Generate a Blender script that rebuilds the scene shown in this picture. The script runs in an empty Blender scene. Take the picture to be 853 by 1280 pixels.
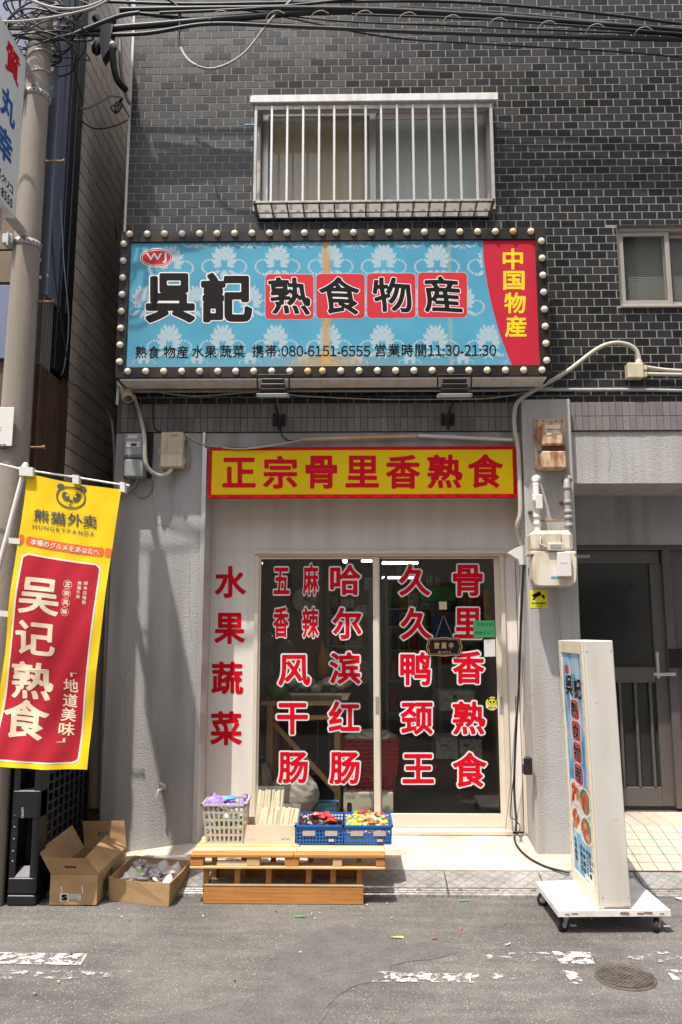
import bpy, math, random
import numpy as np
from mathutils import Vector, Matrix
random.seed(7)
R = math.radians
scene = bpy.context.scene
COL = scene.collection

# ---------------------------------------------------------------- camera, sky, sun, exposure
F, CX, CY = 995.6, 426.5, 640.0            # 28 mm lens on an 853 x 1280 frame
CAMZ, TILT, YAW = 1.40, R(8.57), R(0.97)
cam = bpy.data.cameras.new('camera'); cam.sensor_fit = 'VERTICAL'; cam.sensor_height = 36; cam.lens = 28
cam.clip_start = 0.05; cam.clip_end = 500
camo = bpy.data.objects.new('camera', cam); COL.objects.link(camo)
camo.location = (0, 0, CAMZ); camo.rotation_euler = (R(90) + TILT, 0, YAW)
scene.camera = camo
SUN_DIR = Vector((0.66, 1.0, -2.75)).normalized()      # travels right, into the wall, steeply down
elev = math.asin(-SUN_DIR.z); az = math.atan2(-SUN_DIR.x, -SUN_DIR.y)
world = bpy.data.worlds.new('World'); scene.world = world; world.use_nodes = True
nt = world.node_tree; bg = nt.nodes['Background']
sky = nt.nodes.new('ShaderNodeTexSky'); sky.sky_type = 'NISHITA'; sky.sun_disc = False
sky.sun_elevation = elev; sky.sun_rotation = az; sky.air_density = 1.2; sky.dust_density = 3.0
hs = nt.nodes.new('ShaderNodeHueSaturation'); hs.inputs['Saturation'].default_value = 0.45   # a pale, hazy summer sky
nt.links.new(sky.outputs[0], hs.inputs['Color']); nt.links.new(hs.outputs[0], bg.inputs[0]); bg.inputs[1].default_value = 0.15
sl = bpy.data.lights.new('sun', 'SUN'); sl.energy = 3.1; sl.angle = R(0.53); sl.color = (1.0, 0.95, 0.87)
so = bpy.data.objects.new('sun', sl); COL.objects.link(so); so.location = (-6, -8, 20)
so.rotation_euler = SUN_DIR.to_track_quat('-Z', 'Y').to_euler()
scene.view_settings.view_transform = 'Standard'; scene.view_settings.look = 'None'
scene.view_settings.gamma = 1; scene.view_settings.exposure = 0.82
scene.cycles.use_denoising = True
scene.cycles.max_bounces = 8; scene.cycles.transparent_max_bounces = 12
scene.cycles.caustics_reflective = False; scene.cycles.caustics_refractive = False

# ---------------------------------------------------------------- picture position -> place
_rot = Matrix.Rotation(YAW, 3, 'Z') @ Matrix.Rotation(R(90) + TILT, 3, 'X')
def ray(px, py): return _rot @ Vector(((px - CX) / F, (CY - py) / F, -1.0))
CAM = Vector((0, 0, CAMZ))
def W(px, py, Y): d = ray(px, py); return CAM + d * (Y / d.y)             # on the plane y = Y
def G(px, py, Z=0.0): d = ray(px, py); return CAM + d * ((Z - CAMZ) / d.z)  # on the level z = Z
def S(px, py, X): d = ray(px, py); return CAM + d * (X / d.x)             # on the plane x = X
def wx(px, py, Y): return W(px, py, Y).x
def wz(py, Y, px=443): return W(px, py, Y).z

# ---------------------------------------------------------------- materials
M = {}
def lin(c): return tuple(((v / 255) / 12.92 if v / 255 <= .04045 else ((v / 255 + .055) / 1.055) ** 2.4) for v in c)
def mat(name, col, rough=0.6, metal=0.0, var=0.0, vscale=6.0, grain=0.0, gscale=120.0, bump=0.0, bscale=80.0,
        stain=None, stain_amt=0.0, stain_scale=(3, 3, .6), spec=0.5, trans=0.0, emit=None, emit_s=0.0, alpha=1.0, coat=0.0):
    m = bpy.data.materials.new(name); m.use_nodes = True; t = m.node_tree; N = t.nodes; L = t.links
    b = N['Principled BSDF']
    b.inputs['Roughness'].default_value = rough; b.inputs['Metallic'].default_value = metal
    b.inputs['Specular IOR Level'].default_value = spec; b.inputs['Transmission Weight'].default_value = trans
    b.inputs['Alpha'].default_value = alpha; b.inputs['Coat Weight'].default_value = coat
    if emit: b.inputs['Emission Color'].default_value = (*emit, 1); b.inputs['Emission Strength'].default_value = emit_s
    b.inputs['Base Color'].default_value = (*col, 1)
    geo = N.new('ShaderNodeNewGeometry'); out = None
    def noise(scale, detail=4, vec=None):
        n = N.new('ShaderNodeTexNoise'); n.inputs['Scale'].default_value = scale; n.inputs['Detail'].default_value = detail
        L.new(vec if vec else geo.outputs['Position'], n.inputs['Vector']); return n.outputs['Fac']
    def rng(f, lo, hi, a=.3, z=.7):
        r = N.new('ShaderNodeMapRange'); L.new(f, r.inputs[0]); r.inputs[1].default_value = a; r.inputs[2].default_value = z
        r.inputs[3].default_value = lo; r.inputs[4].default_value = hi; return r.outputs[0]
    cur = None
    def base():
        nonlocal cur
        if cur is None:
            c = N.new('ShaderNodeRGB'); c.outputs[0].default_value = (*col, 1); cur = c.outputs[0]
        return cur
    def mul(f):
        nonlocal cur
        h = N.new('ShaderNodeVectorMath'); h.operation = 'SCALE'; L.new(base(), h.inputs[0]); L.new(f, h.inputs['Scale']); cur = h.outputs[0]
    if var: mul(rng(noise(vscale, 5), 1 - var, 1 + var))
    if grain: mul(rng(noise(gscale, 2), 1 - grain, 1 + grain, .25, .75))
    if stain:
        mp = N.new('ShaderNodeMapping'); mp.inputs['Scale'].default_value = stain_scale; L.new(geo.outputs['Position'], mp.inputs[0])
        f = rng(noise(1.0, 6, mp.outputs[0]), 0, stain_amt, .44, .66)
        x = N.new('ShaderNodeMix'); x.data_type = 'RGBA'; L.new(f, x.inputs[0]); L.new(base(), x.inputs[6]); x.inputs[7].default_value = (*stain, 1); cur = x.outputs[2]
    if cur is not None: L.new(cur, b.inputs['Base Color'])
    if bump:
        bp = N.new('ShaderNodeBump'); bp.inputs['Strength'].default_value = bump; bp.inputs['Distance'].default_value = .004
        L.new(noise(bscale, 5), bp.inputs['Height']); L.new(bp.outputs[0], b.inputs['Normal'])
    M[name] = m; return m

def nodes(m): return m.node_tree.nodes, m.node_tree.links, m.node_tree.nodes['Principled BSDF']

# glazed dark brick: every brick its own tone, from its place in the bond
PX, PZ, BZ0 = 0.1, 0.0558, 2.872
def brick_mat(name, px, pz, z0, base, amp, rough, bond=0.5, x0=0.0, horiz=0):
    m = mat(name, base, rough=rough); N, L, b = nodes(m)
    geo = N.new('ShaderNodeNewGeometry'); sp = N.new('ShaderNodeSeparateXYZ'); L.new(geo.outputs['Position'], sp.inputs[0])
    def op(o, a, bb=None):
        n = N.new('ShaderNodeMath'); n.operation = o
        for i, v in enumerate((a, bb)):
            if v is None: continue
            if isinstance(v, (int, float)): n.inputs[i].default_value = v
            else: L.new(v, n.inputs[i])
        return n.outputs[0]
    row = op('FLOOR', op('DIVIDE', op('SUBTRACT', sp.outputs[2], z0), pz))
    odd = op('MULTIPLY', op('ABSOLUTE', op('MODULO', row, 2)), bond)
    col = op('FLOOR', op('ADD', op('DIVIDE', op('SUBTRACT', sp.outputs[horiz], x0), px), odd))
    cb = N.new('ShaderNodeCombineXYZ'); L.new(row, cb.inputs[0]); L.new(col, cb.inputs[1])
    wn = N.new('ShaderNodeTexWhiteNoise'); wn.noise_dimensions = '2D'; L.new(cb.outputs[0], wn.inputs['Vector'])
    r = N.new('ShaderNodeMapRange'); r.inputs[3].default_value = 1 - amp; r.inputs[4].default_value = 1 + amp; L.new(wn.outputs['Value'], r.inputs[0])
    n1 = N.new('ShaderNodeTexNoise'); n1.inputs['Scale'].default_value = 160; n1.inputs['Detail'].default_value = 3; L.new(geo.outputs['Position'], n1.inputs['Vector'])
    r1 = N.new('ShaderNodeMapRange'); r1.inputs[1].default_value = .3; r1.inputs[2].default_value = .7; r1.inputs[3].default_value = .78; r1.inputs[4].default_value = 1.25; L.new(n1.outputs['Fac'], r1.inputs[0])
    n2 = N.new('ShaderNodeTexNoise'); n2.inputs['Scale'].default_value = 1.3; n2.inputs['Detail'].default_value = 4; L.new(geo.outputs['Position'], n2.inputs['Vector'])
    r2 = N.new('ShaderNodeMapRange'); r2.inputs[1].default_value = .35; r2.inputs[2].default_value = .65; r2.inputs[3].default_value = .8; r2.inputs[4].default_value = 1.25; L.new(n2.outputs['Fac'], r2.inputs[0])
    f = op('MULTIPLY', op('MULTIPLY', r.outputs[0], r1.outputs[0]), r2.outputs[0])
    h = N.new('ShaderNodeVectorMath'); h.operation = 'SCALE'; h.inputs[0].default_value = base; L.new(f, h.inputs['Scale']); L.new(h.outputs[0], b.inputs['Base Color'])
    rr = N.new('ShaderNodeMapRange'); rr.inputs[3].default_value = rough - .1; rr.inputs[4].default_value = rough + .15; L.new(wn.outputs['Color'], rr.inputs[0]); L.new(rr.outputs[0], b.inputs['Roughness'])
    bp = N.new('ShaderNodeBump'); bp.inputs['Strength'].default_value = .35; bp.inputs['Distance'].default_value = .002; L.new(n1.outputs['Fac'], bp.inputs['Height']); L.new(bp.outputs[0], b.inputs['Normal'])
    return m
brick_mat('dark_brick', PX, PZ, BZ0, (.0125, .012, .0124), .5, .34, x0=0.0)
brick_mat('band_tile', .0435, .094, 2.684, (.17, .15, .145), .16, .75, bond=0, x0=0.0)
brick_mat('porch_tile', .0888, .5, -5, (.50, .42, .34), .05, .5, bond=0)
brick_mat('alley_tile', .108, .112, .0, (.52, .44, .37), .1, .5, bond=0, horiz=1)
mat('mortar', (.26, .24, .22), .9, var=.15, vscale=20, grain=.1)
mat('grout', (.10, .07, .05), .9)
mat('band_joint', (.09, .085, .08), .9)
mat('plaster', (.39, .38, .375), .85, var=.07, vscale=2.5, grain=.06, gscale=150, bump=1.0, bscale=95, stain=(.17, .15, .13), stain_amt=.45, stain_scale=(7, 3, .7))
mat('pillar_paint', (.43, .42, .41), .85, var=.06, vscale=4, grain=.05, bump=1.0, bscale=110, stain=(.29, .21, .13), stain_amt=.38, stain_scale=(14, 3, .8))
mat('concrete', (.60, .54, .46), .9, var=.14, vscale=3, grain=.12, gscale=60, bump=.5, bscale=50, stain=(.30, .20, .13), stain_amt=.5, stain_scale=(4, 6, 3))
mat('white_panel', (.80, .745, .69), .45, var=.02, vscale=3, stain=(.42, .36, .30), stain_amt=.25, stain_scale=(9, 3, .6))
mat('beige_aluminium', (.72, .64, .53), .38, metal=.1, var=.04, vscale=9)
mat('aluminium', (.62, .60, .58), .35, metal=.55, var=.05)
mat('white_steel', (.72, .70, .68), .4, var=.04, vscale=8, stain=(.35, .27, .2), stain_amt=.3, stain_scale=(20, 5, 3))
mat('black_steel', (.010, .0095, .0095), .45, spec=.3, var=.3, vscale=12, stain=(.06, .035, .02), stain_amt=.6, stain_scale=(6, 6, 3))
mat('rubber', (.02, .02, .02), .7, var=.2)
mat('cable_black', (.015, .015, .016), .45)
mat('cable_grey', (.30, .28, .26), .5)
mat('cable_light', (.55, .50, .43), .5, stain=(.3, .24, .18), stain_amt=.4)
mat('white_plastic', (.70, .67, .62), .45, var=.03)
mat('cream_plastic', (.62, .53, .38), .45, var=.04, stain=(.35, .25, .15), stain_amt=.4, stain_scale=(20, 5, 4))
mat('meter_cream', (.68, .62, .52), .42, var=.04, vscale=12, stain=(.40, .25, .12), stain_amt=.5, stain_scale=(14, 8, 5))
mat('meter_rust', (.62, .43, .28), .6, var=.12, vscale=15, stain=(.26, .085, .02), stain_amt=.95, stain_scale=(26, 10, 9))
mat('dark_rust', (.10, .05, .025), .8, var=.4, vscale=30)
mat('meter_grey', (.30, .31, .31), .4, var=.05)
mat('dark_glass', (.03, .032, .03), .12)
mat('sign_yellow', (.80, .54, .006), .35, spec=.15, var=.03, vscale=3)
mat('sign_red', (.55, .003, .008), .4, spec=.15)
mat('letter_red', (.62, .005, .018), .4, spec=.12)
mat('letter_white', (.78, .74, .74), .4)
mat('ink_black', (.010, .008, .008), .5, spec=.12)
mat('tile_red', (.56, .035, .045), .45, spec=.15, var=.03)
mat('face_red', (.50, .022, .045), .45, spec=.15, var=.04, vscale=4)
mat('letter_yellow', (.82, .60, .01), .4)
mat('bulb', (.82, .70, .54), .3, var=.03)
mat('bulb_amber', (.80, .50, .20), .3)
mat('pine', (.66, .45, .22), .6, var=.12, vscale=7, stain=(.42, .22, .08), stain_amt=.6, stain_scale=(3.5, 70, 110))
mat('pine_orange', (.52, .23, .06), .6, var=.1, vscale=8, stain=(.34, .13, .03), stain_amt=.65, stain_scale=(3.5, 70, 110))
mat('pine_pale', (.74, .58, .36), .6, var=.08, vscale=8, stain=(.5, .30, .12), stain_amt=.6, stain_scale=(3.5, 70, 110))
mat('cardboard', (.46, .29, .145), .8, var=.10, vscale=9, grain=.05, stain=(.33, .19, .09), stain_amt=.45, stain_scale=(9, 9, 14))
mat('cardboard_inner', (.38, .24, .125), .85, var=.05)
mat('carton_pale', (.68, .57, .46), .7, var=.04)
mat('black_plastic', (.012, .012, .014), .42, var=.2)
mat('blue_plastic', (.012, .13, .46), .35)
mat('grey_basket', (.50, .48, .43), .45)
mat('red_plastic', (.50, .012, .02), .35)
mat('purple_wrap', (.36, .24, .62), .25, var=.3, vscale=40)
mat('blue_wrap', (.15, .45, .75), .25, var=.2, vscale=40)
mat('green_wrap', (.25, .60, .08), .3, var=.35, vscale=35)
mat('cream_noodle', (.88, .78, .56), .6)
mat('sausage_dark', (.05, .022, .02), .35)
mat('wrap_red', (.62, .06, .045), .3)
mat('wrap_yellow', (.78, .62, .10), .3)
mat('wrap_white', (.78, .74, .66), .35)
mat('wrap_green', (.12, .42, .12), .3)
mat('newsprint', (.50, .47, .46), .8, var=.2, vscale=45, stain=(.10, .08, .09), stain_amt=.6, stain_scale=(60, 60, 60))
mat('white_bag', (.60, .58, .55), .35, var=.05, vscale=12)
mat('flag_yellow', (.84, .58, .02), .8, var=.02, spec=.15)
mat('flag_red', (.43, .022, .038), .8, var=.04, spec=.15)
mat('flag_cream', (.82, .66, .46), .7)
mat('flag_white', (.80, .74, .66), .7)
mat('flag_orange', (.82, .14, .02), .7)
mat('flag_grey', (.10, .085, .075), .7)
mat('pole_concrete', (.29, .25, .21), .85, var=.08, vscale=3, grain=.08, gscale=90, bump=.4, bscale=60, stain=(.20, .16, .13), stain_amt=.5, stain_scale=(9, 9, .6))
mat('galvanised', (.45, .44, .43), .5, metal=.3, var=.15, vscale=30)
mat('rusty_steel', (.24, .13, .07), .7, var=.3, vscale=40)
mat('blue_metal', (.145, .165, .24), .4, metal=.2, var=.08, vscale=3, stain=(.22, .23, .28), stain_amt=.5, stain_scale=(6, 6, .5))
mat('grey_rib', (.13, .12, .11), .6, var=.2, vscale=5)
mat('black_panel', (.007, .007, .008), .5)
mat('rusty_panel', (.055, .030, .018), .7, var=.4, vscale=5, stain=(.12, .055, .02), stain_amt=.6, stain_scale=(10, 10, .8))
mat('brown_wood', (.09, .05, .03), .7, var=.3, vscale=10)
mat('stone_base', (.33, .27, .22), .8, var=.2, vscale=12)
mat('blade_white', (.80, .79, .76), .4, var=.03)
mat('blade_blue', (.012, .10, .36), .4)
mat('room_wall', (.36, .29, .20), .8, var=.06)
mat('room_floor', (.16, .135, .115), .4, var=.2)
mat('room_dark', (.05, .04, .035), .7)
mat('table_wood', (.66, .40, .17), .5, var=.1, vscale=9)
mat('tray_steel', (.5, .48, .45), .3, metal=.6)
mat('bowl_green', (.16, .34, .02), .35)
mat('shelf_metal', (.35, .33, .30), .5)
mat('curtain', (.72, .62, .50), .8, var=.05, vscale=3)
mat('green_paper', (.09, .50, .20), .6)
mat('paper', (.70, .66, .64), .6)
mat('sticker_yellow', (.72, .68, .02), .5)
mat('pane_green', (.46, .50, .45), .25, var=.08, vscale=2, bump=.6, bscale=90)
mat('box_white', (.64, .61, .57), .38, var=.04, vscale=3, stain=(.50, .42, .32), stain_amt=.45, stain_scale=(9, 9, 1.6))
mat('box_cream', (.70, .62, .48), .42, var=.04, vscale=6)
mat('trolley_white', (.78, .76, .74), .35, var=.03, stain=(.45, .38, .30), stain_amt=.4, stain_scale=(14, 14, 14))
mat('print_blue', (.05, .30, .52), .4, var=.4, vscale=9, stain=(.55, .68, .76), stain_amt=.95, stain_scale=(18, 14, 5), spec=.2)
mat('food_red', (.40, .05, .02), .45, var=.6, vscale=55, stain=(.80, .36, .16), stain_amt=.95, stain_scale=(38, 38, 38), spec=.2)
mat('lamp_glow', (.9, .9, .85), .5, emit=(1, .97, .88), emit_s=7.0)
mat('stainless', (.135, .12, .11), .4, metal=.35, var=.05, vscale=5)
mat('iron', (.12, .10, .085), .6, metal=.3, var=.35, vscale=30, bump=.4, bscale=90)
for nm, c in (('goods_red', (.35, .03, .03)), ('goods_yellow', (.5, .36, .05)), ('goods_blue', (.03, .07, .22)), ('goods_green', (.05, .18, .06)), ('goods_white', (.5, .48, .45)), ('goods_orange', (.45, .16, .04))):
    mat(nm, c, .5, var=.35, vscale=25)

# thin clear glass, soft plastic film
def glass_mat(name, tint, refl_ior=1.5, rough=0.0, haze=0.0):
    m = bpy.data.materials.new(name); m.use_nodes = True; N = m.node_tree.nodes; L = m.node_tree.links; N.clear()
    o = N.new('ShaderNodeOutputMaterial'); t = N.new('ShaderNodeBsdfTransparent'); t.inputs[0].default_value = (*tint, 1)
    g = N.new('ShaderNodeBsdfGlossy'); g.inputs['Roughness'].default_value = rough
    f = N.new('ShaderNodeFresnel'); f.inputs[0].default_value = refl_ior
    mx = N.new('ShaderNodeMixShader'); gq = N.new('ShaderNodeNewGeometry'); iv = N.new('ShaderNodeMath'); iv.operation = 'SUBTRACT'; iv.inputs[0].default_value = 1; L.new(gq.outputs['Backfacing'], iv.inputs[1])
    fm = N.new('ShaderNodeMath'); fm.operation = 'MULTIPLY'; L.new(f.outputs[0], fm.inputs[0]); L.new(iv.outputs[0], fm.inputs[1]); L.new(fm.outputs[0], mx.inputs[0]); L.new(t.outputs[0], mx.inputs[1]); L.new(g.outputs[0], mx.inputs[2])
    last = mx.outputs[0]
    if haze:
        d = N.new('ShaderNodeBsdfDiffuse'); d.inputs[0].default_value = (.8, .78, .75, 1)
        m2 = N.new('ShaderNodeMixShader'); m2.inputs[0].default_value = haze; L.new(last, m2.inputs[1]); L.new(d.outputs[0], m2.inputs[2]); last = m2.outputs[0]
    L.new(last, o.inputs[0]); M[name] = m; return m
glass_mat('noodle_film', (.98, .97, .93), 1.35, .2, .16)
glass_mat('clear_glass', (.90, .90, .87), 1.56)
glass_mat('film', (.96, .96, .95), 1.35, .15, .10)

# asphalt: grit, wear, patch of smoother repair
m = mat('asphalt', (.140, .129, .118), .88); N, L, b = nodes(m)
geo = N.new('ShaderNodeNewGeometry')
def nz(sc_, det=4, vec=None, kind='ShaderNodeTexNoise'):
    n = N.new(kind); n.inputs['Scale'].default_value = sc_
    if kind == 'ShaderNodeTexNoise': n.inputs['Detail'].default_value = det
    L.new(vec or geo.outputs['Position'], n.inputs['Vector']); return n
def ramp(f, a, z, lo, hi):
    r = N.new('ShaderNodeMapRange'); r.inputs[1].default_value = a; r.inputs[2].default_value = z; r.inputs[3].default_value = lo; r.inputs[4].default_value = hi
    L.new(f, r.inputs[0]); return r.outputs[0]
def mulv(a, bb):
    n = N.new('ShaderNodeMath'); n.operation = 'MULTIPLY'; L.new(a, n.inputs[0]); L.new(bb, n.inputs[1]); return n.outputs[0]
grit = nz(170, 3); big = nz(1.6, 5); mid = nz(14, 4)
vor = nz(230, 0, kind='ShaderNodeTexVoronoi')
wn = N.new('ShaderNodeTexWhiteNoise'); L.new(vor.outputs['Color'], wn.inputs['Vector'])
mp = N.new('ShaderNodeMapping'); mp.inputs['Scale'].default_value = (1.2, 7, 1); L.new(geo.outputs['Position'], mp.inputs[0])
streak = nz(2.0, 6, mp.outputs[0])
f = mulv(mulv(ramp(grit.outputs['Fac'], .3, .7, .72, 1.25), ramp(big.outputs['Fac'], .42, .56, .84, 1.10)), mulv(ramp(mid.outputs['Fac'], .3, .7, .88, 1.1), ramp(streak.outputs['Fac'], .35, .65, .85, 1.12)))
f = mulv(f, ramp(wn.outputs['Value'], .0, 1.0, .72, 1.3))
spk = ramp(wn.outputs['Value'], .975, .985, 0, .8)
h = N.new('ShaderNodeVectorMath'); h.operation = 'SCALE'; h.inputs[0].default_value = (.140, .129, .118); L.new(f, h.inputs['Scale'])
x = N.new('ShaderNodeMix'); x.data_type = 'RGBA'; L.new(spk, x.inputs[0]); L.new(h.outputs[0], x.inputs[6]); x.inputs[7].default_value = (.40, .38, .35, 1); L.new(x.outputs[2], b.inputs['Base Color'])
bp = N.new('ShaderNodeBump'); bp.inputs['Strength'].default_value = .7; bp.inputs['Distance'].default_value = .005; L.new(grit.outputs['Fac'], bp.inputs['Height']); L.new(bp.outputs[0], b.inputs['Normal'])

# worn road paint
m = mat('road_paint', (.66, .64, .60), .8); N, L, b = nodes(m); geo = N.new('ShaderNodeNewGeometry')
a = nz(22, 6); a2 = nz(150, 2)
s_ = N.new('ShaderNodeMath'); s_.operation = 'ADD'; L.new(ramp(a.outputs['Fac'], .40, .58, 0, 1), s_.inputs[0]); L.new(ramp(a2.outputs['Fac'], .3, .7, -.45, .45), s_.inputs[1])
L.new(ramp(s_.outputs[0], .28, .85, 0, 1), b.inputs['Alpha'])
m = mat('road_paint_faint', (.50, .48, .45), .8); N, L, b = nodes(m); geo = N.new('ShaderNodeNewGeometry')
a = nz(20, 6); a2 = nz(150, 2)
s_ = N.new('ShaderNodeMath'); s_.operation = 'ADD'; L.new(ramp(a.outputs['Fac'], .50, .66, 0, 1), s_.inputs[0]); L.new(ramp(a2.outputs['Fac'], .3, .7, -.5, .5), s_.inputs[1])
L.new(ramp(s_.outputs[0], .30, .9, 0, .9), b.inputs['Alpha'])

# steel checker plate with raised lozenges
m = mat('checker_plate', (.36, .34, .32), .55, metal=.25); N, L, b = nodes(m); geo = N.new('ShaderNodeNewGeometry')
mp = N.new('ShaderNodeMapping'); mp.inputs['Rotation'].default_value = (0, 0, R(45)); L.new(geo.outputs['Position'], mp.inputs[0])
ck = N.new('ShaderNodeTexBrick'); ck.inputs['Scale'].default_value = 1; ck.offset = 0; ck.inputs['Brick Width'].default_value = .052; ck.inputs['Row Height'].default_value = .052
ck.inputs['Mortar Size'].default_value = .006; ck.inputs['Mortar Smooth'].default_value = .4
ck.inputs['Color1'].default_value = (.34, .325, .31, 1); ck.inputs['Color2'].default_value = (.38, .36, .34, 1); ck.inputs['Mortar'].default_value = (.30, .28, .265, 1)
L.new(mp.outputs[0], ck.inputs[0])
d1 = nz(5, 5); d2 = nz(60, 3)
h = N.new('ShaderNodeVectorMath'); h.operation = 'SCALE'; L.new(ck.outputs[0], h.inputs[0]); L.new(mulv(ramp(d1.outputs['Fac'], .35, .65, .75, 1.25), ramp(d2.outputs['Fac'], .3, .7, .85, 1.15)), h.inputs['Scale']); L.new(h.outputs[0], b.inputs['Base Color'])
bp = N.new('ShaderNodeBump'); bp.inputs['Strength'].default_value = .8; bp.inputs['Distance'].default_value = .004; L.new(ck.outputs['Fac'], bp.inputs['Height']); L.new(bp.outputs[0], b.inputs['Normal'])

# printed sky blue sign face with rusty water marks at the joint
m = mat('face_blue', (.085, .315, .45), .4, spec=.15); N, L, b = nodes(m); geo = N.new('ShaderNodeNewGeometry')
sp = N.new('ShaderNodeSeparateXYZ'); L.new(geo.outputs['Position'], sp.inputs[0])
def mth(o, a_, b_=None):
    n = N.new('ShaderNodeMath'); n.operation = o
    for i, v in enumerate((a_, b_)):
        if v is None: continue
        if isinstance(v, (int, float)): n.inputs[i].default_value = v
        else: L.new(v, n.inputs[i])
    return n.outputs[0]
xj = wx(408, 380, 4.75); zb = wz(456, 4.75)
wob = nz(9, 3); dx = mth('ABSOLUTE', mth('SUBTRACT', mth('ADD', sp.outputs[0], mth('MULTIPLY', mth('SUBTRACT', wob.outputs['Fac'], .5), .03)), xj))
streakf = mth('MULTIPLY', ramp(dx, .008, .035, .75, 0), ramp(nz(6, 5).outputs['Fac'], .3, .6, .45, 1))
foot = mth('MULTIPLY', ramp(mth('SUBTRACT', sp.outputs[2], zb), .0, .07, .8, 0), ramp(dx, .05, .28, 1, .12))
faint = mth('MULTIPLY', ramp(mth('ABSOLUTE', mth('SUBTRACT', sp.outputs[0], wx(563, 380, 4.75))), .004, .02, .25, 0), 1.0)
tot = mth('MINIMUM', mth('ADD', mth('ADD', streakf, foot), faint), .85)
x = N.new('ShaderNodeMix'); x.data_type = 'RGBA'; L.new(tot, x.inputs[0]); x.inputs[7].default_value = (.62, .42, .20, 1)
vb = N.new('ShaderNodeVectorMath'); vb.operation = 'SCALE'; vb.inputs[0].default_value = (.085, .315, .45); L.new(ramp(nz(2.5, 4).outputs['Fac'], .3, .7, .88, 1.12), vb.inputs['Scale'])
L.new(vb.outputs[0], x.inputs[6]); L.new(x.outputs[2], b.inputs['Base Color'])
# rusty water stain run down over the print at the sign's joint
m = mat('rust_stain', (.58, .36, .14), .5, spec=.1); N, L, b = nodes(m); geo = N.new('ShaderNodeNewGeometry'); sp = N.new('ShaderNodeSeparateXYZ'); L.new(geo.outputs['Position'], sp.inputs[0])
wob = nz(7, 3); dx = mth('ABSOLUTE', mth('SUBTRACT', mth('ADD', sp.outputs[0], mth('MULTIPLY', mth('SUBTRACT', wob.outputs['Fac'], .5), .03)), xj))
streakf = mth('MULTIPLY', ramp(dx, .002, .040, .72, 0), ramp(nz(5, 5).outputs['Fac'], .3, .6, .4, 1))
foot = mth('MULTIPLY', ramp(mth('SUBTRACT', sp.outputs[2], zb), .0, .10, .85, 0), ramp(dx, .04, .30, 1, .15))
L.new(mth('MINIMUM', mth('ADD', streakf, mth('MULTIPLY', foot, ramp(nz(16, 5).outputs['Fac'], .3, .6, .3, 1))), .85), b.inputs['Alpha'])
m = mat('asphalt_patch', (.122, .114, .106), .86, var=.14, vscale=9, grain=.5, gscale=170, bump=.5, bscale=170)
N, L, b = nodes(m); geo = N.new('ShaderNodeNewGeometry')
mat('grille_metal', (.42, .39, .37), .45, metal=.3, var=.1, vscale=30, stain=(.22, .17, .13), stain_amt=.5, stain_scale=(30, 9, 5))
mat('ochre_tile', (.14, .095, .055), .6, var=.15)
mat('window_grey', (.40, .36, .32), .4, metal=.2, var=.06, vscale=9)
mat('crack', (.10, .09, .085), .9)
glassy = bpy.data.materials.new('damask_print'); M['damask_print'] = glassy; glassy.use_nodes = True
gb = glassy.node_tree.nodes['Principled BSDF']; gb.inputs['Base Color'].default_value = (.60, .70, .74, 1); gb.inputs['Roughness'].default_value = .4; gb.inputs['Alpha'].default_value = .55
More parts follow.
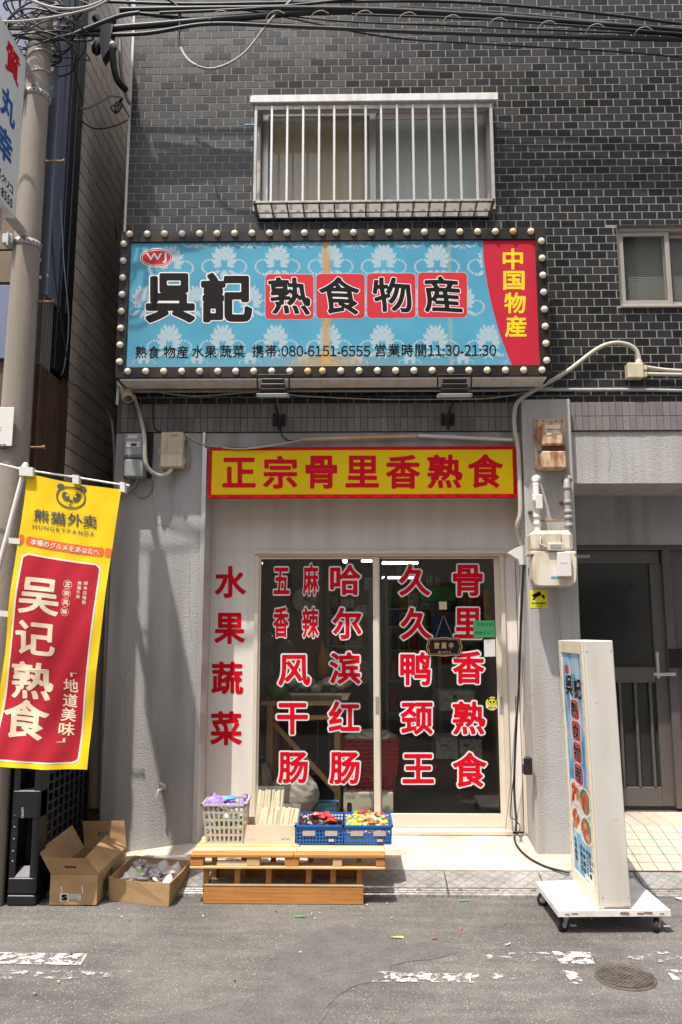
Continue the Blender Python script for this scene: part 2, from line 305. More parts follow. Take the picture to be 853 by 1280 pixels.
# ---------------------------------------------------------------- mesh helpers
class MB:
    def __init__(s): s.v = []; s.f = []; s.sm = []
    def add(s, vs, fs, smooth=False):
        o = len(s.v); s.v += [tuple(p) for p in vs]; s.f += [tuple(i + o for i in f) for f in fs]; s.sm += [smooth] * len(fs); return s
    def box(s, x0, x1, y0, y1, z0, z1, bev=0.0, mtx=None):
        if x0 > x1: x0, x1 = x1, x0
        if y0 > y1: y0, y1 = y1, y0
        if z0 > z1: z0, z1 = z1, z0
        b = min(bev, (x1 - x0) * .45, (y1 - y0) * .45, (z1 - z0) * .45)
        if b <= 0:
            vs = [(x, y, z) for z in (z0, z1) for y in (y0, y1) for x in (x0, x1)]
            fs = [(0, 2, 3, 1), (4, 5, 7, 6), (0, 1, 5, 4), (2, 6, 7, 3), (0, 4, 6, 2), (1, 3, 7, 5)]
        else:
            c = ((x0 + x1) / 2, (y0 + y1) / 2, (z0 + z1) / 2); h = ((x1 - x0) / 2, (y1 - y0) / 2, (z1 - z0) / 2)
            vs = []; idx = {}
            for sx in (-1, 1):
                for sy in (-1, 1):
                    for sz in (-1, 1):
                        for ax in range(3):
                            p = [sx * h[0], sy * h[1], sz * h[2]]
                            for k in range(3):
                                if k != ax: p[k] -= (sx, sy, sz)[k] * b
                            idx[(sx, sy, sz, ax)] = len(vs); vs.append((c[0] + p[0], c[1] + p[1], c[2] + p[2]))
            fs = []
            for ax in range(3):
                u, w = [k for k in range(3) if k != ax]
                for sg in (-1, 1):
                    q = []
                    for a_, b_ in ((-1, -1), (1, -1), (1, 1), (-1, 1)):
                        t = [0, 0, 0]; t[ax] = sg; t[u] = a_; t[w] = b_; q.append(idx[(*t, ax)])
                    flip = (sg == 1) == (ax == 1)
                    fs.append(tuple(q[::-1] if flip else q))
            for ax in range(3):
                u, w = [k for k in range(3) if k != ax]
                for a_ in (-1, 1):
                    for b_ in (-1, 1):
                        t0 = [0, 0, 0]; t0[ax] = -1; t0[u] = a_; t0[w] = b_; t1 = list(t0); t1[ax] = 1
                        fs.append((idx[(*t0, u)], idx[(*t1, u)], idx[(*t1, w)], idx[(*t0, w)]))
            for sx in (-1, 1):
                for sy in (-1, 1):
                    for sz in (-1, 1): fs.append(tuple(idx[(sx, sy, sz, k)] for k in range(3)))
        if mtx is not None: vs = [mtx @ Vector(p) for p in vs]
        return s.add(vs, fs)
    def quad(s, a, b, c, d): return s.add([a, b, c, d], [(0, 1, 2, 3)])
    def slab(s, pts, off):
        """polygon pts (3D, in order) thickened by vector off"""
        n = len(pts); off = Vector(off); vs = [Vector(p) for p in pts] + [Vector(p) + off for p in pts]
        return s.add(vs, [tuple(range(n)), tuple(range(2 * n - 1, n - 1, -1))] + [(i, i + n, (i + 1) % n + n, (i + 1) % n) for i in range(n)])
    def tube(s, pts, r, seg=8, caps=True):
        pts = [Vector(p) for p in pts]; n = len(pts)
        rs = r if isinstance(r, (list, tuple)) else [r] * n
        vs = []; up = Vector((0, 0, 1)); prev = None
        for i, p in enumerate(pts):
            t = (pts[min(i + 1, n - 1)] - pts[max(i - 1, 0)])
            t = t.normalized() if t.length > 1e-9 else Vector((0, 0, 1))
            if prev is None: a = t.cross(Vector((0, 0, 1)) if abs(t.z) < .9 else Vector((0, 1, 0))).normalized()
            else:
                a = (prev - t * prev.dot(t)); a = a.normalized() if a.length > 1e-6 else t.orthogonal().normalized()
            prev = a; b = t.cross(a)
            for k in range(seg):
                an = 2 * math.pi * k / seg; vs.append(p + (a * math.cos(an) + b * math.sin(an)) * rs[i])
        fs = [(i * seg + k, i * seg + (k + 1) % seg, (i + 1) * seg + (k + 1) % seg, (i + 1) * seg + k) for i in range(n - 1) for k in range(seg)]
        s.add(vs, fs, True)
        if caps: s.add(vs[:seg], [tuple(range(seg - 1, -1, -1))]); s.add(vs[-seg:], [tuple(range(seg))])
        return s
    def lathe(s, c, axis, prof, seg=16):
        """prof: list of (radius, along) from point c along axis"""
        c = Vector(c); ax = Vector(axis).normalized(); a = ax.orthogonal().normalized(); b = ax.cross(a); vs = []
        for (r, h) in prof:
            for k in range(seg):
                an = 2 * math.pi * k / seg; vs.append(c + ax * h + (a * math.cos(an) + b * math.sin(an)) * r)
        n = len(prof)
        s.add(vs, [(i * seg + k, i * seg + (k + 1) % seg, (i + 1) * seg + (k + 1) % seg, (i + 1) * seg + k) for i in range(n - 1) for k in range(seg)], True)
        if prof[0][0] > 1e-5: s.add(vs[:seg], [tuple(range(seg - 1, -1, -1))])
        if prof[-1][0] > 1e-5: s.add(vs[-seg:], [tuple(range(seg))])
        return s
    def blob(s, c, r, seg=10, rings=6, rough=.15, seed=0):
        rn = random.Random(seed); vs = []; fs = []
        rx, ry, rz = r if isinstance(r, (tuple, list)) else (r, r, r)
        for i in range(rings + 1):
            th = math.pi * i / rings
            for k in range(seg):
                ph = 2 * math.pi * k / seg; q = 1 + rn.uniform(-rough, rough)
                vs.append((c[0] + rx * q * math.sin(th) * math.cos(ph), c[1] + ry * q * math.sin(th) * math.sin(ph), c[2] + rz * q * math.cos(th)))
        for i in range(rings):
            for k in range(seg): fs.append((i * seg + k, (i + 1) * seg + k, (i + 1) * seg + (k + 1) % seg, i * seg + (k + 1) % seg))
        return s.add(vs, fs, True)
    def build(s, name, m, parent=None, **props):
        base = worldloc(parent) if parent else Vector((0, 0, 0))
        me = bpy.data.meshes.new(name); me.from_pydata([(p[0] - base.x, p[1] - base.y, p[2] - base.z) for p in s.v], [], s.f)
        if any(s.sm): me.polygons.foreach_set('use_smooth', s.sm)
        for q in (m if isinstance(m, (list, tuple)) else [m]): me.materials.append(M[q])
        me.update()
        o = bpy.data.objects.new(name, me); COL.objects.link(o)
        if parent: o.parent = parent
        for k, v in props.items(): o[k] = v
        return o
def worldloc(o):
    l = Vector((0, 0, 0))
    while o: l += o.location; o = o.parent
    return l
def thing(name, loc, label, cat, group=None, kind=None):
    o = bpy.data.objects.new(name, None); COL.objects.link(o); o.location = loc; o.empty_display_size = .1
    o['label'] = label
    if kind: o['kind'] = kind
    if cat: o['category'] = cat
    if group: o['group'] = group
    return o
def tag(o, label, cat, group=None):
    o['label'] = label; o['category'] = cat
    if group: o['group'] = group
    return o
def rebase(o, loc):
    """move a lone mesh's origin to loc without moving its shape"""
    loc = Vector(loc); d = loc - o.location
    for v in o.data.vertices: v.co -= d
    o.location = loc; return o
def pbox(mb, x0, y0, x1, y1, Y, depth, bev=0.0, py=None):
    """box whose front face fills the picture rectangle on the plane Y, going back by depth"""
    ym = py if py is not None else (y0 + y1) / 2
    return mb.box(wx(x0, ym, Y), wx(x1, ym, Y), Y, Y + depth, wz(y1, Y, (x0 + x1) / 2), wz(y0, Y, (x0 + x1) / 2), bev)
def smooth_path(pts, n=6):
    P = [Vector(p) for p in pts]; out = []
    for i in range(len(P) - 1):
        p0, p1, p2, p3 = P[max(i - 1, 0)], P[i], P[i + 1], P[min(i + 2, len(P) - 1)]
        for k in range(n):
            t = k / n; out.append(.5 * ((2 * p1) + (p2 - p0) * t + (2 * p0 - 5 * p1 + 4 * p2 - p3) * t * t + (3 * p1 - p0 - 3 * p2 + p3) * t ** 3))
    out.append(P[-1]); return out

# ---------------------------------------------------------------- lettering: outline -> distance field -> flat mesh of any weight
_seg = {}
def glyph_segments(ch):
    if ch in _seg: return _seg[ch]
    c = bpy.data.curves.new('t', 'FONT'); c.body = ch; c.resolution_u = 4
    o = bpy.data.objects.new('t', c); COL.objects.link(o); bpy.context.view_layer.update()
    me = bpy.data.meshes.new_from_object(o); bpy.data.objects.remove(o); bpy.data.curves.remove(c)
    cnt = {}
    for p in me.polygons:
        for k in p.edge_keys: cnt[k] = cnt.get(k, 0) + 1
    co = [(v.co.x, v.co.y) for v in me.vertices]
    sg = np.array([(*co[a_], *co[b_]) for (a_, b_), n in cnt.items() if n == 1]); bpy.data.meshes.remove(me)
    _seg[ch] = sg; return sg
_sdf = {}
def sdf(ch, N_):
    if (ch, N_) in _sdf: return _sdf[(ch, N_)]
    s = glyph_segments(ch); mg = .16
    x0 = min(s[:, 0].min(), s[:, 2].min()) - mg; x1 = max(s[:, 0].max(), s[:, 2].max()) + mg
    y0 = min(s[:, 1].min(), s[:, 3].min()) - mg; y1 = max(s[:, 1].max(), s[:, 3].max()) + mg
    h = max(x1 - x0, y1 - y0) / N_
    gx = np.arange(x0, x1 + h, h); gy = np.arange(y0, y1 + h, h)
    X, Y = np.meshgrid(gx, gy); P = np.stack([X.ravel(), Y.ravel()], 1)
    A = s[:, :2]; D = s[:, 2:] - A; LL = (D ** 2).sum(1) + 1e-12
    best = np.full(len(P), 1e9); ins = np.zeros(len(P), bool)
    for i in range(len(s)):
        w = P - A[i]; t = np.clip((w @ D[i]) / LL[i], 0, 1); q = w - t[:, None] * D[i]; best = np.minimum(best, (q ** 2).sum(1))
        ay, by = s[i, 1], s[i, 3]
        if ay != by:
            m_ = (ay > P[:, 1]) != (by > P[:, 1])
            xc = s[i, 0] + (P[:, 1] - ay) / (by - ay) * (s[i, 2] - s[i, 0]); ins ^= m_ & (P[:, 0] < xc)
    d = np.sqrt(best); d[ins] *= -1
    r = (gx, gy, d.reshape(X.shape)); _sdf[(ch, N_)] = r; return r
_gm = {}
def glyph(ch, off, N_=56, run=99):
    """(verts 2D, faces, bbox) of a character grown by off"""
    k = (ch, round(off, 4), N_, run)
    if k in _gm: return _gm[k]
    gx, gy, d = sdf(ch, N_); g = d - off; ny, nx = g.shape; V = []; Fc = []; ids = {}
    def vid(key, p):
        if key not in ids: ids[key] = len(V); V.append(p)
        return ids[key]
    for j in range(ny - 1):
        i = 0
        while i < nx - 1:
            c = [(i, j), (i + 1, j), (i + 1, j + 1), (i, j + 1)]; val = [g[b_, a_] for a_, b_ in c]
            neg = [v < 0 for v in val]
            if all(neg):
                e = i + 1
                while e < nx - 1 and e - i < run and g[j, e + 1] < 0 and g[j + 1, e + 1] < 0: e += 1
                Fc.append((vid((i, j), (gx[i], gy[j])), vid((e, j), (gx[e], gy[j])), vid((e, j + 1), (gx[e], gy[j + 1])), vid((i, j + 1), (gx[i], gy[j + 1])))); i = e; continue
            if any(neg):
                poly = []
                for q in range(4):
                    a_, b_ = c[q], c[(q + 1) % 4]; va, vb_ = val[q], val[(q + 1) % 4]
                    if va < 0: poly.append(vid(a_, (gx[a_[0]], gy[a_[1]])))
                    if (va < 0) != (vb_ < 0):
                        t = va / (va - vb_); key = (min(a_, b_), max(a_, b_))
                        poly.append(vid(key, (gx[a_[0]] + t * (gx[b_[0]] - gx[a_[0]]), gy[a_[1]] + t * (gy[b_[1]] - gy[a_[1]]))))
                if len(poly) >= 3: Fc.append(tuple(poly))
            i += 1
    a_ = np.array(V); bb = (a_[:, 0].min(), a_[:, 0].max(), a_[:, 1].min(), a_[:, 1].max())
    _gm[k] = (V, Fc, bb); return _gm[k]
def letter(ch, rect, Y, m, parent, off=.02, outline=0.0, out_m='letter_white', N_=56, name='character', shear=0.0, warp=0.0, dy=.0012, fmap=None, kids=None):
    """one character filling the picture rectangle (x0,y0,x1,y1) on plane Y"""
    x0, y0, x1, y1 = rect
    _, _, bb = glyph(ch, off + outline, N_)
    def tf(p, d_):
        u = (p[0] - bb[0]) / (bb[1] - bb[0]); v = (p[1] - bb[2]) / (bb[3] - bb[2])
        u += shear * (v - .5) + warp * math.sin(v * 5.2 + .6); v += warp * .8 * math.sin(u * 4.4)
        q = fmap(x0 + u * (x1 - x0), y1 - v * (y1 - y0)) if fmap else W(x0 + u * (x1 - x0), y1 - v * (y1 - y0), Y)
        return (q[0], q[1] - d_, q[2])
    layers = ([(off + outline, dy)] if outline else []) + [(off, dy * 2 if outline else dy)]
    mb = MB(); cnt = []
    for of, d_ in layers:
        V, Fc, _ = glyph(ch, of, N_, 1 if warp else (4 if fmap else 99))
        mb.add([tf(p, d_) for p in V], Fc); cnt.append(len(Fc))
    o = mb.build(name, [out_m, m] if outline else m, parent)
    if outline: o.data.polygons.foreach_set('material_index', [0] * cnt[0] + [1] * cnt[1])
    return o
def line_text(txt, rect, Y, m, parent, off=.012, N_=26, fmap=None, name='lettering', dy=.0012, space=0.06):
    txt = ''.join(chr(0xFF10 + int(c)) if c in '0123456789' else c for c in txt)
    """a short printed line as one mesh filling the picture rectangle"""
    x0, y0, x1, y1 = rect; adv = 0; items = []
    for ch in txt:
        if ch == ' ': adv += .35; continue
        V, Fc, bb = glyph(ch, off, N_, 6)
        narrow = 0xFF10 <= ord(ch) <= 0xFF19; wide = ord(ch) > 0x2000 and not narrow; left = 0 if wide else bb[0]
        items.append((V, Fc, adv - left)); adv += (1.0 if wide else (bb[1] - bb[0])) + space
    xs = [v[0] + a_ for V, _, a_ in items for v in V]; ys = [v[1] for V, _, _ in items for v in V]
    a0, a1, b0, b1 = min(xs), max(xs), min(ys), max(ys); mb = MB()
    for V, Fc, a_ in items:
        pts = []
        for p in V:
            u = (p[0] + a_ - a0) / (a1 - a0); v = (p[1] - b0) / (b1 - b0)
            q = fmap(x0 + u * (x1 - x0), y1 - v * (y1 - y0)) if fmap else W(x0 + u * (x1 - x0), y1 - v * (y1 - y0), Y)
            pts.append((q[0], q[1] - dy, q[2]))
        mb.add(pts, Fc)
    return mb.build(name, m, parent)
def poly_px(pts, Y, m, parent, name, d=.001, fmap=None):
    mb = MB(); P = [fmap(*p) if fmap else W(*p, Y) for p in pts]; P = [(q[0], q[1] - d, q[2]) for q in P]
    mb.add(P, [tuple(range(len(P) - 1, -1, -1))]); return mb.build(name, m, parent)
def ellipse(cx, cy, rx, ry, n=28, a0=0): return [(cx + rx * math.cos(2 * math.pi * k / n + a0), cy + ry * math.sin(2 * math.pi * k / n + a0)) for k in range(n)]
def rrect(x0, y0, x1, y1, r, n=5):
    out = []
    for cx_, cy_, a_ in ((x1 - r, y0 + r, -90), (x1 - r, y1 - r, 0), (x0 + r, y1 - r, 90), (x0 + r, y0 + r, 180)):
        for k in range(n + 1): t = R(a_ + 90 * k / n); out.append((cx_ + r * math.cos(t), cy_ + r * math.sin(t)))
    return out
# ================================================================ SETTING
YW, YP, YR = 5.05, 4.98, 5.30          # wall face, pillar face, recessed shop front
XL, XR = wx(147, 520, YW), 2.75        # the building's left corner; it runs on to the right
YE, ZE = 4.76, 0.072                   # front edge of the concrete apron
# road: one sheet to the horizon
mb = MB(); mb.add([(-90, -90, 0), (90, -90, 0), (90, 90, 0), (-90, 90, 0)], [(0, 1, 2, 3)])
road = mb.build('road', 'asphalt'); road['kind'] = 'structure'; road['label'] = 'worn grey asphalt street in front of the shop'
def paint(name, pts, m):
    mb = MB(); P = [G(x, y, .004) for x, y in pts]; mb.add([tuple(p) for p in P], [tuple(range(len(P)))])
    # face up
    o = mb.build(name, m)
    if o.data.polygons[0].normal.z < 0: o.data.flip_normals()
    o['kind'] = 'structure'; o['label'] = 'worn white paint line on the asphalt'; return o
for pts, m in (([(-30, 1190), (110, 1192), (101, 1206), (-30, 1204)], 'road_paint'), ([(-30, 1212), (165, 1214), (150, 1223), (-30, 1225)], 'road_paint_faint'),
               ([(470, 1214), (640, 1216), (655, 1229), (465, 1227)], 'road_paint_faint'), ([(488, 1216), (590, 1217), (588, 1228), (490, 1227)], 'road_paint'),
               ([(690, 1189), (738, 1190), (744, 1205), (702, 1205)], 'road_paint'), ([(775, 1189), (900, 1190), (905, 1203), (785, 1202)], 'road_paint_faint'),
               ([(703, 1213), (722, 1214), (730, 1230), (716, 1229)], 'road_paint'), ([(832, 1212), (900, 1213), (905, 1227), (842, 1225)], 'road_paint'),
               ([(600, 1190), (690, 1190), (700, 1202), (610, 1200)], 'road_paint_faint')):
    paint('road_marking', pts, m)
opp = thing('added_opposite_building', (5.0, -2.4, 0), 'unseen building across the street, added to block sky and bounce light', 'building')  # added out of view: tall and pale, to cut sky light and bounce fill
mb = MB(); mb.box(-.6, 14, -9, -2.4, 0, 12.5); mb.build('wall', 'white_panel', opp)
for i in range(5):
    for j in range(4):
        mb = MB(); X_ = .6 + i * 2.6; Z_ = .9 + j * 2.9; mb.box(X_, X_ + 1.5, -2.42, -2.38, Z_, Z_ + 1.3); f_ = mb.build('window', 'dark_glass', opp); mb = MB(); mb.box(X_ - .06, X_ + 1.56, -2.41, -2.36, Z_ - .06, Z_ - .001); mb.build('sill', 'aluminium', f_)
opp2 = thing('added_opposite_house', (-7.0, -2.4, 0), 'unseen low house across the street, added to shape the sky reflection', 'building')  # unseen too, kept low so the left bricks still reflect open sky
mb = MB(); mb.box(-14, -.62, -9, -2.5, 0, 4.6); mb.build('wall', 'white_panel', opp2)
mb = MB(); mb.box(-14, -.62, -9, -2.4, 4.601, 4.75); mb.build('roof', 'galvanised', opp2)
for i in range(4):
    mb = MB(); X_ = -12.5 + i * 3; mb.box(X_, X_ + 1.7, -2.52, -2.48, .2 if i % 2 else 1.0, 2.3); mb.build('window', 'dark_glass', opp2)
rp = random.Random(5); P_ = []
for (x, y) in ((400, 1163), (425, 1157), (455, 1160), (480, 1163), (500, 1178), (540, 1178), (575, 1185), (560, 1196), (500, 1205), (480, 1222), (430, 1238), (410, 1262), (380, 1290), (250, 1300), (180, 1292), (230, 1268), (330, 1240), (345, 1215), (350, 1190), (375, 1175)):
    P_.append(G(x, y, .002))
P_ = [p + Vector((rp.uniform(-.012, .012), rp.uniform(-.012, .012), 0)) for p in smooth_path(P_ + [P_[0]], 5)[:-1]]
mb = MB(); mb.add([tuple(p) for p in P_], [tuple(range(len(P_)))]); o = mb.build('road_patch', 'asphalt_patch')
if o.data.polygons[0].normal.z < 0: o.data.flip_normals()
o['kind'] = 'structure'; o['label'] = 'darker smooth repair patch in the asphalt'
# gutter: steel plates sloping from the road up to the apron
gut = thing('gutter_cover', (0, 4.5, 0), 'row of steel checker plates sloping from road to shop step', None, kind='structure')
y0p, y1p = G(500, 1122).y, YE
xs = [-2.6] + [G(x, 1105, .03).x for x in (262, 558, 678, 800)] + [2.6, 3.6]
for i in range(len(xs) - 1):
    a_, b_ = xs[i] + .004, xs[i + 1] - .004; mb = MB(); ym = y0p + .075; zm = .030
    mb.slab([(a_, ym, zm), (b_, ym, zm), (b_, y1p - .006, ZE - .006), (a_, y1p - .006, ZE - .006)], (0, 0, -.02))
    mb.build('checker_plate', 'checker_plate', gut)
    mb = MB()
    for k in range(3): mb.box(a_, b_, y0p + .005 + k * .024, y0p + .024 + k * .024, 0.0, .018 + k * .004, .003)
    mb.box(a_, b_, y0p, y0p + .006, 0, .013)
    mb.build('plate_lip', 'checker_plate', gut)
    for q in (.12, .5, .88):
        mb = MB(); xq = a_ + (b_ - a_) * q; mb.lathe((xq, y0p + .05, .022), (0, 0, 1), [(.012, 0), (.012, .006), (.006, .009)], 8); mb.build('bolt', 'rusty_steel', gut)
# concrete apron in front of the shop
apr = thing('shop_step', (0, YE, ZE), 'sunlit worn concrete step before the glass doors', None, kind='structure')
ZS = .150; xa, xb = wx(250, 1050, 5.0), wx(664, 1050, 5.0)
zL = wz(1066, YW, 190); zM = wz(1048, YW, 247)
mb = MB()
nx = 40
def apz(x, y):
    t = (y - YE) / (5.35 - YE); z = ZE + (ZS - ZE) * max(0, min(1, t))
    return z
XB = wx(742, 1062, YP) + .03
g_ = [(x, y) for x in np.linspace(XL - .1, XB, nx + 1) for y in np.linspace(YE, 5.45, 9)]
def apron_z(x, y):
    z = apz(x, y)
    if x < xa:   # swells up to the corner beside the opening, falls towards the alley
        t = min(1, (xa - x) / (xa - XL)); z += (.035 * (1 - t) - .05 * t) * min(1, (y - YE) / .28)
    return z
vs = [(x, y, apron_z(x, y)) for x, y in g_]
fs = [(i * 9 + j, (i + 1) * 9 + j, (i + 1) * 9 + j + 1, i * 9 + j + 1) for i in range(nx) for j in range(8)]
mb.add(vs, fs, True)
for i in range(nx): a_, b_ = vs[i * 9], vs[(i + 1) * 9]; mb.add([a_, b_, (b_[0], b_[1], -.05), (a_[0], a_[1], -.05)], [(0, 3, 2, 1)])
mb.build('apron_slab', 'concrete', apr)
# tiled ramp and landing of the next entrance
YB1, ZB1 = 5.22, .211; XT0, XT1 = XB + .003, 3.3
por = thing('entrance_ramp', (XT0, YE, ZE), 'cream tiled ramp and landing before the steel entrance door', None, kind='structure')
mb = MB(); mb.slab([(XT0, YE, ZE - .004), (XT1, YE, ZE - .004), (XT1, YB1, ZB1 - .004), (XT0, YB1, ZB1 - .004)], (0, 0, -.25))
mb.slab([(XT0, YB1, ZB1 - .004), (XT1, YB1, ZB1 - .004), (XT1, 5.75, .217), (XT0, 5.75, .217)], (0, 0, -.3)); mb.build('tile_bed', 'grout', por)
tl = MB(); tl.box(0, .0848, 0, .076, -.004, .0025, .0018); tile0 = tl.build('floor_tile', 'porch_tile', por)
tl = MB(); tl.box(0, .0848, 0, .0848, -.004, .0025, .0018); tile1 = tl.build('floor_tile', 'porch_tile', por)
ang = math.atan2(ZB1 - ZE, YB1 - YE); L6 = math.hypot(ZB1 - ZE, YB1 - YE) / 6
nxt = 16; first0 = first1 = True
for i in range(nxt):
    for j in range(10):
        if j < 6:
            o = tile0 if first0 else tile0.copy()
            if not first0: COL.objects.link(o)
            first0 = False
            p = Vector((XT0 + .002 + i * .0888, YE + math.cos(ang) * L6 * j + .002, ZE + math.sin(ang) * L6 * j)); o.rotation_euler = (ang, 0, 0)
        else:
            o = tile1 if first1 else tile1.copy()
            if not first1: COL.objects.link(o)
            first1 = False
            p = Vector((XT0 + .002 + i * .0888, YB1 + .004 + (j - 6) * .0888, ZB1 + .001 * (j - 6)))
        o.parent = por; o.location = p - Vector(por.location)
tile0.data.transform(Matrix.Translation(Vector(por.location))); tile1.data.transform(Matrix.Translation(Vector(por.location)))

# ================================================================ THE DARK BRICK BUILDING
bld = thing('shop_building', (0, YW, 0), 'dark glazed brick building with grey plaster ground floor around the shop', 'building')
ZT = 6.35; Zband0, Zband1 = wz(540, YW), wz(504.5, YW)
win = dict(x0=wx(318, 190, YW), x1=wx(617, 190, YW), z0=wz(266, YW), z1=wz(128, YW))
wr = dict(x0=wx(773.5, 330, YW), x1=wx(773.5, 330, YW) + .95, z0=wz(384, YW, 810), z1=wz(281, YW, 810))
# brick backing wall with the two window openings cut
def wall_with_holes(x0, x1, z0, z1, y0, y1, holes):
    mb = MB(); xs_ = sorted({x0, x1, *[h[k] for h in holes for k in ('x0', 'x1')]}); zs_ = sorted({z0, z1, *[h[k] for h in holes for k in ('z0', 'z1')]})
    for i in range(len(xs_) - 1):
        for j in range(len(zs_) - 1):
            cx_, cz_ = (xs_[i] + xs_[i + 1]) / 2, (zs_[j] + zs_[j + 1]) / 2
            if any(h['x0'] < cx_ < h['x1'] and h['z0'] < cz_ < h['z1'] for h in holes): continue
            mb.box(xs_[i], xs_[i + 1], y0, y1, zs_[j], zs_[j + 1])
    return mb
wall_with_holes(XL, XR, Zband1, ZT, YW + .0012, YW + .22, [win, wr]).build('wall', 'mortar', bld)
mb = MB(); mb.box(XL, XL + .2, YW + .23, 9, 0, ZT); mb.box(XL, XR, 8.9, 9, 0, ZT); mb.box(XR - .1, XR, YW + .23, 8.9, 2.7, ZT); mb.box(XL + .2, XR - .1, YW + .23, 8.9, ZT - .1, ZT)
mb.build('side_wall', 'plaster', bld)
mb = MB(); mb.box(XL - .012, XL + .004, YW - .004, YW + .05, Zband1, ZT); mb.build('corner_trim', 'white_steel', bld)
# bricks
bw, bh = PX - .0070, PZ - .0066
proto = MB().box(0, bw, -.0004, .006, 0, bh, .0010)
cells = []
sg = (wx(146, 470, 4.9), wx(690, 470, 4.9), wz(474, YW) , wz(287, 4.88))
for r in range(int((ZT - BZ0) / PZ) + 1):
    z = BZ0 + r * PZ
    sh = .5 * (r % 2) * PX
    c0 = int(math.floor((XL + sh) / PX)); c1 = int(math.ceil((XR + sh) / PX))
    for c in range(c0, c1):
        x = c * PX - sh; xa_, xb_ = max(x, XL), min(x + bw, XR)
        if xb_ - xa_ < .012 or z + bh > ZT: continue
        cells.append([x, xa_, xb_, z, z + bh])
def clip_hole(cs, h):
    out = []
    for x, a_, b_, z0, z1 in cs:
        if b_ <= h['x0'] or a_ >= h['x1'] or z1 <= h['z0'] or z0 >= h['z1']: out.append([x, a_, b_, z0, z1]); continue
        if z0 < h['z0'] - .012: out.append([x, a_, b_, z0, h['z0'] - .003]); continue
        if z1 > h['z1'] + .012: out.append([x, a_, b_, h['z1'] + .003, z1]); continue
        if a_ < h['x0'] - .012: out.append([x, a_, h['x0'] - .002, z0, z1])
        if b_ > h['x1'] + .012: out.append([x, h['x1'] + .002, b_, z0, z1])
    return out
for h_ in (win, wr): cells = clip_hole(cells, h_)
full, part = [], []
for c in cells:
    isfull = abs((c[2] - c[1]) - bw) < 1e-4 and abs((c[4] - c[3]) - bh) < 1e-4
    hidden = sg[0] < c[1] and c[2] < sg[1] and sg[2] < c[3] < sg[3]
    if isfull and not hidden and c[2] < 2.2: full.append(c)
    else: part.append(c)
full.sort(key=lambda c: (c[1] ** 2 * .8 + (c[3] - CAMZ) ** 2)); part += full[300:]; full = full[:300]
b0 = None
for c in full:
    if b0 is None:
        b0 = MB().box(0, bw, -.0004, .006, 0, bh, .0010).build('brick', 'dark_brick'); o = b0
    else: o = b0.copy(); COL.objects.link(o)
    o.parent = bld; o.location = Vector((c[1], YW + random.uniform(-.0005, .0005), c[3])) - Vector(bld.location)
mb = MB()
for c in part: mb.box(c[1], c[2], YW - .0004 + random.uniform(-.0004, .0004), YW + .006, c[3], c[4], .0010)
mb.build('brickwork', 'dark_brick', bld, kind='stuff')
# band of small upright tiles
mb = MB(); mb.box(XL, XR, YW - .006, YW + .2, Zband0, Zband1 - .002); mb.build('tile_band', 'band_joint', bld)
tb = None; zb_ = Zband0; th = (Zband1 - Zband0) / 2
xx0 = XL + .004; n_ = int((XR - XL) / .0435)
pil0, pil1 = wx(651, 505, YP), wx(713, 505, YP)
for j in range(2):
    for i in range(n_):
        x = round(xx0 / .0435) * .0435 + i * .0435 + .001
        if x < XL or (x > pil0 and x + .04 < pil1) or x > 2.5: continue
        if tb is None: tb = MB().box(0, .0413, -.005, .006, 0, th - .003, .0015).build('small_tile', 'band_tile'); o = tb
        else: o = tb.copy(); COL.objects.link(o)
        o.parent = bld; o.location = Vector((x, YW - .009 + random.uniform(-.0012, .0012), zb_ + j * th + .0015)) - Vector(bld.location)
# ground floor plaster: left wall, lintel, pillar, right beam
xo0, xo1 = wx(257, 560, YW), wx(655, 560, YP) + .02
zlin = wz(560, YW)
mb = MB(); mb.box(XL, xo0, YW, YR + .1, -.05, Zband0 - .002); mb.build('left_wall', 'plaster', bld)
mb = MB(); mb.box(xo0 + .001, xo1 + .02, YW + .002, YR + .1, zlin, Zband0 - .003); mb.build('lintel', 'plaster', bld)
zbeam = wz(604, YW, 780)
xp0, xp1 = wx(651.7, 499, YP), wx(712.9, 499, YP)
mb = MB(); mb.box(xp0, xp1, YP, 5.62, -.05, wz(499, YP, 680), .006); mb.build('pillar', 'pillar_paint', bld)
mb = MB(); mb.box(xp1 - .02, XR, YW + .001, 5.52, zbeam, Zband0 - .004); mb.build('beam', 'pillar_paint', bld)
mb = MB(); mb.box(xp1 + .001, 3.0, 5.52, 5.60, wz(681, 5.56, 790), zbeam + .02); mb.build('recess_wall', 'plaster', bld)
# aluminium jamb lining of the opening and white infill panels
zst = ZS + .005
mb = MB(); mb.box(xo0 - .0, xo0 + .012, YW - .012, YR + .05, .12, zlin - .001)
mb.box(xo0 - .016, xo0 - .001, YW - .010, YW + .01, .14, zlin + .12); mb.build('jamb_lining', 'aluminium', bld)
fx0, fx1, fz1, fz0 = wx(317, 860, YR), wx(634, 860, YR), wz(690, YR), zst      # door frame
mb = MB(); mb.box(xo0 + .013, fx0 - .001, YR - .012, YR + .03, zst, fz1); mb.build('side_panel', 'white_panel', bld)
sidep = bld.children[-1]
mb = MB(); mb.box(xo0 + .013, xo1, YR - .012, YR + .03, fz1 + .001, zlin); mb.build('top_panel', 'white_panel', bld)
mb = MB(); mb.box(fx1 + .001, fx1 + .075, YR - .012, YR + .03, zst, fz1); mb.box(fx1 + .08, xp0 + .01, YR - .04, YR + .03, zst - .01, zlin); mb.build('right_panel', 'white_panel', bld)
mb = MB()
for k, (a_, b_) in enumerate(((.082, .094), (.100, .108), (.118, .135))): mb.box(fx1 + a_, fx1 + b_, YR - .075 - .012 * k, YR - .04, zst, zlin, .003)
mb.build('jamb_trim', 'beige_aluminium', bld)
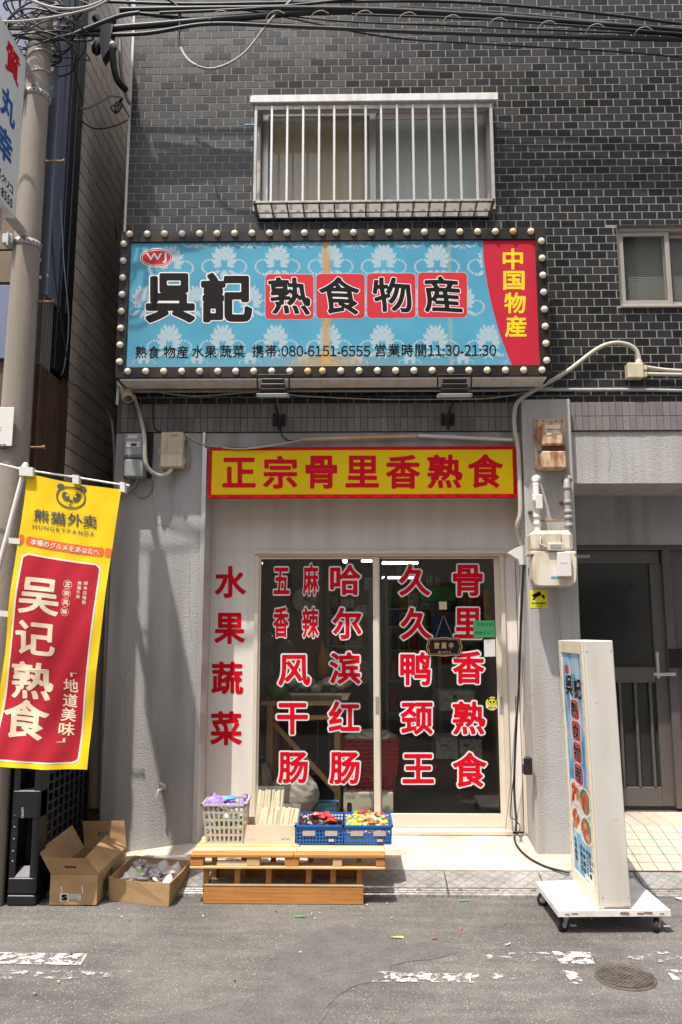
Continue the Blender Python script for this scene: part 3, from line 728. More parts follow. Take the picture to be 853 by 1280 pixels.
# outer door frame with profile
mb = MB(); t_ = .028
mb.box(fx0, fx0 + t_, YR - .03, YR + .07, fz0, fz1, .003); mb.box(fx1 - t_, fx1, YR - .03, YR + .07, fz0, fz1, .003)
mb.box(fx0 + t_, fx1 - t_, YR - .03, YR + .07, fz1 - .03, fz1, .003); mb.box(fx0 - .012, fx1 + .012, YR - .05, YR - .03, fz1 - .016, fz1 + .006, .003)
mb.box(fx0, fx1, YR - .05, YR + .08, fz0 - .015, fz0 + .012, .003); mb.build('door_frame', 'beige_aluminium', bld)

# sliding doors
def door(pxl, pxr, paneL, paneR, Y, label, texts, sub):
    d = thing('sliding_door', (wx((pxl + pxr) / 2, 860, Y), Y, fz0 + .01), label, None); d.parent = bld; d.location = Vector(d.location) - Vector(bld.location)
    yb = 1033
    x0_, x1_ = wx(pxl, 860, Y), wx(pxr, 860, Y); a_, b_ = wx(paneL, 860, Y), wx(paneR, 860, Y)
    zt, zb2 = wz(699, Y), wz(1016, Y); z0_, z1_ = fz0 + .013, fz1 - .031
    mb = MB(); mb.box(x0_, a_, Y - .015, Y + .015, z0_, z1_, .004); mb.box(b_, x1_, Y - .015, Y + .015, z0_, z1_, .004)
    mb.box(a_, b_, Y - .013, Y + .013, z0_, zb2, .003); mb.box(a_, b_, Y - .013, Y + .013, zt, z1_, .003)
    mb.build('stile', 'beige_aluminium', d)
    mb = MB(); e = .004; mb.box(a_ - e, b_ + e, Y - .0018, Y + .0018, zb2 - e, zt + e); mb.build('pane', 'clear_glass', d)
    mb = MB(); e = .005
    for q in ((a_, a_ + e, zb2, zt), (b_ - e, b_, zb2, zt), (a_ + e, b_ - e, zb2, zb2 + e), (a_ + e, b_ - e, zt - e, zt)): mb.box(q[0], q[1], Y - .0085, Y - .0022, q[2], q[3])
    mb.build('gasket', 'rubber', d)
    for hx in sub:
        mb = MB(); X_ = wx(hx, 881, Y); zc = wz(881, Y)
        mb.box(X_ - .011, X_ + .011, Y - .018, Y - .0152, zc - .055, zc + .055, .001); mb.box(X_ - .004, X_ + .004, Y - .0195, Y - .0183, zc - .04, zc + .04, .0005); mb.build('handle', 'meter_grey', d)
    for ch, r_ in texts:
        o = letter(ch, r_, Y - .0025, 'letter_red', d, off=.026, outline=.045, N_=72)
    return d
LT = [('五', (341, 707.6, 363.3, 744.6)), ('香', (341, 756.7, 362, 798.6)), ('麻', (378, 703, 399.4, 745.7)), ('辣', (377, 757, 399.4, 799)), ('哈', (411, 704, 453, 745.7)), ('尔', (414, 757.6, 454, 800.6)),
      ('风', (346, 816.5, 390, 859)), ('滨', (410.4, 813, 453, 857)), ('干', (344.5, 876.6, 387, 920)), ('红', (409, 874.6, 451.7, 916)), ('肠', (346, 938, 387, 981)), ('肠', (410, 938, 451.7, 982))]
RT = [('久', (497, 704, 540, 746.7)), ('骨', (564.4, 704, 605.5, 747)), ('久', (499, 757.6, 542, 801.6)), ('里', (566, 758, 603.8, 800)), ('鸭', (498.5, 813, 540.4, 858.6)), ('香', (564.4, 812, 607.5, 856.6)),
      ('颈', (499, 876, 543, 920)), ('熟', (564, 874.5, 609, 920)), ('王', (501.4, 940.5, 544.5, 981)), ('食', (564, 938.4, 610.4, 986))]
dl = door(319, 475, 324.8, 467, YR, 'left sliding glass door with twelve red characters', LT, (319.8, 471.7))
dr = door(469, 628.5, 476, 621.5, YR + .038, 'right sliding glass door with ten red characters', RT, (626.2,))
for o_ in (dl, dr): del o_['label']
dl['label'] = 'left sliding glass door with three columns of red characters'; dr['label'] = 'right sliding glass door with two columns of red characters'
for ch, r_ in (('水', (268.8, 707.6, 307.8, 747.5)), ('果', (268, 766, 306.4, 805)), ('蔬', (264.5, 827, 304.3, 868)), ('菜', (263, 889, 302.6, 931.6))):
    letter(ch, r_, YR - .013, 'letter_red', sidep, off=.028, N_=72)

# barred upper window
wn_ = thing('barred_window', ((win['x0'] + win['x1']) / 2, YW, win['z0']), 'window behind a white security grille', None); wn_.parent = bld; wn_.location = Vector(wn_.location) - Vector(bld.location)
mb = MB(); Yw = YW + .06; a_, b_, c_, d_ = win['x0'], win['x1'], win['z0'], win['z1']
for q in ((a_, a_ + .05, c_, d_), (b_ - .05, b_, c_, d_), (a_ + .05, b_ - .05, c_, c_ + .05), (a_ + .05, b_ - .05, d_ - .04, d_)): mb.box(q[0], q[1], YW - .03, YW + .12, q[2], q[3], .004)
mb.build('window_frame', 'window_grey', wn_)
mb = MB(); xm = wx(465, 190, YW)
for (l, r_, Y_) in ((a_ + .05, xm + .03, Yw - .02), (xm - .02, b_ - .05, Yw + .02)):
    for q in ((l, l + .045, c_ + .05, d_ - .04), (r_ - .045, r_, c_ + .05, d_ - .04), (l + .045, r_ - .045, c_ + .05, c_ + .095), (l + .045, r_ - .045, d_ - .08, d_ - .04)): mb.box(q[0], q[1], Y_ - .013, Y_ + .013, q[2], q[3], .003)
mb.build('sash', 'aluminium', wn_)
mb = MB(); mb.box(a_ + .09, xm - .01, Yw - .022, Yw - .018, c_ + .09, d_ - .075); mb.build('left_pane', 'clear_glass', wn_)
mb = MB(); mb.box(xm + .02, b_ - .09, Yw + .018, Yw + .022, c_ + .09, d_ - .075); mb.build('frosted_pane', 'pane_green', wn_)
mb = MB(); n = 60; vs = []
for i in range(n + 1):
    X_ = a_ + .06 + (xm - a_ - .06) * i / n; Y_ = Yw + .012 + .004 * math.sin(i * .9); vs += [(X_, Y_, c_ + .06), (X_, Y_, d_ - .05)]
mb.add(vs, [(2 * i, 2 * i + 2, 2 * i + 3, 2 * i + 1) for i in range(n)], True); mb.build('curtain', 'curtain', wn_)
mb = MB(); mb.box(a_, b_, YW + .22, YW + .24, c_, d_); mb.build('backing', 'room_dark', wn_)
Yg = 4.84; gx0, gx1 = wx(317.5, 190, Yg), wx(617.5, 190, Yg); zgt, zgb = wz(131, Yg), wz(253, Yg)
gr = MB(); gr.box(gx0, gx1, Yg, Yg + .02, zgt - .03, zgt, .003); gr.box(gx0, gx1, Yg - .002, Yg + .022, zgb + .0, zgb + .018, .003); gr.box(gx0, gx1, YW - .10, YW - .085, zgb - .004, zgb + .012)
gr.box(gx0, gx1, YW - .03, YW - .008, zgb - .006, zgb + .03, .003)
for X_ in (gx0, gx1 - .02): gr.box(X_, X_ + .02, Yg, YW - .005, zgb, zgb + .022, .002); gr.box(X_, X_ + .02, Yg, YW - .005, zgt - .022, zgt, .002); gr.box(X_, X_ + .02, Yg - .002, Yg + .02, zgb, zgt, .002)
gr.build('grille_frame', 'grille_metal', wn_)
first = None
for px in (339.5, 359, 379, 399, 418, 438, 457.5, 477, 497, 517, 537, 556.5, 576, 596):
    X_ = wx(px, 190, Yg)
    if first is None:
        first = MB().box(-.008, .008, Yg - .004, Yg + .010, zgb + .004, zgt - .002, .002).box(-.006, .006, Yg + .011, YW - .006, zgb + .004, zgb + .014, .002).build('grille_bar', 'aluminium'); o = first
    else: o = first.copy(); COL.objects.link(o)
    o.parent = wn_; o.location = Vector((X_, 0, 0)) - worldloc(wn_)
mb = MB(); Yh = 4.82; hx0, hx1 = wx(312.5, 121, Yh), wx(623, 121, Yh); zh0, zh1 = wz(126.5, Yh), wz(117, Yh)
mb.box(hx0, hx1, Yh, Yh + .015, zh0, zh1, .004); mb.slab([(hx0, Yh + .015, zh1 - .004), (hx1, Yh + .015, zh1 - .004), (hx1, YW - .005, zh1 + .02), (hx0, YW - .005, zh1 + .02)], (0, 0, -.006)); mb.build('hood', 'white_steel', wn_)
mb = MB()
for X_, sgn in ((gx0 - .02, -1), (gx1 + .02, 1)): mb.tube([(X_ - sgn * .03, YW - .04, zgt - .02), (X_ + sgn * .07, YW - .04, zgt - .02)], .005, 6)
mb.build('bracket_pin', 'blue_wrap', wn_)
# right upper window
w2 = thing('plain_window', (wr['x0'], YW, wr['z0']), 'aluminium sliding window with dark panes', None); w2.parent = bld; w2.location = Vector(w2.location) - Vector(bld.location)
mb = MB(); a_, b_, c_, d_ = wr['x0'], wr['x1'], wr['z0'], wr['z1']; Y_ = YW + .06
for q in ((a_, a_ + .022, c_, d_), (b_ - .03, b_, c_, d_), (a_ + .022, b_ - .03, c_, c_ + .035), (a_ + .022, b_ - .03, d_ - .03, d_)): mb.box(q[0], q[1], Y_ - .03, Y_ + .05, q[2], q[3], .003)
mb.box(a_ - .005, b_ + .02, YW - .02, Y_ - .03, c_ - .008, c_ + .010, .003)
mb.build('window_frame', 'window_grey', w2)
xm = wx(835, 330, YW + .05)
mb = MB()
for (l, r_, yy) in ((a_ + .022, xm + .015, Y_ - .01), (xm - .02, b_ - .03, Y_ + .02)):
    for q in ((l, l + .03, c_ + .035, d_ - .03), (r_ - .03, r_, c_ + .035, d_ - .03), (l + .03, r_ - .03, c_ + .035, c_ + .065), (l + .03, r_ - .03, d_ - .06, d_ - .03)): mb.box(q[0], q[1], yy - .01, yy + .01, q[2], q[3], .002)
mb.build('sash', 'window_grey', w2)
for (l, r_, yy) in ((a_ + .045, xm - .01, Y_ - .01), (xm + .005, b_ - .055, Y_ + .02)):
    mb = MB(); mb.box(l, r_, yy - .002, yy + .002, c_ + .06, d_ - .055); mb.build('pane', 'clear_glass', w2)
mb = MB(); n = 40
for i in range(n): z_ = c_ + .03 + (d_ - c_ - .05) * i / n; mb.box(a_ + .02, b_ - .02, Y_ + .055, Y_ + .058, z_, z_ + .009)
mb.box(a_, b_, Y_ + .08, Y_ + .1, c_, d_)
mb.build('blind', 'meter_grey', w2)

# entrance door of the building, right
YD = 5.62
ed = thing('entrance_door', (wx(790, 900, YD), YD, .22), 'stainless framed glass entrance door with barred lower half', None); ed.parent = bld; ed.location = Vector(ed.location) - Vector(bld.location)
def bx(mb, x0, y0, x1, y1, Y, dp, bev=.003, py=850): return pbox(mb, x0, y0, x1, y1, Y, dp, bev, py)
mb = MB(); bx(mb, 700, 679, 900, 687, YD - .04, .1); bx(mb, 837, 687, 848, 1011, YD - .03, .1); mb.box(xp1 + .0, wx(722, 850, YD), YD - .03, YD + .06, .2, wz(687, YD)); mb.build('door_frame', 'stainless', ed)
mb = MB(); bx(mb, 722, 688, 833, 704, YD, .04, py=850); bx(mb, 820, 704, 836, 1008, YD, .04); bx(mb, 722, 834, 820, 853, YD, .04); bx(mb, 722, 984, 820, 1008, YD, .04); bx(mb, 722, 704, 728, 1008, YD + .001, .038)
mb.build('leaf_frame', 'stainless', ed)
mb = MB(); bx(mb, 728, 704, 820, 834, YD + .02, .004, 0); mb.build('upper_pane', 'dark_glass', ed)
mb = MB(); bx(mb, 728, 853, 820, 984, YD + .025, .004, 0); mb.build('lower_pane', 'dark_glass', ed)
f0 = None
for px in (755, 773, 792.5, 811):
    mb = MB(); bx(mb, px, 853, px + 3.2, 984, YD - .004, .02, .002); mb.build('door_bar', 'stainless', ed)
mb = MB()
bx(mb, 822, 815, 826, 848, YD - .012, .012); bx(mb, 818, 841, 846, 845, YD - .06, .02); mb.build('handle', 'aluminium', ed)
mb = MB(); bx(mb, 846, 687, 980, 1011, YD + .01, .03); mb.build('side_panel', 'stainless', ed)
mb = MB(); bx(mb, 838, 811, 900, 835, YD - .035, .01); mb.build('letter_slot', 'black_steel', ed)
mb = MB(); bx(mb, 724, 693, 745, 697.5, YD - .02, .02); mb.build('door_closer', 'galvanised', ed)
line_text('山口ビル', (748, 726, 794, 738.5), YD + .017, 'rubber', ed, off=.02, N_=30)
mb = MB(); Yf = YD + .018
for i in range(26):
    for j in range(36):
        x_ = 728 + i * 3.5 + (j % 2) * 1.7; y_ = 760 + j * 2.1
        if x_ > 819: continue
        p = W(x_, y_, Yf); mb.add([(p.x - .006, p.y, p.z), (p.x, p.y, p.z - .004), (p.x + .006, p.y, p.z), (p.x, p.y - .003, p.z + .001)], [(0, 1, 3), (1, 2, 3)])
mb.build('glass_pattern', 'dark_glass', ed, kind='stuff')

# hairline cracks and small marks in the plaster
def crack(pts, Y, w=.0011):
    mb = MB(); Q = [W(x, y, Y) for x, y in pts]; rc = random.Random(len(pts)); fine = []
    for i in range(len(Q) - 1):
        for k in range(5): fine.append(Q[i].lerp(Q[i + 1], k / 5) + Vector((rc.uniform(-.003, .003), 0, rc.uniform(-.003, .003))))
    fine.append(Q[-1])
    for i in range(len(fine) - 1):
        a, b = fine[i], fine[i + 1]; d = (b - a); n = Vector((d.z, 0, -d.x)).normalized() * w; y = Vector((0, -.0006, 0)); mb.add([a - n + y, b - n + y, b + n + y, a + n + y], [(0, 1, 2, 3)])
    mb.build('crack', 'crack', bld)
crack([(190, 600), (192, 628), (195, 655), (207, 658), (218, 662)], YW); crack([(238, 700), (236, 760), (240, 800)], YW, .0008); crack([(150, 840), (158, 870), (155, 905), (163, 930)], YW, .0008)
crack([(697, 742), (701, 800), (699, 860), (705, 905)], YP, .0007); crack([(760, 545), (764, 565), (761, 590)], YW, .0008)
# ================================================================ BIG LIT SIGN
YS = 4.75
sg_ = thing('shop_sign', (W(418, 470, YS).x, YS, wz(470, YS)), 'wide sky blue shop sign with black frame of round bulbs above the door', 'sign')
sx0, sx1, sz0, sz1 = wx(147.5, 380, YS), wx(686.5, 380, YS), wz(471, YS), wz(286.5, YS)
fx0_, fx1_, fz0_, fz1_ = wx(160, 380, YS), wx(672.5, 380, YS), wz(457, YS), wz(300.5, YS)
mb = MB(); mb.box(sx0, fx0_, YS, YS + .17, sz0, sz1, .003); mb.box(fx1_, sx1, YS, YS + .17, sz0, sz1, .003); mb.box(fx0_, fx1_, YS, YS + .17, sz0, fz0_, .003); mb.box(fx0_, fx1_, YS, YS + .17, fz1_, sz1, .003)
mb.build('sign_frame', 'black_steel', sg_)
mb = MB(); mb.box(fx0_ - .002, fx1_ + .002, YS + .012, YS + .15, fz0_ - .002, fz1_ + .002); face = mb.build('sign_face', 'face_blue', sg_)
mb = MB(); mb.box(sx0 + .03, sx1 - .03, YS + .012, 4.935, sz0 - .012, sz0 - .001); mb.box(wx(410, 480, YS) , wx(425, 480, YS), YS + .03, YS + .07, sz0 - .02, sz0 - .0122); mb.build('underside', 'white_steel', sg_)
mb = MB()
for X_ in (sx0 + .2, (sx0 + sx1) / 2, sx1 - .2): mb.box(X_, X_ + .04, YS + .17, YW - .004, sz1 - .12, sz1 - .08)
mb.build('bracket', 'black_steel', sg_)
YF = YS + .012
# red panel at right with curved left side
pts = [(603.5, 299.5)]
for k in range(1, 15):
    t = k / 14; x = 603.5 + (640.5 - 603.5) * t ** 2 - 0 * t; pts.append((x + 1.5 * math.sin(t * 3.1), 299.5 + 158 * t))
pts += [(674.6, 457.5), (671.2, 299.5)]
poly_px(pts, YF, 'face_red', face, 'red_panel', .0002)
ed_ = []
# damask ornaments
def leaf(cx, cy, ang, ln, wd, n=7):
    o = []; ca, sa = math.cos(ang), math.sin(ang)
    prof = [(t, 1.3 * math.sin(math.pi * t) ** .7 * (1 - .35 * t)) for t in [k / n for k in range(n + 1)]]
    for t, w in prof: o.append((cx + ca * t * ln - sa * w * wd, cy + sa * t * ln + ca * w * wd))
    for t, w in prof[-2:0:-1]: o.append((cx + ca * t * ln + sa * w * wd, cy + sa * t * ln - ca * w * wd))
    return o
def damask():
    """verts in a unit cell roughly 56 wide, 44 tall (picture pixels), y down"""
    L_ = []; up = -math.pi / 2
    L_.append(leaf(0, 4, up, 22, 3.6))
    for s_ in (-1, 1):
        for (x, y, a_, l, w) in ((2, 2, 28, 19, 2.6), (3, 4, 50, 17, 2.6), (3, 7, 72, 14, 2.4), (3, 9, 95, 11, 2.0), (2, -8, 24, 12, 1.7)):
            an = up + s_ * R(a_); L_.append(leaf(s_ * x, y, an, l, w))
            for q in (-1, 1): L_.append(leaf(s_ * x + math.cos(an) * l * .55, y + math.sin(an) * l * .55, an + q * .75, l * .32, w * .42))
        for k in range(13):      # scroll
            t = k / 12; r = 10.5 * (1 - .15 * t); a_ = R(100 - 230 * t)
            cx_, cy_ = s_ * 16, 10
            x, y = cx_ + s_ * r * math.cos(a_), cy_ + r * math.sin(a_) * .75
            L_.append(leaf(x, y, math.atan2(y - cy_, x - cx_), 4.4 - 1.5 * t, 1.25))
        L_.append(leaf(s_ * 5, 15, up + s_ * R(120), 14, 2.2)); L_.append(leaf(s_ * 1, 15, up + s_ * R(160), 11, 1.8))
    L_.append(leaf(0, 14, -up, 9, 2))
    return L_
dm = damask()
def ornament(cx, cy, s=1.0):
    mb = MB(); k = 0
    for lf in dm:
        P = []
        for x, y in lf:
            X_, Y_ = cx + x * s, cy + y * s
            Y_ = min(max(Y_, 302), 455.5); X_ = min(max(X_, 163), 602 + 37 * ((Y_ - 299.5) / 158) ** 2); P.append((X_, Y_))
        if max(p[0] for p in P) - min(p[0] for p in P) < .6 or max(p[1] for p in P) - min(p[1] for p in P) < .4: continue
        k += 1; Q = [W(x, y, YF) for x, y in P]; mb.add([(q.x, q.y - .0003 - .000008 * k, q.z) for q in Q], [tuple(range(len(Q) - 1, -1, -1))])
    if mb.v: mb.build('ornament', 'damask_print', face)
for i in range(7): ornament(214 + i * 66.5, 325 - (2 if i else 0))
for i in range(7): ornament(212 + i * 66.5, 424)
for i in range(8): ornament(180 + i * 66.5, 374, .95)
for i in range(8): ornament(180 + i * 66.5, 449, .5)
for i in range(7): ornament(246 + i * 66.5, 296, .62)
poly_px([(372, 302), (448, 302), (500, 456), (320, 456)], YF, 'rust_stain', face, 'rust_stain', .0009)
# red tiles and characters
for r_ in ((332, 343, 392, 399), (395.6, 342.5, 456, 398), (459, 341.8, 519.5, 397.4), (522.7, 340.8, 584, 396.8)):
    poly_px(rrect(r_[0] - .8, r_[1] - .8, r_[2] + .8, r_[3] + .8, 5.5), YF, 'damask_print', face, 'tile_edge', .0010)
    poly_px(rrect(*r_, 5), YF, 'tile_red', face, 'red_tile', .0013)
letter('呉', (180.5, 340, 245.5, 405), YF - .0008, 'ink_black', face, off=.040, outline=.022, N_=80, dy=.0004)
letter('記', (250, 339.5, 317, 404.5), YF - .0008, 'ink_black', face, off=.040, outline=.022, N_=80, dy=.0004)
for ch, r_ in (('熟', (336.5, 346, 388.5, 394)), ('食', (399, 346, 452, 394)), ('物', (465.5, 346.5, 516, 391.5)), ('産', (528, 345, 577.5, 392))):
    letter(ch, r_, YF - .0012, 'ink_black', face, off=.022, outline=.020, N_=80, shear=-.06, warp=.022, dy=.0004)
for ch, r_ in (('中', (628.6, 310.5, 654, 337)), ('国', (629.3, 338.6, 656, 362.5)), ('物', (630.4, 365.5, 657.5, 391.8)), ('産', (631.4, 394.5, 658.5, 421.3))):
    letter(ch, r_, YF - .0002, 'letter_yellow', face, off=.024, N_=60, dy=.0004)
for t_, r_ in (('熟食', (169.5, 432.5, 199.6, 448)), ('物産', (204.5, 432.2, 235.5, 447.8)), ('水果', (240, 431.8, 270.7, 447.4)), ('蔬菜', (275, 431.3, 306, 447)), ('携帯:', (315.5, 430.8, 350, 446.5)),
               ('080-6151-6555', (352, 432, 463, 445.5)), ('営業時間', (469, 429.8, 533, 446)), ('11:30-21:30', (535, 430.8, 620.5, 445))):
    line_text(t_, r_, YF - .0008, 'ink_black', face, off=.014, N_=36, dy=.0004)
poly_px(ellipse(196, 322.3, 21, 12), YF, 'letter_white', face, 'emblem_edge', .0009)
poly_px(ellipse(196, 322.3, 20, 11), YF, 'tile_red', face, 'emblem', .0011)
poly_px(ellipse(196, 322.3, 18.4, 9.6), YF, 'letter_white', face, 'emblem_ring', .0013)
poly_px(ellipse(196, 322.3, 17.7, 9.0), YF, 'tile_red', face, 'emblem_field', .0015)
line_text('WJ', (183.5, 316.5, 208.5, 328.3), YF - .0005, 'letter_white', face, off=.018, N_=30)
# bulbs
proto_b = MB().lathe((0, 0, 0), (0, -1, 0), [(.0205, -.002), (.0215, .006), (.0185, .008), (.0185, .012), (.0150, .017), (.009, .020), (0.0005, .021)], 14)
bo = None; ba = None
pos = [(162.4 + 21.85 * i, 292.9 - .15 * i) for i in range(12)] + [(420 + 22.15 * j, 291.3 - .17 * j) for j in range(12)]
pos += [(155.2 - .79 * i, 305.2 + 21.05 * i) for i in range(8)] + [(676.8 + .95 * i, 301.7 + 21.3 * i) for i in range(8)]
pos += [(160 + 22.5 * i, 464.5 - .02 * i) for i in range(11)] + [(403.4 + 22.85 * j, 464 - .1 * j) for j in range(13)]
for n, (x, y) in enumerate(pos):
    amber = n in (22, 50, 51)
    if amber:
        if ba is None: ba = proto_b.build('bulb', 'bulb_amber'); o = ba
        else: o = ba.copy(); COL.objects.link(o)
    else:
        if bo is None: bo = proto_b.build('bulb', 'bulb'); o = bo
        else: o = bo.copy(); COL.objects.link(o)
    o.parent = sg_; o.location = W(x, y, YS) - worldloc(sg_); o.location.y -= .001
# floodlights under the sign
def flood(cx, cy, w, label):
    Yf = 4.66; c = W(cx, cy, Yf)
    t = thing('floodlight', (c.x, YW, wz(504, YW)), label, 'floodlight', 'floodlights under the big sign')
    c.z -= .035; m3 = Matrix.Translation(c) @ Matrix.Rotation(R(104), 4, 'X'); h = w / 2
    mb = MB(); mb.box(-h, h, -.008, .008, -.055, .055, .003, m3); mb.build('lamp_glass', 'dark_glass', t)
    mb = MB(); mb.box(-h - .01, h + .01, -.010, .012, .0552, .066, .002, m3); mb.box(-h - .01, h + .01, -.010, .012, -.066, -.0552, .002, m3); mb.box(-h - .012, -h - .0005, -.010, .012, -.066, .066, .002, m3); mb.box(h + .0005, h + .012, -.010, .012, -.066, .066, .002, m3); mb.build('lamp_rim', 'meter_grey', t)
    mb = MB()
    for q, (a_, b_) in enumerate(((.013, .045), (.045, .075), (.075, .105))): mb.box(-h * (.94 - .07 * q), h * (.94 - .07 * q), a_, b_ - .001, -.045 + .006 * q, .045 - .006 * q, .005, m3)
    for k in range(14): mb.box(-h * .85 + k * h * .125, -h * .85 + k * h * .125 + .004, .014, .05, -.052, .052, 0, m3)
    mb.build('lamp_body', 'black_steel', t)
    mb = MB()
    for s_ in (-1, 1): mb.tube([m3 @ Vector((s_ * (h + .014), .03, 0)), m3 @ Vector((s_ * (h + .014), .125, 0))], .005, 6)
    mb.tube([m3 @ Vector((-h - .014, .125, 0)), m3 @ Vector((h + .014, .125, 0))], .005, 6); mb.build('yoke', 'black_steel', t)
    mb = MB(); top = Vector((c.x, YW - .03, wz(520, YW)))
    mb.tube([c + Vector((0, .05, -.02)), Vector((c.x, YW - .05, c.z - .03)), Vector((c.x, YW - .03, c.z - .08)), Vector((c.x + .003, YW - .022, Zband0 + .01))], .009, 8); mb.build('arm', 'black_steel', t)
    for s_ in (-1, 1):
        mb = MB(); mb.box(c.x + s_ * .028 - .013, c.x + s_ * .028 + .013, YW - .03, YW - .0125, wz(533, YW), wz(518, YW), .003); mb.box(c.x + s_ * .028 - .004, c.x + s_ * .028 + .004, YW - .034, YW - .0302, wz(529, YW), wz(526, YW)); mb.box(c.x + s_ * .028 - .004, c.x + s_ * .028 + .004, YW - .034, YW - .0302, wz(524, YW), wz(521, YW)); mb.build('bracket_plate', 'black_steel', t)
    return t
flood(342, 488, .165, 'left small floodlight on a bracket below the blue sign')
flood(568, 488, .175, 'right small floodlight on a bracket below the blue sign')

# ================================================================ YELLOW FASCIA SIGN
Yy = 5.005
ys = thing('fascia_sign', (wx(452, 622, Yy), Yy, wz(622, Yy)), 'yellow sign board with seven red characters over the sliding doors', 'sign')
a_, b_, c_, d_ = wx(260.5, 590, Yy), wx(645.8, 590, Yy), wz(622, Yy), wz(558.2, Yy)
mb = MB(); e = .022
mb.box(a_, a_ + e, Yy, Yy + .04, c_, d_, .002); mb.box(b_ - e, b_, Yy, Yy + .04, c_, d_, .002); mb.box(a_ + e, b_ - e, Yy, Yy + .04, c_, c_ + e, .002); mb.box(a_ + e, b_ - e, Yy, Yy + .04, d_ - e, d_, .002); mb.build('border', 'sign_red', ys)
mb = MB(); mb.box(a_ + e - .001, b_ - e + .001, Yy + .003, Yy + .038, c_ + e - .001, d_ - e + .001); mb.build('board', 'sign_yellow', ys)
for ch, r_ in (('正', (278, 572, 320, 609.5)), ('宗', (329, 569.5, 372, 611)), ('骨', (382, 569.5, 421.7, 611)), ('里', (432, 569.5, 474, 609.5)), ('香', (482.4, 568.5, 525.4, 611)), ('熟', (534.3, 568, 578.3, 610.5)), ('食', (585, 567.5, 629, 610))):
    letter(ch, r_, Yy + .003, 'letter_red', ys, off=.028, N_=72)
# sticks and cable above the yellow sign
mb = MB(); mb.tube([W(378, 549.5, 5.02), W(521, 545, 5.02)], .010, 8); tag(rebase(mb.build('wooden_stick', 'pine'), W(450, 547, 5.02)), 'thin wooden stick lying above the yellow sign', 'stick')
mb = MB(); mb.tube([W(523, 544.5, 5.02), W(641, 550, 5.02)], .011, 8); tag(rebase(mb.build('white_conduit', 'white_plastic'), W(580, 547, 5.02)), 'short white conduit running right above the yellow sign', 'conduit')

# ================================================================ STANDING BANNER
YBn = 4.12
def Bm(px, py):
    p = W(px, py, YBn); t = (py - 590) / 370
    w = .026 * math.sin(p.x * 9.5 + p.z * 1.7 + .4) * (.25 + t) + .016 * math.sin(p.z * 6.2 + p.x * 3.1) * (.3 + t) + .010 * math.sin(p.x * 24 + p.z * 5.5) * (.3 + t) + .004 * math.sin(p.x * 41 - p.z * 19) * (.2 + t) + .0035 * abs(math.sin(p.z * 7.8)) ** .3
    return Vector((p.x, p.y + w, p.z))
def Bq(u, v):
    TL, TR, BR, BL = (33, 591), (152, 612), (105.5, 964), (-14, 956)
    x = (1 - u) * (1 - v) * TL[0] + u * (1 - v) * TR[0] + u * v * BR[0] + (1 - u) * v * BL[0]; y = (1 - u) * (1 - v) * TL[1] + u * (1 - v) * TR[1] + u * v * BR[1] + (1 - u) * v * BL[1]
    y += 2.2 * math.sin(math.pi * u) * (1 - v); x += 2.0 * math.sin(math.pi * v) * (1 if u > .5 else 1) * (2 * u - 1) * -1.2
    return (x, y)
pb = G(-95, 1130, 0)
BXn = wx(-122, 1180, YBn)
bn = thing('banner_flag', (BXn, YBn, 0), 'yellow and red cloth banner with panda emblem hanging from a white pole', 'banner')
mb = MB(); nu, nv = 28, 70; vs = [Bm(*Bq(i / nu, j / nv)) for j in range(nv + 1) for i in range(nu + 1)]
mb.add(vs, [(j * (nu + 1) + i, (j + 1) * (nu + 1) + i, (j + 1) * (nu + 1) + i + 1, j * (nu + 1) + i + 1) for j in range(nv) for i in range(nu)], True)
cloth = mb.build('cloth', 'flag_yellow', bn)
def bpatch(u0, v0, u1, v1, m, name, d, r=0.0, n=(26, 66)):
    """a printed patch following the cloth, rounded corners of radius r (in cloth widths)"""
    mb = MB(); nu, nv = n; vs = []
    asp = 3.0
    for j in range(nv + 1):
        v = v0 + (v1 - v0) * j / nv; dv = min(v - v0, v1 - v) * asp
        ins = r - math.sqrt(max(0, r * r - (r - dv) ** 2)) if dv < r else 0
        for i in range(nu + 1):
            u = u0 + ins + (u1 - u0 - 2 * ins) * i / nu; p = Bm(*Bq(u, v)); vs.append((p.x, p.y - d, p.z))
    mb.add(vs, [(j * (nu + 1) + i, (j + 1) * (nu + 1) + i, (j + 1) * (nu + 1) + i + 1, j * (nu + 1) + i + 1) for j in range(nv) for i in range(nu)], True)
    return mb.build(name, m, cloth)
bpatch(.055, .268, .955 - .05, .981, 'flag_white', 'panel_border', .0012, .055)
bpatch(.075, .2735, .955 - .07, .9745, 'flag_red', 'red_panel', .0024, .045)
bpatch(.0, .210, .055, .243, 'flag_orange', 'orange_strip', .0012, .01, (4, 4)); bpatch(.075, .210, .915, .243, 'flag_orange', 'orange_strip', .0012, .02, (20, 4)); bpatch(.93, .210, 1.0, .243, 'flag_orange', 'orange_strip', .0012, .01, (4, 4))
def bmap(cx, cy, w, h, sk=.13, lean=-.125):
    """map a w x h box centred at (cx,cy) onto the leaning cloth"""
    def f(x, y): return Bm(cx + x + lean * y, cy + y + sk * x)
    return f
def bletter(ch, cx, cy, w, h, m, off, sk=.12, lean=-.125, N_=56):
    f = bmap(cx, cy, w, h, sk, lean); letter(ch, (-w / 2, -h / 2, w / 2, h / 2), 0, m, cloth, off=off, N_=N_, fmap=f, dy=.0036, shear=-.03, warp=.012)
def btext(t, cx, cy, w, h, m, off, sk=.12, lean=-.125, space=.3): line_text(t, (-w / 2, -h / 2, w / 2, h / 2), 0, m, cloth, off=off, fmap=bmap(cx, cy, w, h, sk, lean), dy=.0036, N_=44, space=space)
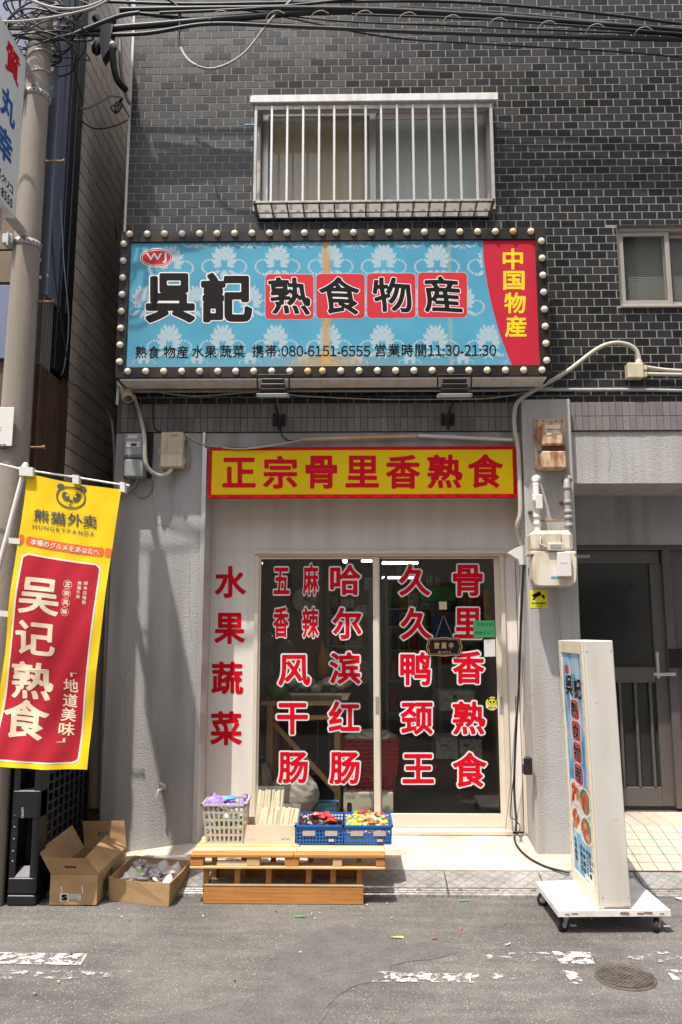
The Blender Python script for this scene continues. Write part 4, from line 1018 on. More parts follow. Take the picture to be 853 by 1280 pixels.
for ch, cx, cy in (('熊', 51, 645.5), ('猫', 71.7, 648.5), ('外', 92.7, 650.5), ('卖', 112, 653)): bletter(ch, cx, cy - 1.2, 18.5, 15.5, 'flag_grey', .018, .13)
btext('HUNGRYPANDA', 78.6, 662.5, 77, 4.8, 'flag_grey', .004, .13)
line_text('本場のグルメをあなたへ', (.12, .2155, .86, .2375), 0, 'flag_white', cloth, off=.018, fmap=lambda x, y: Bm(*Bq(x, y)), dy=.0036, N_=30)
for ch, cx, cy, w, h in (('吴', 50, 745.6, 47, 45), ('记', 44.8, 797.7, 46, 42), ('熟', 40, 851, 50, 46), ('食', 33, 899, 56, 48)): bletter(ch, cx, cy, w, h, 'flag_cream', .022, .09, N_=72)
for ch, cx, cy in (('地', 86, 857.5), ('道', 84.5, 876.5), ('美', 82.3, 894.5), ('味', 80.3, 912.5)): bletter(ch, cx, cy, 18.5, 16.5, 'flag_cream', .016, .08)
bletter('「', 90.5, 844, 9, 5, 'flag_cream', .015, .08); bletter('」', 74.7, 926, 9, 5, 'flag_cream', .015, .08)
for ch, cx, cy in (('正', 84.6, 730.5), ('宗', 83.3, 741.5), ('风', 82.2, 753), ('味', 81, 764.6)):
    bletter(ch, cx, cy, 7, 6.4, 'flag_cream', .03, .1, N_=36)
    mb = MB(); P = []
    for r_ in (5.4, 5.0): P += [Bm(cx + x, cy + y + .1 * x) for x, y in ellipse(0, 0, r_, r_, 20)]
    mb.add([(p.x, p.y - .0036, p.z) for p in P], [(k, 20 + k, 20 + (k + 1) % 20, (k + 1) % 20) for k in range(20)]); mb.build('ring', 'flag_cream', cloth)
for k, ch in enumerate('#本店推荐'): bletter(ch, 107 - .6 * k, 729 + 6 * k, 5, 5, 'flag_cream', .015, .1, N_=30)
for k, ch in enumerate('熊猫外卖'): bletter(ch, 99.5 - .6 * k, 729 + 5.6 * k, 4.6, 4.6, 'flag_cream', .015, .1, N_=30)
# panda head emblem
def bpoly(pts, m, d, name='emblem_piece', hole=None):
    P = [Bm(88 + x - .1 * y, 621.5 + y + .13 * x) for x, y in pts]; mb = MB()
    if hole:
        Q = [Bm(88 + x - .1 * y, 621.5 + y + .13 * x) for x, y in hole]; n = len(P); P += Q
        mb.add([(p.x, p.y - d, p.z) for p in P], [(k, n + k, n + (k + 1) % n, (k + 1) % n) for k in range(n)])
    else: mb.add([(p.x, p.y - d, p.z) for p in P], [tuple(range(len(P) - 1, -1, -1))])
    return mb.build(name, m, cloth)
def headp(rx, ry, n=40):
    o = []
    for k in range(n):
        a = 2 * math.pi * k / n; c, s_ = math.cos(a), math.sin(a)
        x = math.copysign(abs(c) ** .8, c) * rx; y = math.copysign(abs(s_) ** .8, s_) * ry
        if y > 0: x *= 1 - .25 * (y / ry) ** 2
        o.append((x, y))
    return o
bpoly(headp(18.6, 13.6), 'flag_grey', .0030, hole=headp(16.6, 11.9))
for s_ in (-1, 1):
    bpoly([(s_ * 14 + x, -12.2 + y) for x, y in ellipse(0, 0, 4.6, 3.6, 16)], 'flag_grey', .0034)
    bpoly([(s_ * 7 + x * 1.0 + s_ * -.25 * y, -.8 + y) for x, y in ellipse(0, 0, 4.6, 5.4, 20)], 'flag_grey', .0030)
    bpoly([(s_ * 5.2 + x, -2.2 + y) for x, y in ellipse(0, 0, 1.5, 1.6, 12)], 'flag_yellow', .0040)
bpoly(ellipse(0, 4.2, 2.8, 1.6, 14), 'flag_grey', .0030); bpoly(ellipse(0, 9.2, 2.6, .8, 12), 'flag_grey', .0030)
mb = MB(); p0 = Bm(26, 591); base = Vector((BXn, YBn + .02, 0)); pt = W(31, 586, YBn + .02)
mb.tube([base, base + (pt - base) * .62], .017, 12); mb.tube([base + (pt - base) * .61, pt], .013, 12); mb.lathe(base + (pt - base) * .60, pt - base, [(.018, 0), (.022, .01), (.022, .05), (.016, .06)], 12); mb.lathe(pt, pt - base, [(.018, -.04), (.018, .02), (.010, .035)], 12)
mb.build('pole', 'white_plastic', bn)
mb = MB(); mb.tube([W(-40, 571, YBn + .02), W(31, 587.5, YBn + .018), W(100, 597.5, YBn + .018), W(158, 607, YBn + .018)], .006, 8); mb.lathe(W(158, 607, YBn + .018), (1, 0, -.1), [(.009, -.01), (.009, .012), (.004, .018)], 8); mb.build('crossbar', 'white_plastic', bn)
for (x0, y0, x1, y1) in ((24, 583, 41, 594), (90.5, 593, 98.5, 604), (150, 602, 156, 614), (11, 672, 25, 679), (-3, 763, 12, 770)):
    mb = MB(); P = [W(x0, y0, YBn - .012), W(x1, y0 + 1.2, YBn - .012), W(x1, y1 + 1.2, YBn - .012), W(x0, y1, YBn - .012)]; mb.slab(P, (0, .04, 0)); mb.build('loop', 'white_plastic', bn)

# ================================================================ UTILITY POLE, BLADE SIGN
YPo = 4.36
def pr(y): return (27 + (y - 60) * .0245) / 2
pole_px = [(-10, 56.5), (60, 52.5), (150, 46), (300, 35), (400, 28), (500, 21.5), (600, 15), (800, 3), (1140, -20)]
PBx = G(-20, 1120, 0).x
pl = thing('utility_pole', (wx(-20, 1110, YPo), YPo, 0), 'grey concrete utility pole behind the banner at the left edge', 'utility pole')
xc = wx(21.5, 500, YPo); base_x = xc
zs_ = [0, 1, 2, 3, 4, 5, 6.6]; mb = MB()
pts = [(xc + .002 * (z - 2.8), YPo, z) for z in zs_]; mb.tube(pts, [.098 - .006 * z for z in zs_], 28); mb.build('shaft', 'pole_concrete', pl)
def pc(z): return Vector((xc + .002 * (z - 2.8), YPo, z)), .098 - .006 * z
for zpx, hh, nm in ((112, .016, 'band'), (300, .018, 'band')):
    z = wz(zpx, YPo - .07, 40); c, r_ = pc(z); mb = MB(); mb.lathe(c, (0, 0, 1), [(r_ + .001, -hh), (r_ + .006, -hh), (r_ + .006, hh), (r_ + .001, hh)], 28)
    mb.box(c.x - r_ - .03, c.x - r_ + .03, YPo - r_ - .02, YPo - .02, z - .03, z + .03, .004); mb.tube([(c.x - r_ + .01, YPo - r_ - .03, z - .05), (c.x - r_ + .01, YPo - r_ - .03, z + .03)], .007, 8)
    mb.build('band', 'galvanised', pl)
    for k in range(9):
        a = R(-150 + k * 18); mb = MB(); mb.lathe((c.x + math.cos(a) * (r_ + .006), YPo + math.sin(a) * (r_ + .006), z), (math.cos(a), math.sin(a), 0), [(.005, 0), (.005, .002)], 6); mb.build('band_hole', 'black_steel', pl)
for zpx in (63, 88):
    z = wz(zpx, YPo - .07, 45); c, r_ = pc(z); mb = MB(); mb.tube([(c.x + math.cos(a) * (r_ + .004), YPo + math.sin(a) * (r_ + .004), z + .03 * math.cos(a * 1.0)) for a in [R(k * 15) for k in range(25)]], .004, 6, False); mb.build('wire_wrap', 'galvanised', pl)
for (px0, px1, py) in ((56, 80, 201.5), (43, 67, 377), (31, 55, 559), (66, 88, 33), (18, 38, 33)):
    z = wz(py, YPo, 60); c, r_ = pc(z); x0 = wx(px0, py, YPo); x1 = wx(px1, py, YPo); mb = MB(); mb.tube([(c.x, YPo, z), (x1, YPo, z)] if px0 > 40 or py > 500 or py == 377 else [(c.x, YPo, z), (x0 - .02, YPo, z)], .0065, 8)
    xe = x1 if not (px0 == 18) else x0 - .02
    mb.lathe((xe, YPo, z), (1, 0, 0), [(.012, -.006), (.012, .006)], 8); mb.build('step_bolt', 'rusty_steel', pl)
z1_ = wz(524, 4.5, 8); z0_ = wz(570, 4.5, 8); mb = MB(); Yn = YPo - .108
mb.box(wx(-14, 548, Yn), wx(16, 548, Yn), Yn - .004, Yn, z0_, z1_, .002); npl = mb.build('number_plate', 'white_plastic', pl)
line_text('22', (-2, 555, 8, 561), Yn - .004, 'ink_black', npl, off=.02, N_=24); line_text('41C', (-6, 534, 2, 538), Yn - .004, 'ink_black', npl, off=.01, N_=24)
# tangle of wire at the pole head
for k in range(26):
    rn = random.Random(k + 50); z = 4.98 + rn.uniform(-.15, .4); mb = MB(); r_ = rn.uniform(.08, .24); pts = []
    ax, ay = xc + rn.uniform(-.06, .1), YPo + rn.uniform(-.06, .04)
    for q in range(int(rn.uniform(14, 26))): a = q * .32 + k; pts.append((ax + r_ * math.cos(a) * 1.1, ay + r_ * .7 * math.sin(a), z + .05 * math.sin(a * 1.7 + k) + .004 * q))
    mb.tube(smooth_path(pts, 2), rn.choice([.0025, .004, .006]), 5); mb.build('wire_coil', 'cable_grey' if k % 6 == 0 else 'cable_black', pl)

XBd = -1.86
bz0 = S(19.3, 272, XBd).z; byf = S(22, 200, XBd).y
bd = thing('blade_sign', (XBd, byf, bz0), 'white blade sign with red and blue characters fixed to the utility pole', 'sign')
t_ = S(34, 77, XBd)
zt_ = t_.z; yf_ = (t_.y + S(19.3, 272, XBd).y) / 2
mb = MB(); mb.box(XBd - .10, XBd, yf_ - .46, yf_, bz0, zt_, .006); bdy = mb.build('sign_box', 'blade_white', bd)
def smap(cx, cy, w, h):
    c = S(cx, cy, XBd)
    def f(x, y): return Vector((XBd + .0015, c.y + x * w, c.z - y * h))
    return f
def sletter(t, cx, cy, w, h, m, off):
    f = smap(cx, cy, w, h); mb = MB(); V, Fc, bb = glyph(t, off, 56); mb.add([f((p[0] - bb[0]) / (bb[1] - bb[0]) - .5, .5 - (p[1] - bb[2]) / (bb[3] - bb[2])) for p in V], Fc); return mb.build('character', m, bdy)
sletter('質', 16, 79, .175, .18, 'letter_red', .03); sletter('丸', 10.5, 133, .18, .18, 'blade_blue', .034); sletter('幸', 6, 181, .185, .18, 'blade_blue', .034)
for k, ch in enumerate('スクリコ'): sletter(ch, -1 + k * 5 + 0, 216 + k * 6.8, .045, .045, 'ink_black', .02)
for k, ch in enumerate('1-8550'): sletter(ch, -4 + k * 3.6, 231 + k * 4.6, .028 if ch != '-' else .02, .055 if ch != '-' else .008, 'ink_black', .02)
mb = MB(); mb.add([S(-4, 205, XBd) + Vector((.0015, 0, 0)), S(2, 212, XBd) + Vector((.0015, 0, 0)), S(-4, 216, XBd) + Vector((.0015, 0, 0))], [(0, 1, 2)]); mb.build('arrow', 'letter_red', bdy)
mb = MB()
mb.box(XBd - .06, XBd - .04, yf_ - .12, yf_ - .08, bz0 - .12, bz0 + .02, .002)
mb.build('drop_strap', 'galvanised', bd)
for z in (wz(300, YPo, 30), wz(112, YPo, 40)): MB().box(XBd - .07, XBd - .03, yf_ - .2, max(YPo - .08, yf_ - .19), z - .02, z + .02, .003).build('fixing_arm', 'galvanised', bd)
# ================================================================ WALL FITTINGS
def P3(x, y, Y): return W(x, y, Y)
def single(mb, name, m, loc, label, cat, group=None): return tag(rebase(mb.build(name, m), loc), label, cat, group)
# left grey electricity meter
Yc = YW - .11
t = thing('electricity_meter', P3(167, 596, YW), 'grey electricity meter on the left plaster wall under the camera', 'meter')
mb = MB(); pbox(mb, 155, 541, 190, 597, YW - .025, .024, .003); mb.build('back_plate', 'rubber', t)
mb = MB(); pbox(mb, 154.5, 541, 178.5, 573, Yc, .084, .008); pbox(mb, 154.5, 574, 179, 595.5, Yc - .01, .094, .006); mb.build('housing', 'meter_grey', t)
mb = MB(); pbox(mb, 158, 552, 175, 559, Yc - .003, .003, .001); pbox(mb, 160, 543.5, 172, 548, Yc - .002, .002, .0005); mb.build('display', 'paper', t)
mb = MB()
for k in range(8): pbox(mb, 156 + k * 2.7, 568, 157.2 + k * 2.7, 573, Yc - .004, .004, 0)
pbox(mb, 164, 554, 171, 557.5, Yc - .005, .002, 0); mb.build('vent', 'black_plastic', t)
# beige box
t = thing('junction_box', P3(216, 585, YW), 'beige ribbed electric box right of the grey meter', 'electric box'); Yc = YW - .075
mb = MB(); pbox(mb, 200.4, 539.5, 229, 584, Yc, .075, .008); mb.build('housing', 'cream_plastic', t)
mb = MB()
for k in range(6): pbox(mb, 203 + k * 4, 549, 205.6 + k * 4, 565, Yc - .004, .004, .001)
pbox(mb, 201, 566, 228, 567.2, Yc - .003, .003, 0); mb.build('ribs', 'cream_plastic', t)
mb = MB(); pbox(mb, 214, 542.5, 223, 546, Yc - .002, .002, 0); mb.build('badge', 'meter_grey', t)
mb = MB(); pbox(mb, 229.2, 572, 231.5, 580, Yc + .02, .02, .002); pbox(mb, 229.2, 545, 231.5, 551, Yc + .02, .02, .002); pbox(mb, 198.4, 560, 200.2, 568, Yc + .02, .02, .002); mb.build('latch', 'cream_plastic', t)
# security camera
t = thing('security_camera', P3(155, 484, 4.99), 'white bullet security camera below the left end of the blue sign', 'security camera')
mb = MB(); c = P3(157, 486, 4.95); dr_ = Vector((.35, -.55, -.8)).normalized(); mb.lathe(c, dr_, [(.02, -.03), (.034, -.02), (.036, .06), (.036, .105), (.031, .108)], 18); mb.build('camera_body', 'cream_plastic', t)
mb = MB(); mb.lathe(c + dr_ * .1085, dr_, [(.028, 0), (.022, -.004), (.0005, -.004)], 16); mb.build('lens', 'dark_glass', t)
mb = MB(); mb.tube([c - dr_ * .02, P3(152, 481, YW - .02)], .012, 8); mb.lathe(P3(152, 481, YW), (0, -1, 0), [(.03, 0), (.03, .02), (.02, .03)], 14); mb.build('mount', 'cream_plastic', t)
def cable(name, pts, r, m, label, cat='cable', group=None, n=6, seg=7):
    pp = smooth_path(pts, n); mb = MB(); mb.tube(pp, r, seg); return single(mb, name, m, pts[0], label, cat, group)
cable('conduit', [P3(167, 494, 5.0), P3(174, 515, YW - .03), P3(180.5, 545, YW - .135), P3(182, 575, YW - .14), P3(187, 587, YW - .12), P3(198, 594, YW - .09), P3(208, 593, YW - .07), P3(215, 587, YW - .05)], .0135, 'cable_light', 'beige flexible conduit hanging from the camera to the beige box', 'conduit')
cable('wire', [P3(205, 489, YW - .02), P3(193, 497, YW - .02), P3(191.5, 520, YW - .015), P3(194, 535, YW - .015), P3(201, 540, YW - .02)], .005, 'cable_black', 'dark wire dropping to the top of the beige box', 'wire')
cable('wire', [P3(231, 543, YW - .02), P3(257, 556, YW - .018), P3(300, 561, 4.99), P3(345, 556, YW - .06), P3(379, 549, YW - .04)], .005, 'cable_light', 'thin pale wire sagging from beige box over the yellow sign', 'wire')
cable('wire', [P3(190, 597, YW - .02), P3(191, 608, YW - .01), P3(184, 620, YW - .01), P3(172, 620, YW - .01), P3(165, 608, YW - .01)], .0045, 'cable_grey', 'grey wire loop under the grey meter', 'wire')
cable('wire', [P3(172, 597, YW - .03), P3(165, 610, YW - .02), P3(152, 618, YW - .02), P3(130, 622, YW + .1)], .009, 'cable_grey', 'grey cable going left from the grey meter into the alley', 'cable')
cable('wire', [P3(230, 586, YW - .02), P3(237, 582, YW - .01), P3(238, 570, YW - .01), P3(235, 555, YW - .01), P3(231, 548, YW - .01)], .0035, 'cable_grey', 'thin wire loop at the right of the beige box', 'wire')
cable('wire', [P3(351, 538, YW - .03), P3(353, 545, YW - .03), P3(362, 551, YW - .03), P3(376, 549, YW - .03)], .005, 'cable_black', 'black wire hanging from the left floodlight bracket', 'wire')
cable('wire', [P3(162, 484, 5.0), P3(240, 495, 5.0), P3(320, 490, 4.99), P3(380, 495, 5.0), P3(470, 499, 5.0), P3(548, 499, 5.0), P3(620, 497, 5.0), P3(690, 484, 5.0)], .0035, 'cable_light', 'thin pale wire strung below the blue sign', 'wire')
# faucet
t = thing('faucet', P3(203, 988, YW), 'small chrome outdoor tap low on the left plaster wall', 'tap')
mb = MB(); a = P3(204, 984, YW); mb.lathe(a, (0, -1, 0), [(.022, 0), (.022, .006), (.012, .01), (.012, .06)], 12); mb.tube([a + Vector((0, -.055, 0)), a + Vector((-.012, -.075, -.01)), a + Vector((-.018, -.08, -.05))], .010, 10); mb.build('spout', 'aluminium', t)
mb = MB(); mb.lathe(a + Vector((0, -.055, .0)), (0, 0, 1), [(.008, 0), (.008, .022), (.016, .024), (.016, .034), (.006, .038)], 10); mb.build('tap_handle', 'aluminium', t)
# rusty electricity meter on the pillar
t = thing('rusted_meter', P3(688, 587, YP), 'rust stained electricity meter high on the grey pillar', 'meter')
mb = MB(); pbox(mb, 668.4, 523.5, 708, 587, YP - .022, .021, .003, py=555); mb.build('back_plate', 'meter_rust', t)
for x, y in ((671.5, 526), (679, 526), (696, 526), (704, 526)):
    mb = MB(); mb.lathe(P3(x, y, YP - .0225), (0, -1, 0), [(.005, 0), (.004, .003)], 8); mb.build('screw', 'black_steel', t)
mb = MB(); pbox(mb, 678.5, 528.5, 705, 556, YP - .105, .082, .010, py=555); mb.build('meter_window', 'meter_rust', t)
mb = MB(); pbox(mb, 682, 531, 702, 536, YP - .108, .003, .001, py=555); pbox(mb, 684, 540, 691, 544, YP - .108, .003, .001, py=555); pbox(mb, 693, 540.5, 700, 542, YP - .108, .003, 0, py=555); mb.build('meter_dial', 'meter_cream', t)
mb = MB(); pbox(mb, 679, 556.3, 706, 563, YP - .08, .056, .004, py=555); mb.build('meter_neck', 'dark_rust', t)
mb = MB(); pbox(mb, 677, 563.5, 707.5, 585, YP - .115, .092, .008, py=555); mb.build('terminal_cover', 'meter_rust', t)
mb = MB(); pbox(mb, 672, 556, 678, 564, YP - .05, .027, .004, py=555); pbox(mb, 674, 564.5, 676, 583, YP - .035, .012, .002, py=555); mb.build('seal', 'meter_grey', t)
# gas meter with its pipes
t = thing('gas_meter', P3(693, 735, YP), 'cream gas meter with two grey pipes on the pillar', 'gas meter'); Yg_ = YP - .20
cx0, cx1 = 665, 720.5
def gbox(mb, x0, y0, x1, y1, Y, d, b=.004): return pbox(mb, x0, y0, x1, y1, Y, d, b, py=700)
mb = MB(); gbox(mb, 665.5, 662.5, 718.5, 690, Yg_ + .015, .15, .025); mb.build('upper_housing', 'meter_cream', t)
mb = MB(); gbox(mb, 663.5, 689, 721, 693, Yg_ + .002, .17, .004); mb.build('seam_flange', 'meter_cream', t)
mb = MB()
P = [P3(x, y, Yg_) for x, y in rrect(666, 690.5, 720.5, 731.5, 9, 5)]; mb.slab(P, (0, .085, 0)); P = [P3(x, y, Yg_ + .086) for x, y in rrect(665, 690.5, 721.5, 734, 10, 5)]; mb.slab(P, (0, .02, 0)); P = [P3(x, y, Yg_ + .107) for x, y in rrect(668, 690.5, 719, 731, 8, 5)]; mb.slab(P, (0, .06, 0)); mb.build('lower_housing', 'meter_cream', t)
for k in range(9):
    x, y = ((668 + k * 6.2, 731.5) if k < 9 else (0, 0)); mb = MB(); mb.lathe(P3(x, y + .5, Yg_ + .084), (0, -1, 0), [(.006, 0), (.005, .006)], 6); mb.build('bolt', 'galvanised', t)
for y in (698, 707, 716, 724):
    for x in (667, 719.5): mb = MB(); mb.lathe(P3(x, y, Yg_ + .083), (0, -1, 0), [(.006, 0), (.005, .006)], 6); mb.build('bolt', 'galvanised', t)
mb = MB(); gbox(mb, 684, 666, 703, 680, Yg_ - .003, .017, .006); gbox(mb, 685.5, 678.5, 706, 688, Yg_ - .022, .036, .004); mb.build('register', 'meter_cream', t)
mb = MB(); gbox(mb, 689, 680.5, 703, 685.5, Yg_ - .0245, .003, .0005); mb.build('display', 'meter_grey', t)
mb = MB(); gbox(mb, 697.5, 690, 714.5, 720.5, Yg_ - .035, .034, .004); mb.build('radio_unit', 'white_plastic', t)
mb = MB(); gbox(mb, 701, 701, 710, 703.5, Yg_ - .0365, .0014, 0); mb.build('unit_label', 'paper', t)
mb = MB(); gbox(mb, 688, 707, 698, 722, Yg_ - .0012, .0012, 0); mb.build('paper_label', 'paper', t)
mb = MB(); gbox(mb, 688, 720, 698, 722.5, Yg_ - .0024, .0010, 0); mb.build('blue_stripe', 'blue_wrap', t)
mb = MB(); mb.tube([P3(676, 672, Yg_ + .012), P3(675, 680, Yg_ - .002), P3(683, 684, Yg_ - .006)], .008, 8); mb.build('seal_wire', 'galvanised', t)
Yp_ = YP - .09
for X_, y0_, parts_ in ((669.5, 600, ((604, 1.0), (621, 1.25), (646, 1.15), (655, 1.2))), (708.5, 600, ((610, 1.1), (628, 1.15), (640, 1.2), (647, 1.2), (657, 1.3)))):
    lean = .045; mb = MB(); r_ = .0205
    mb.tube([(P3(X_, y0_, YP).x, YP + .001, P3(X_, y0_, YP).z), P3(X_, y0_, YP - .05), P3(X_ + .1, y0_ + 1.5, Yp_ + .01), P3(X_ + .4, y0_ + 8, Yp_), P3(X_ + lean * 60, 664, Yp_)], r_, 12)
    mb.lathe(P3(X_, y0_, YP - .03), (0, -1, 0), [(r_, -.02), (r_ * 1.35, -.018), (r_ * 1.4, .03), (r_ * 1.0, .052), (.002, .056)], 14)
    for y, k in parts_: c = P3(X_ + lean * (y - 600), y, Yp_); mb.lathe(c, (0, 0, 1), [(r_ * 1.02, -.014), (r_ * (1 + (k - 1) * .9), -.0135), (r_ * (1 + (k - 1) * .9), .0135), (r_ * 1.02, .014)], 12)
    mb.build('pipe', 'cable_grey' if X_ > 700 else 'white_plastic', t)
mb = MB(); c = P3(671, 625, Yp_ - .03); mb.blob(c, (.028, .028, .030), 14, 10, .01); mb.box(c.x - .012, c.x + .03, c.y - .034, c.y - .026, c.z - .06, c.z + .03, .004); mb.build('valve', 'white_plastic', t)
mb = MB(); mb.tube([P3(667, 651, YP - .06), P3(712, 651, YP - .06)], .005, 6); mb.lathe(P3(662.5, 640, YP), (0, -1, 0), [(.014, 0), (.014, .02), (.003, .03)], 8); mb.lathe(P3(702, 629, YP), (0, -1, 0), [(.014, 0), (.014, .02), (.003, .03)], 8); mb.build('pipe_support', 'rusty_steel', t)
# yellow warning sticker
t = thing('warning_sticker', P3(674, 760, YP), 'yellow camera warning sticker under the gas meter', 'sticker')
mb = MB(); pbox(mb, 663, 737.5, 684.5, 760, YP - .0022, .0016, 0, py=750); st_ = mb.build('sticker_sheet', 'sticker_yellow', t); Yk = YP - .0022
poly_px([(665, 743.5), (675, 739), (677.5, 743.5), (668, 748)], Yk, 'ink_black', st_, 'camera_mark', .0006); poly_px([(677, 744.5), (680.5, 743), (681.5, 748.5), (679.5, 749.5), (679.5, 747), (677.8, 747.5)], Yk, 'ink_black', st_, 'camera_mark', .0006)
poly_px([(666.5, 748), (669.5, 747.2), (669, 749.8), (666, 749.8)], Yk, 'ink_black', st_, 'camera_mark', .0006)
line_text('WARNING', (664.5, 752.5, 682.5, 755.8), Yk, 'ink_black', st_, off=.03, N_=20, dy=.0006); line_text('24H REC', (668, 757, 679, 758.8), Yk, 'ink_black', st_, off=.01, N_=16, dy=.0006)
# hooded wall lamp / door bell, key box
t = thing('porch_lamp', P3(650, 704, 5.1), 'white hooded fitting on the pillar side right of the doors', 'outlet cover')
mb = MB(); a = P3(655.5, 683, 5.02); b = P3(655.5, 706, 5.02); X1 = a.x
prof = [(0, 0), (0, 1), (-.035, 1.0), (-.04, .72), (-.095, .42), (-.10, .36), (-.082, .22), (-.05, .06), (-.03, 0)]
H = a.z - b.z; Pp = [(X1 + u, 5.01, a.z - H * v) for u, v in prof]; mb.slab(Pp, (0, .075, 0)); mb.build('hood', 'white_plastic', t)
mb = MB(); mb.box(X1 - .012, X1 + .012, 5.0, 5.095, b.z - .004, a.z + .004, .003); mb.build('base', 'meter_grey', t)
t = thing('key_box', P3(660, 968, YP), 'small black lock box low on the left edge of the pillar', 'lock box')
mb = MB(); pbox(mb, 655, 947, 666, 969, YP - .055, .054, .006); mb.build('body', 'black_plastic', t); mb = MB(); pbox(mb, 653.3, 946.5, 656.5, 956, YP - .05, .03, .003); mb.build('flap', 'galvanised', t)
# arch conduit, box and pipes
arch = [(798.6, 452), (798.4, 446), (794.7, 437.3), (784, 430.5), (766, 429), (745, 437.3), (708.4, 464.8), (677, 483), (651, 498.8), (643.5, 513), (643.6, 536.7), (647.8, 560), (649.6, 600), (650.5, 640)]
pts = [P3(x, y, YW - .04 if y < 490 else 4.985) for x, y in arch]; pts += [P3(647, 655, 5.0), P3(647.5, 668, 5.03), P3(653, 682, 5.05)]
cable('conduit', pts, .0145, 'cable_light', 'long beige conduit arching over the bricks and down beside the pillar', 'conduit', seg=10)
t = thing('junction_box', P3(796, 474, YW), 'small square beige junction box on the bricks at the right', 'junction box')
mb = MB(); pbox(mb, 785, 453, 805.5, 472, YW - .07, .062, .006); mb.build('housing', 'cream_plastic', t)
mb = MB(); mb.lathe(P3(798.6, 453.5, YW - .04), (0, 0, 1), [(.021, -.01), (.021, .012), (.016, .02)], 12); pbox(mb, 805.7, 456, 809.5, 462.5, YW - .055, .035, .004); pbox(mb, 805.7, 464.5, 809.5, 471, YW - .055, .035, .004); mb.build('gland', 'cream_plastic', t)
cable('conduit', [P3(809, 459, YW - .038), P3(825, 461.5, YW - .038), P3(853, 463.5, YW - .038), P3(930, 465, YW - .038)], .0125, 'cable_light', 'upper of two beige pipes leaving the small square box', 'conduit')
cable('conduit', [P3(809, 467.5, YW - .038), P3(860, 468.5, YW - .038), P3(930, 469, YW - .038)], .0125, 'cable_light', 'lower of two beige pipes leaving the small square box', 'conduit')
cable('conduit', [P3(150, 489, YW - .02), P3(400, 488.5, YW - .02), P3(660, 487.5, YW - .02), P3(815, 487.5, YW - .02), P3(930, 491, YW - .02)], .011, 'galvanised', 'long thin steel pipe running along the bricks above the tile band', 'pipe', n=3)
cable('cable', [P3(280, 494, YW - .03), P3(330, 491, YW - .03), P3(430, 496, YW - .02), P3(520, 493, YW - .02), P3(560, 496, YW - .02)], .006, 'cable_black', 'black cable lying behind the floodlights under the sign', 'cable')
# cables beside the door down to the standing sign
cable('power_cable', [P3(655, 700, 5.02), P3(652, 760, 5.05), P3(649, 850, 5.15), P3(646, 900, 5.18), P3(643, 980, 5.2), P3(646, 1030, 5.12)], .0075, 'cable_black', 'black cable running down the door jamb right of the doors', 'cable')
def onslab(x, y):
    z = .11
    for _ in range(6):
        p = G(x, y, z); z = (apz(p.x, p.y) if p.y > YE else max(.03, ZE - (YE - p.y) * .18)) + .007
    return G(x, y, z)
cable('power_cable', [P3(646, 1020, 5.15), onslab(645, 1040), onslab(643.5, 1050), onslab(650, 1062), onslab(664, 1074), onslab(682, 1083), onslab(700, 1088), onslab(712, 1091)], .0065, 'cable_black', 'black power cable on the step leading to the standing sign', 'cable')
cable('thin_cable', [P3(651, 800, 5.1), P3(648, 850, 5.15), P3(640, 960, 5.2), P3(635, 1010, 5.22), P3(633, 1030, 5.2), onslab(634, 1040), onslab(648, 1044), onslab(658, 1043)], .003, 'cable_grey', 'thin grey wire looping at the foot of the door jamb', 'cable')
cable('thin_cable', [P3(645, 870, 5.17), P3(644, 950, 5.18), P3(638, 1015, 5.2), P3(643, 1024, 5.16), P3(650, 1032, 5.14), P3(648, 1042, 5.12), onslab(642, 1046)], .003, 'cable_black', 'thin black wire loop beside the jamb near the step', 'cable')

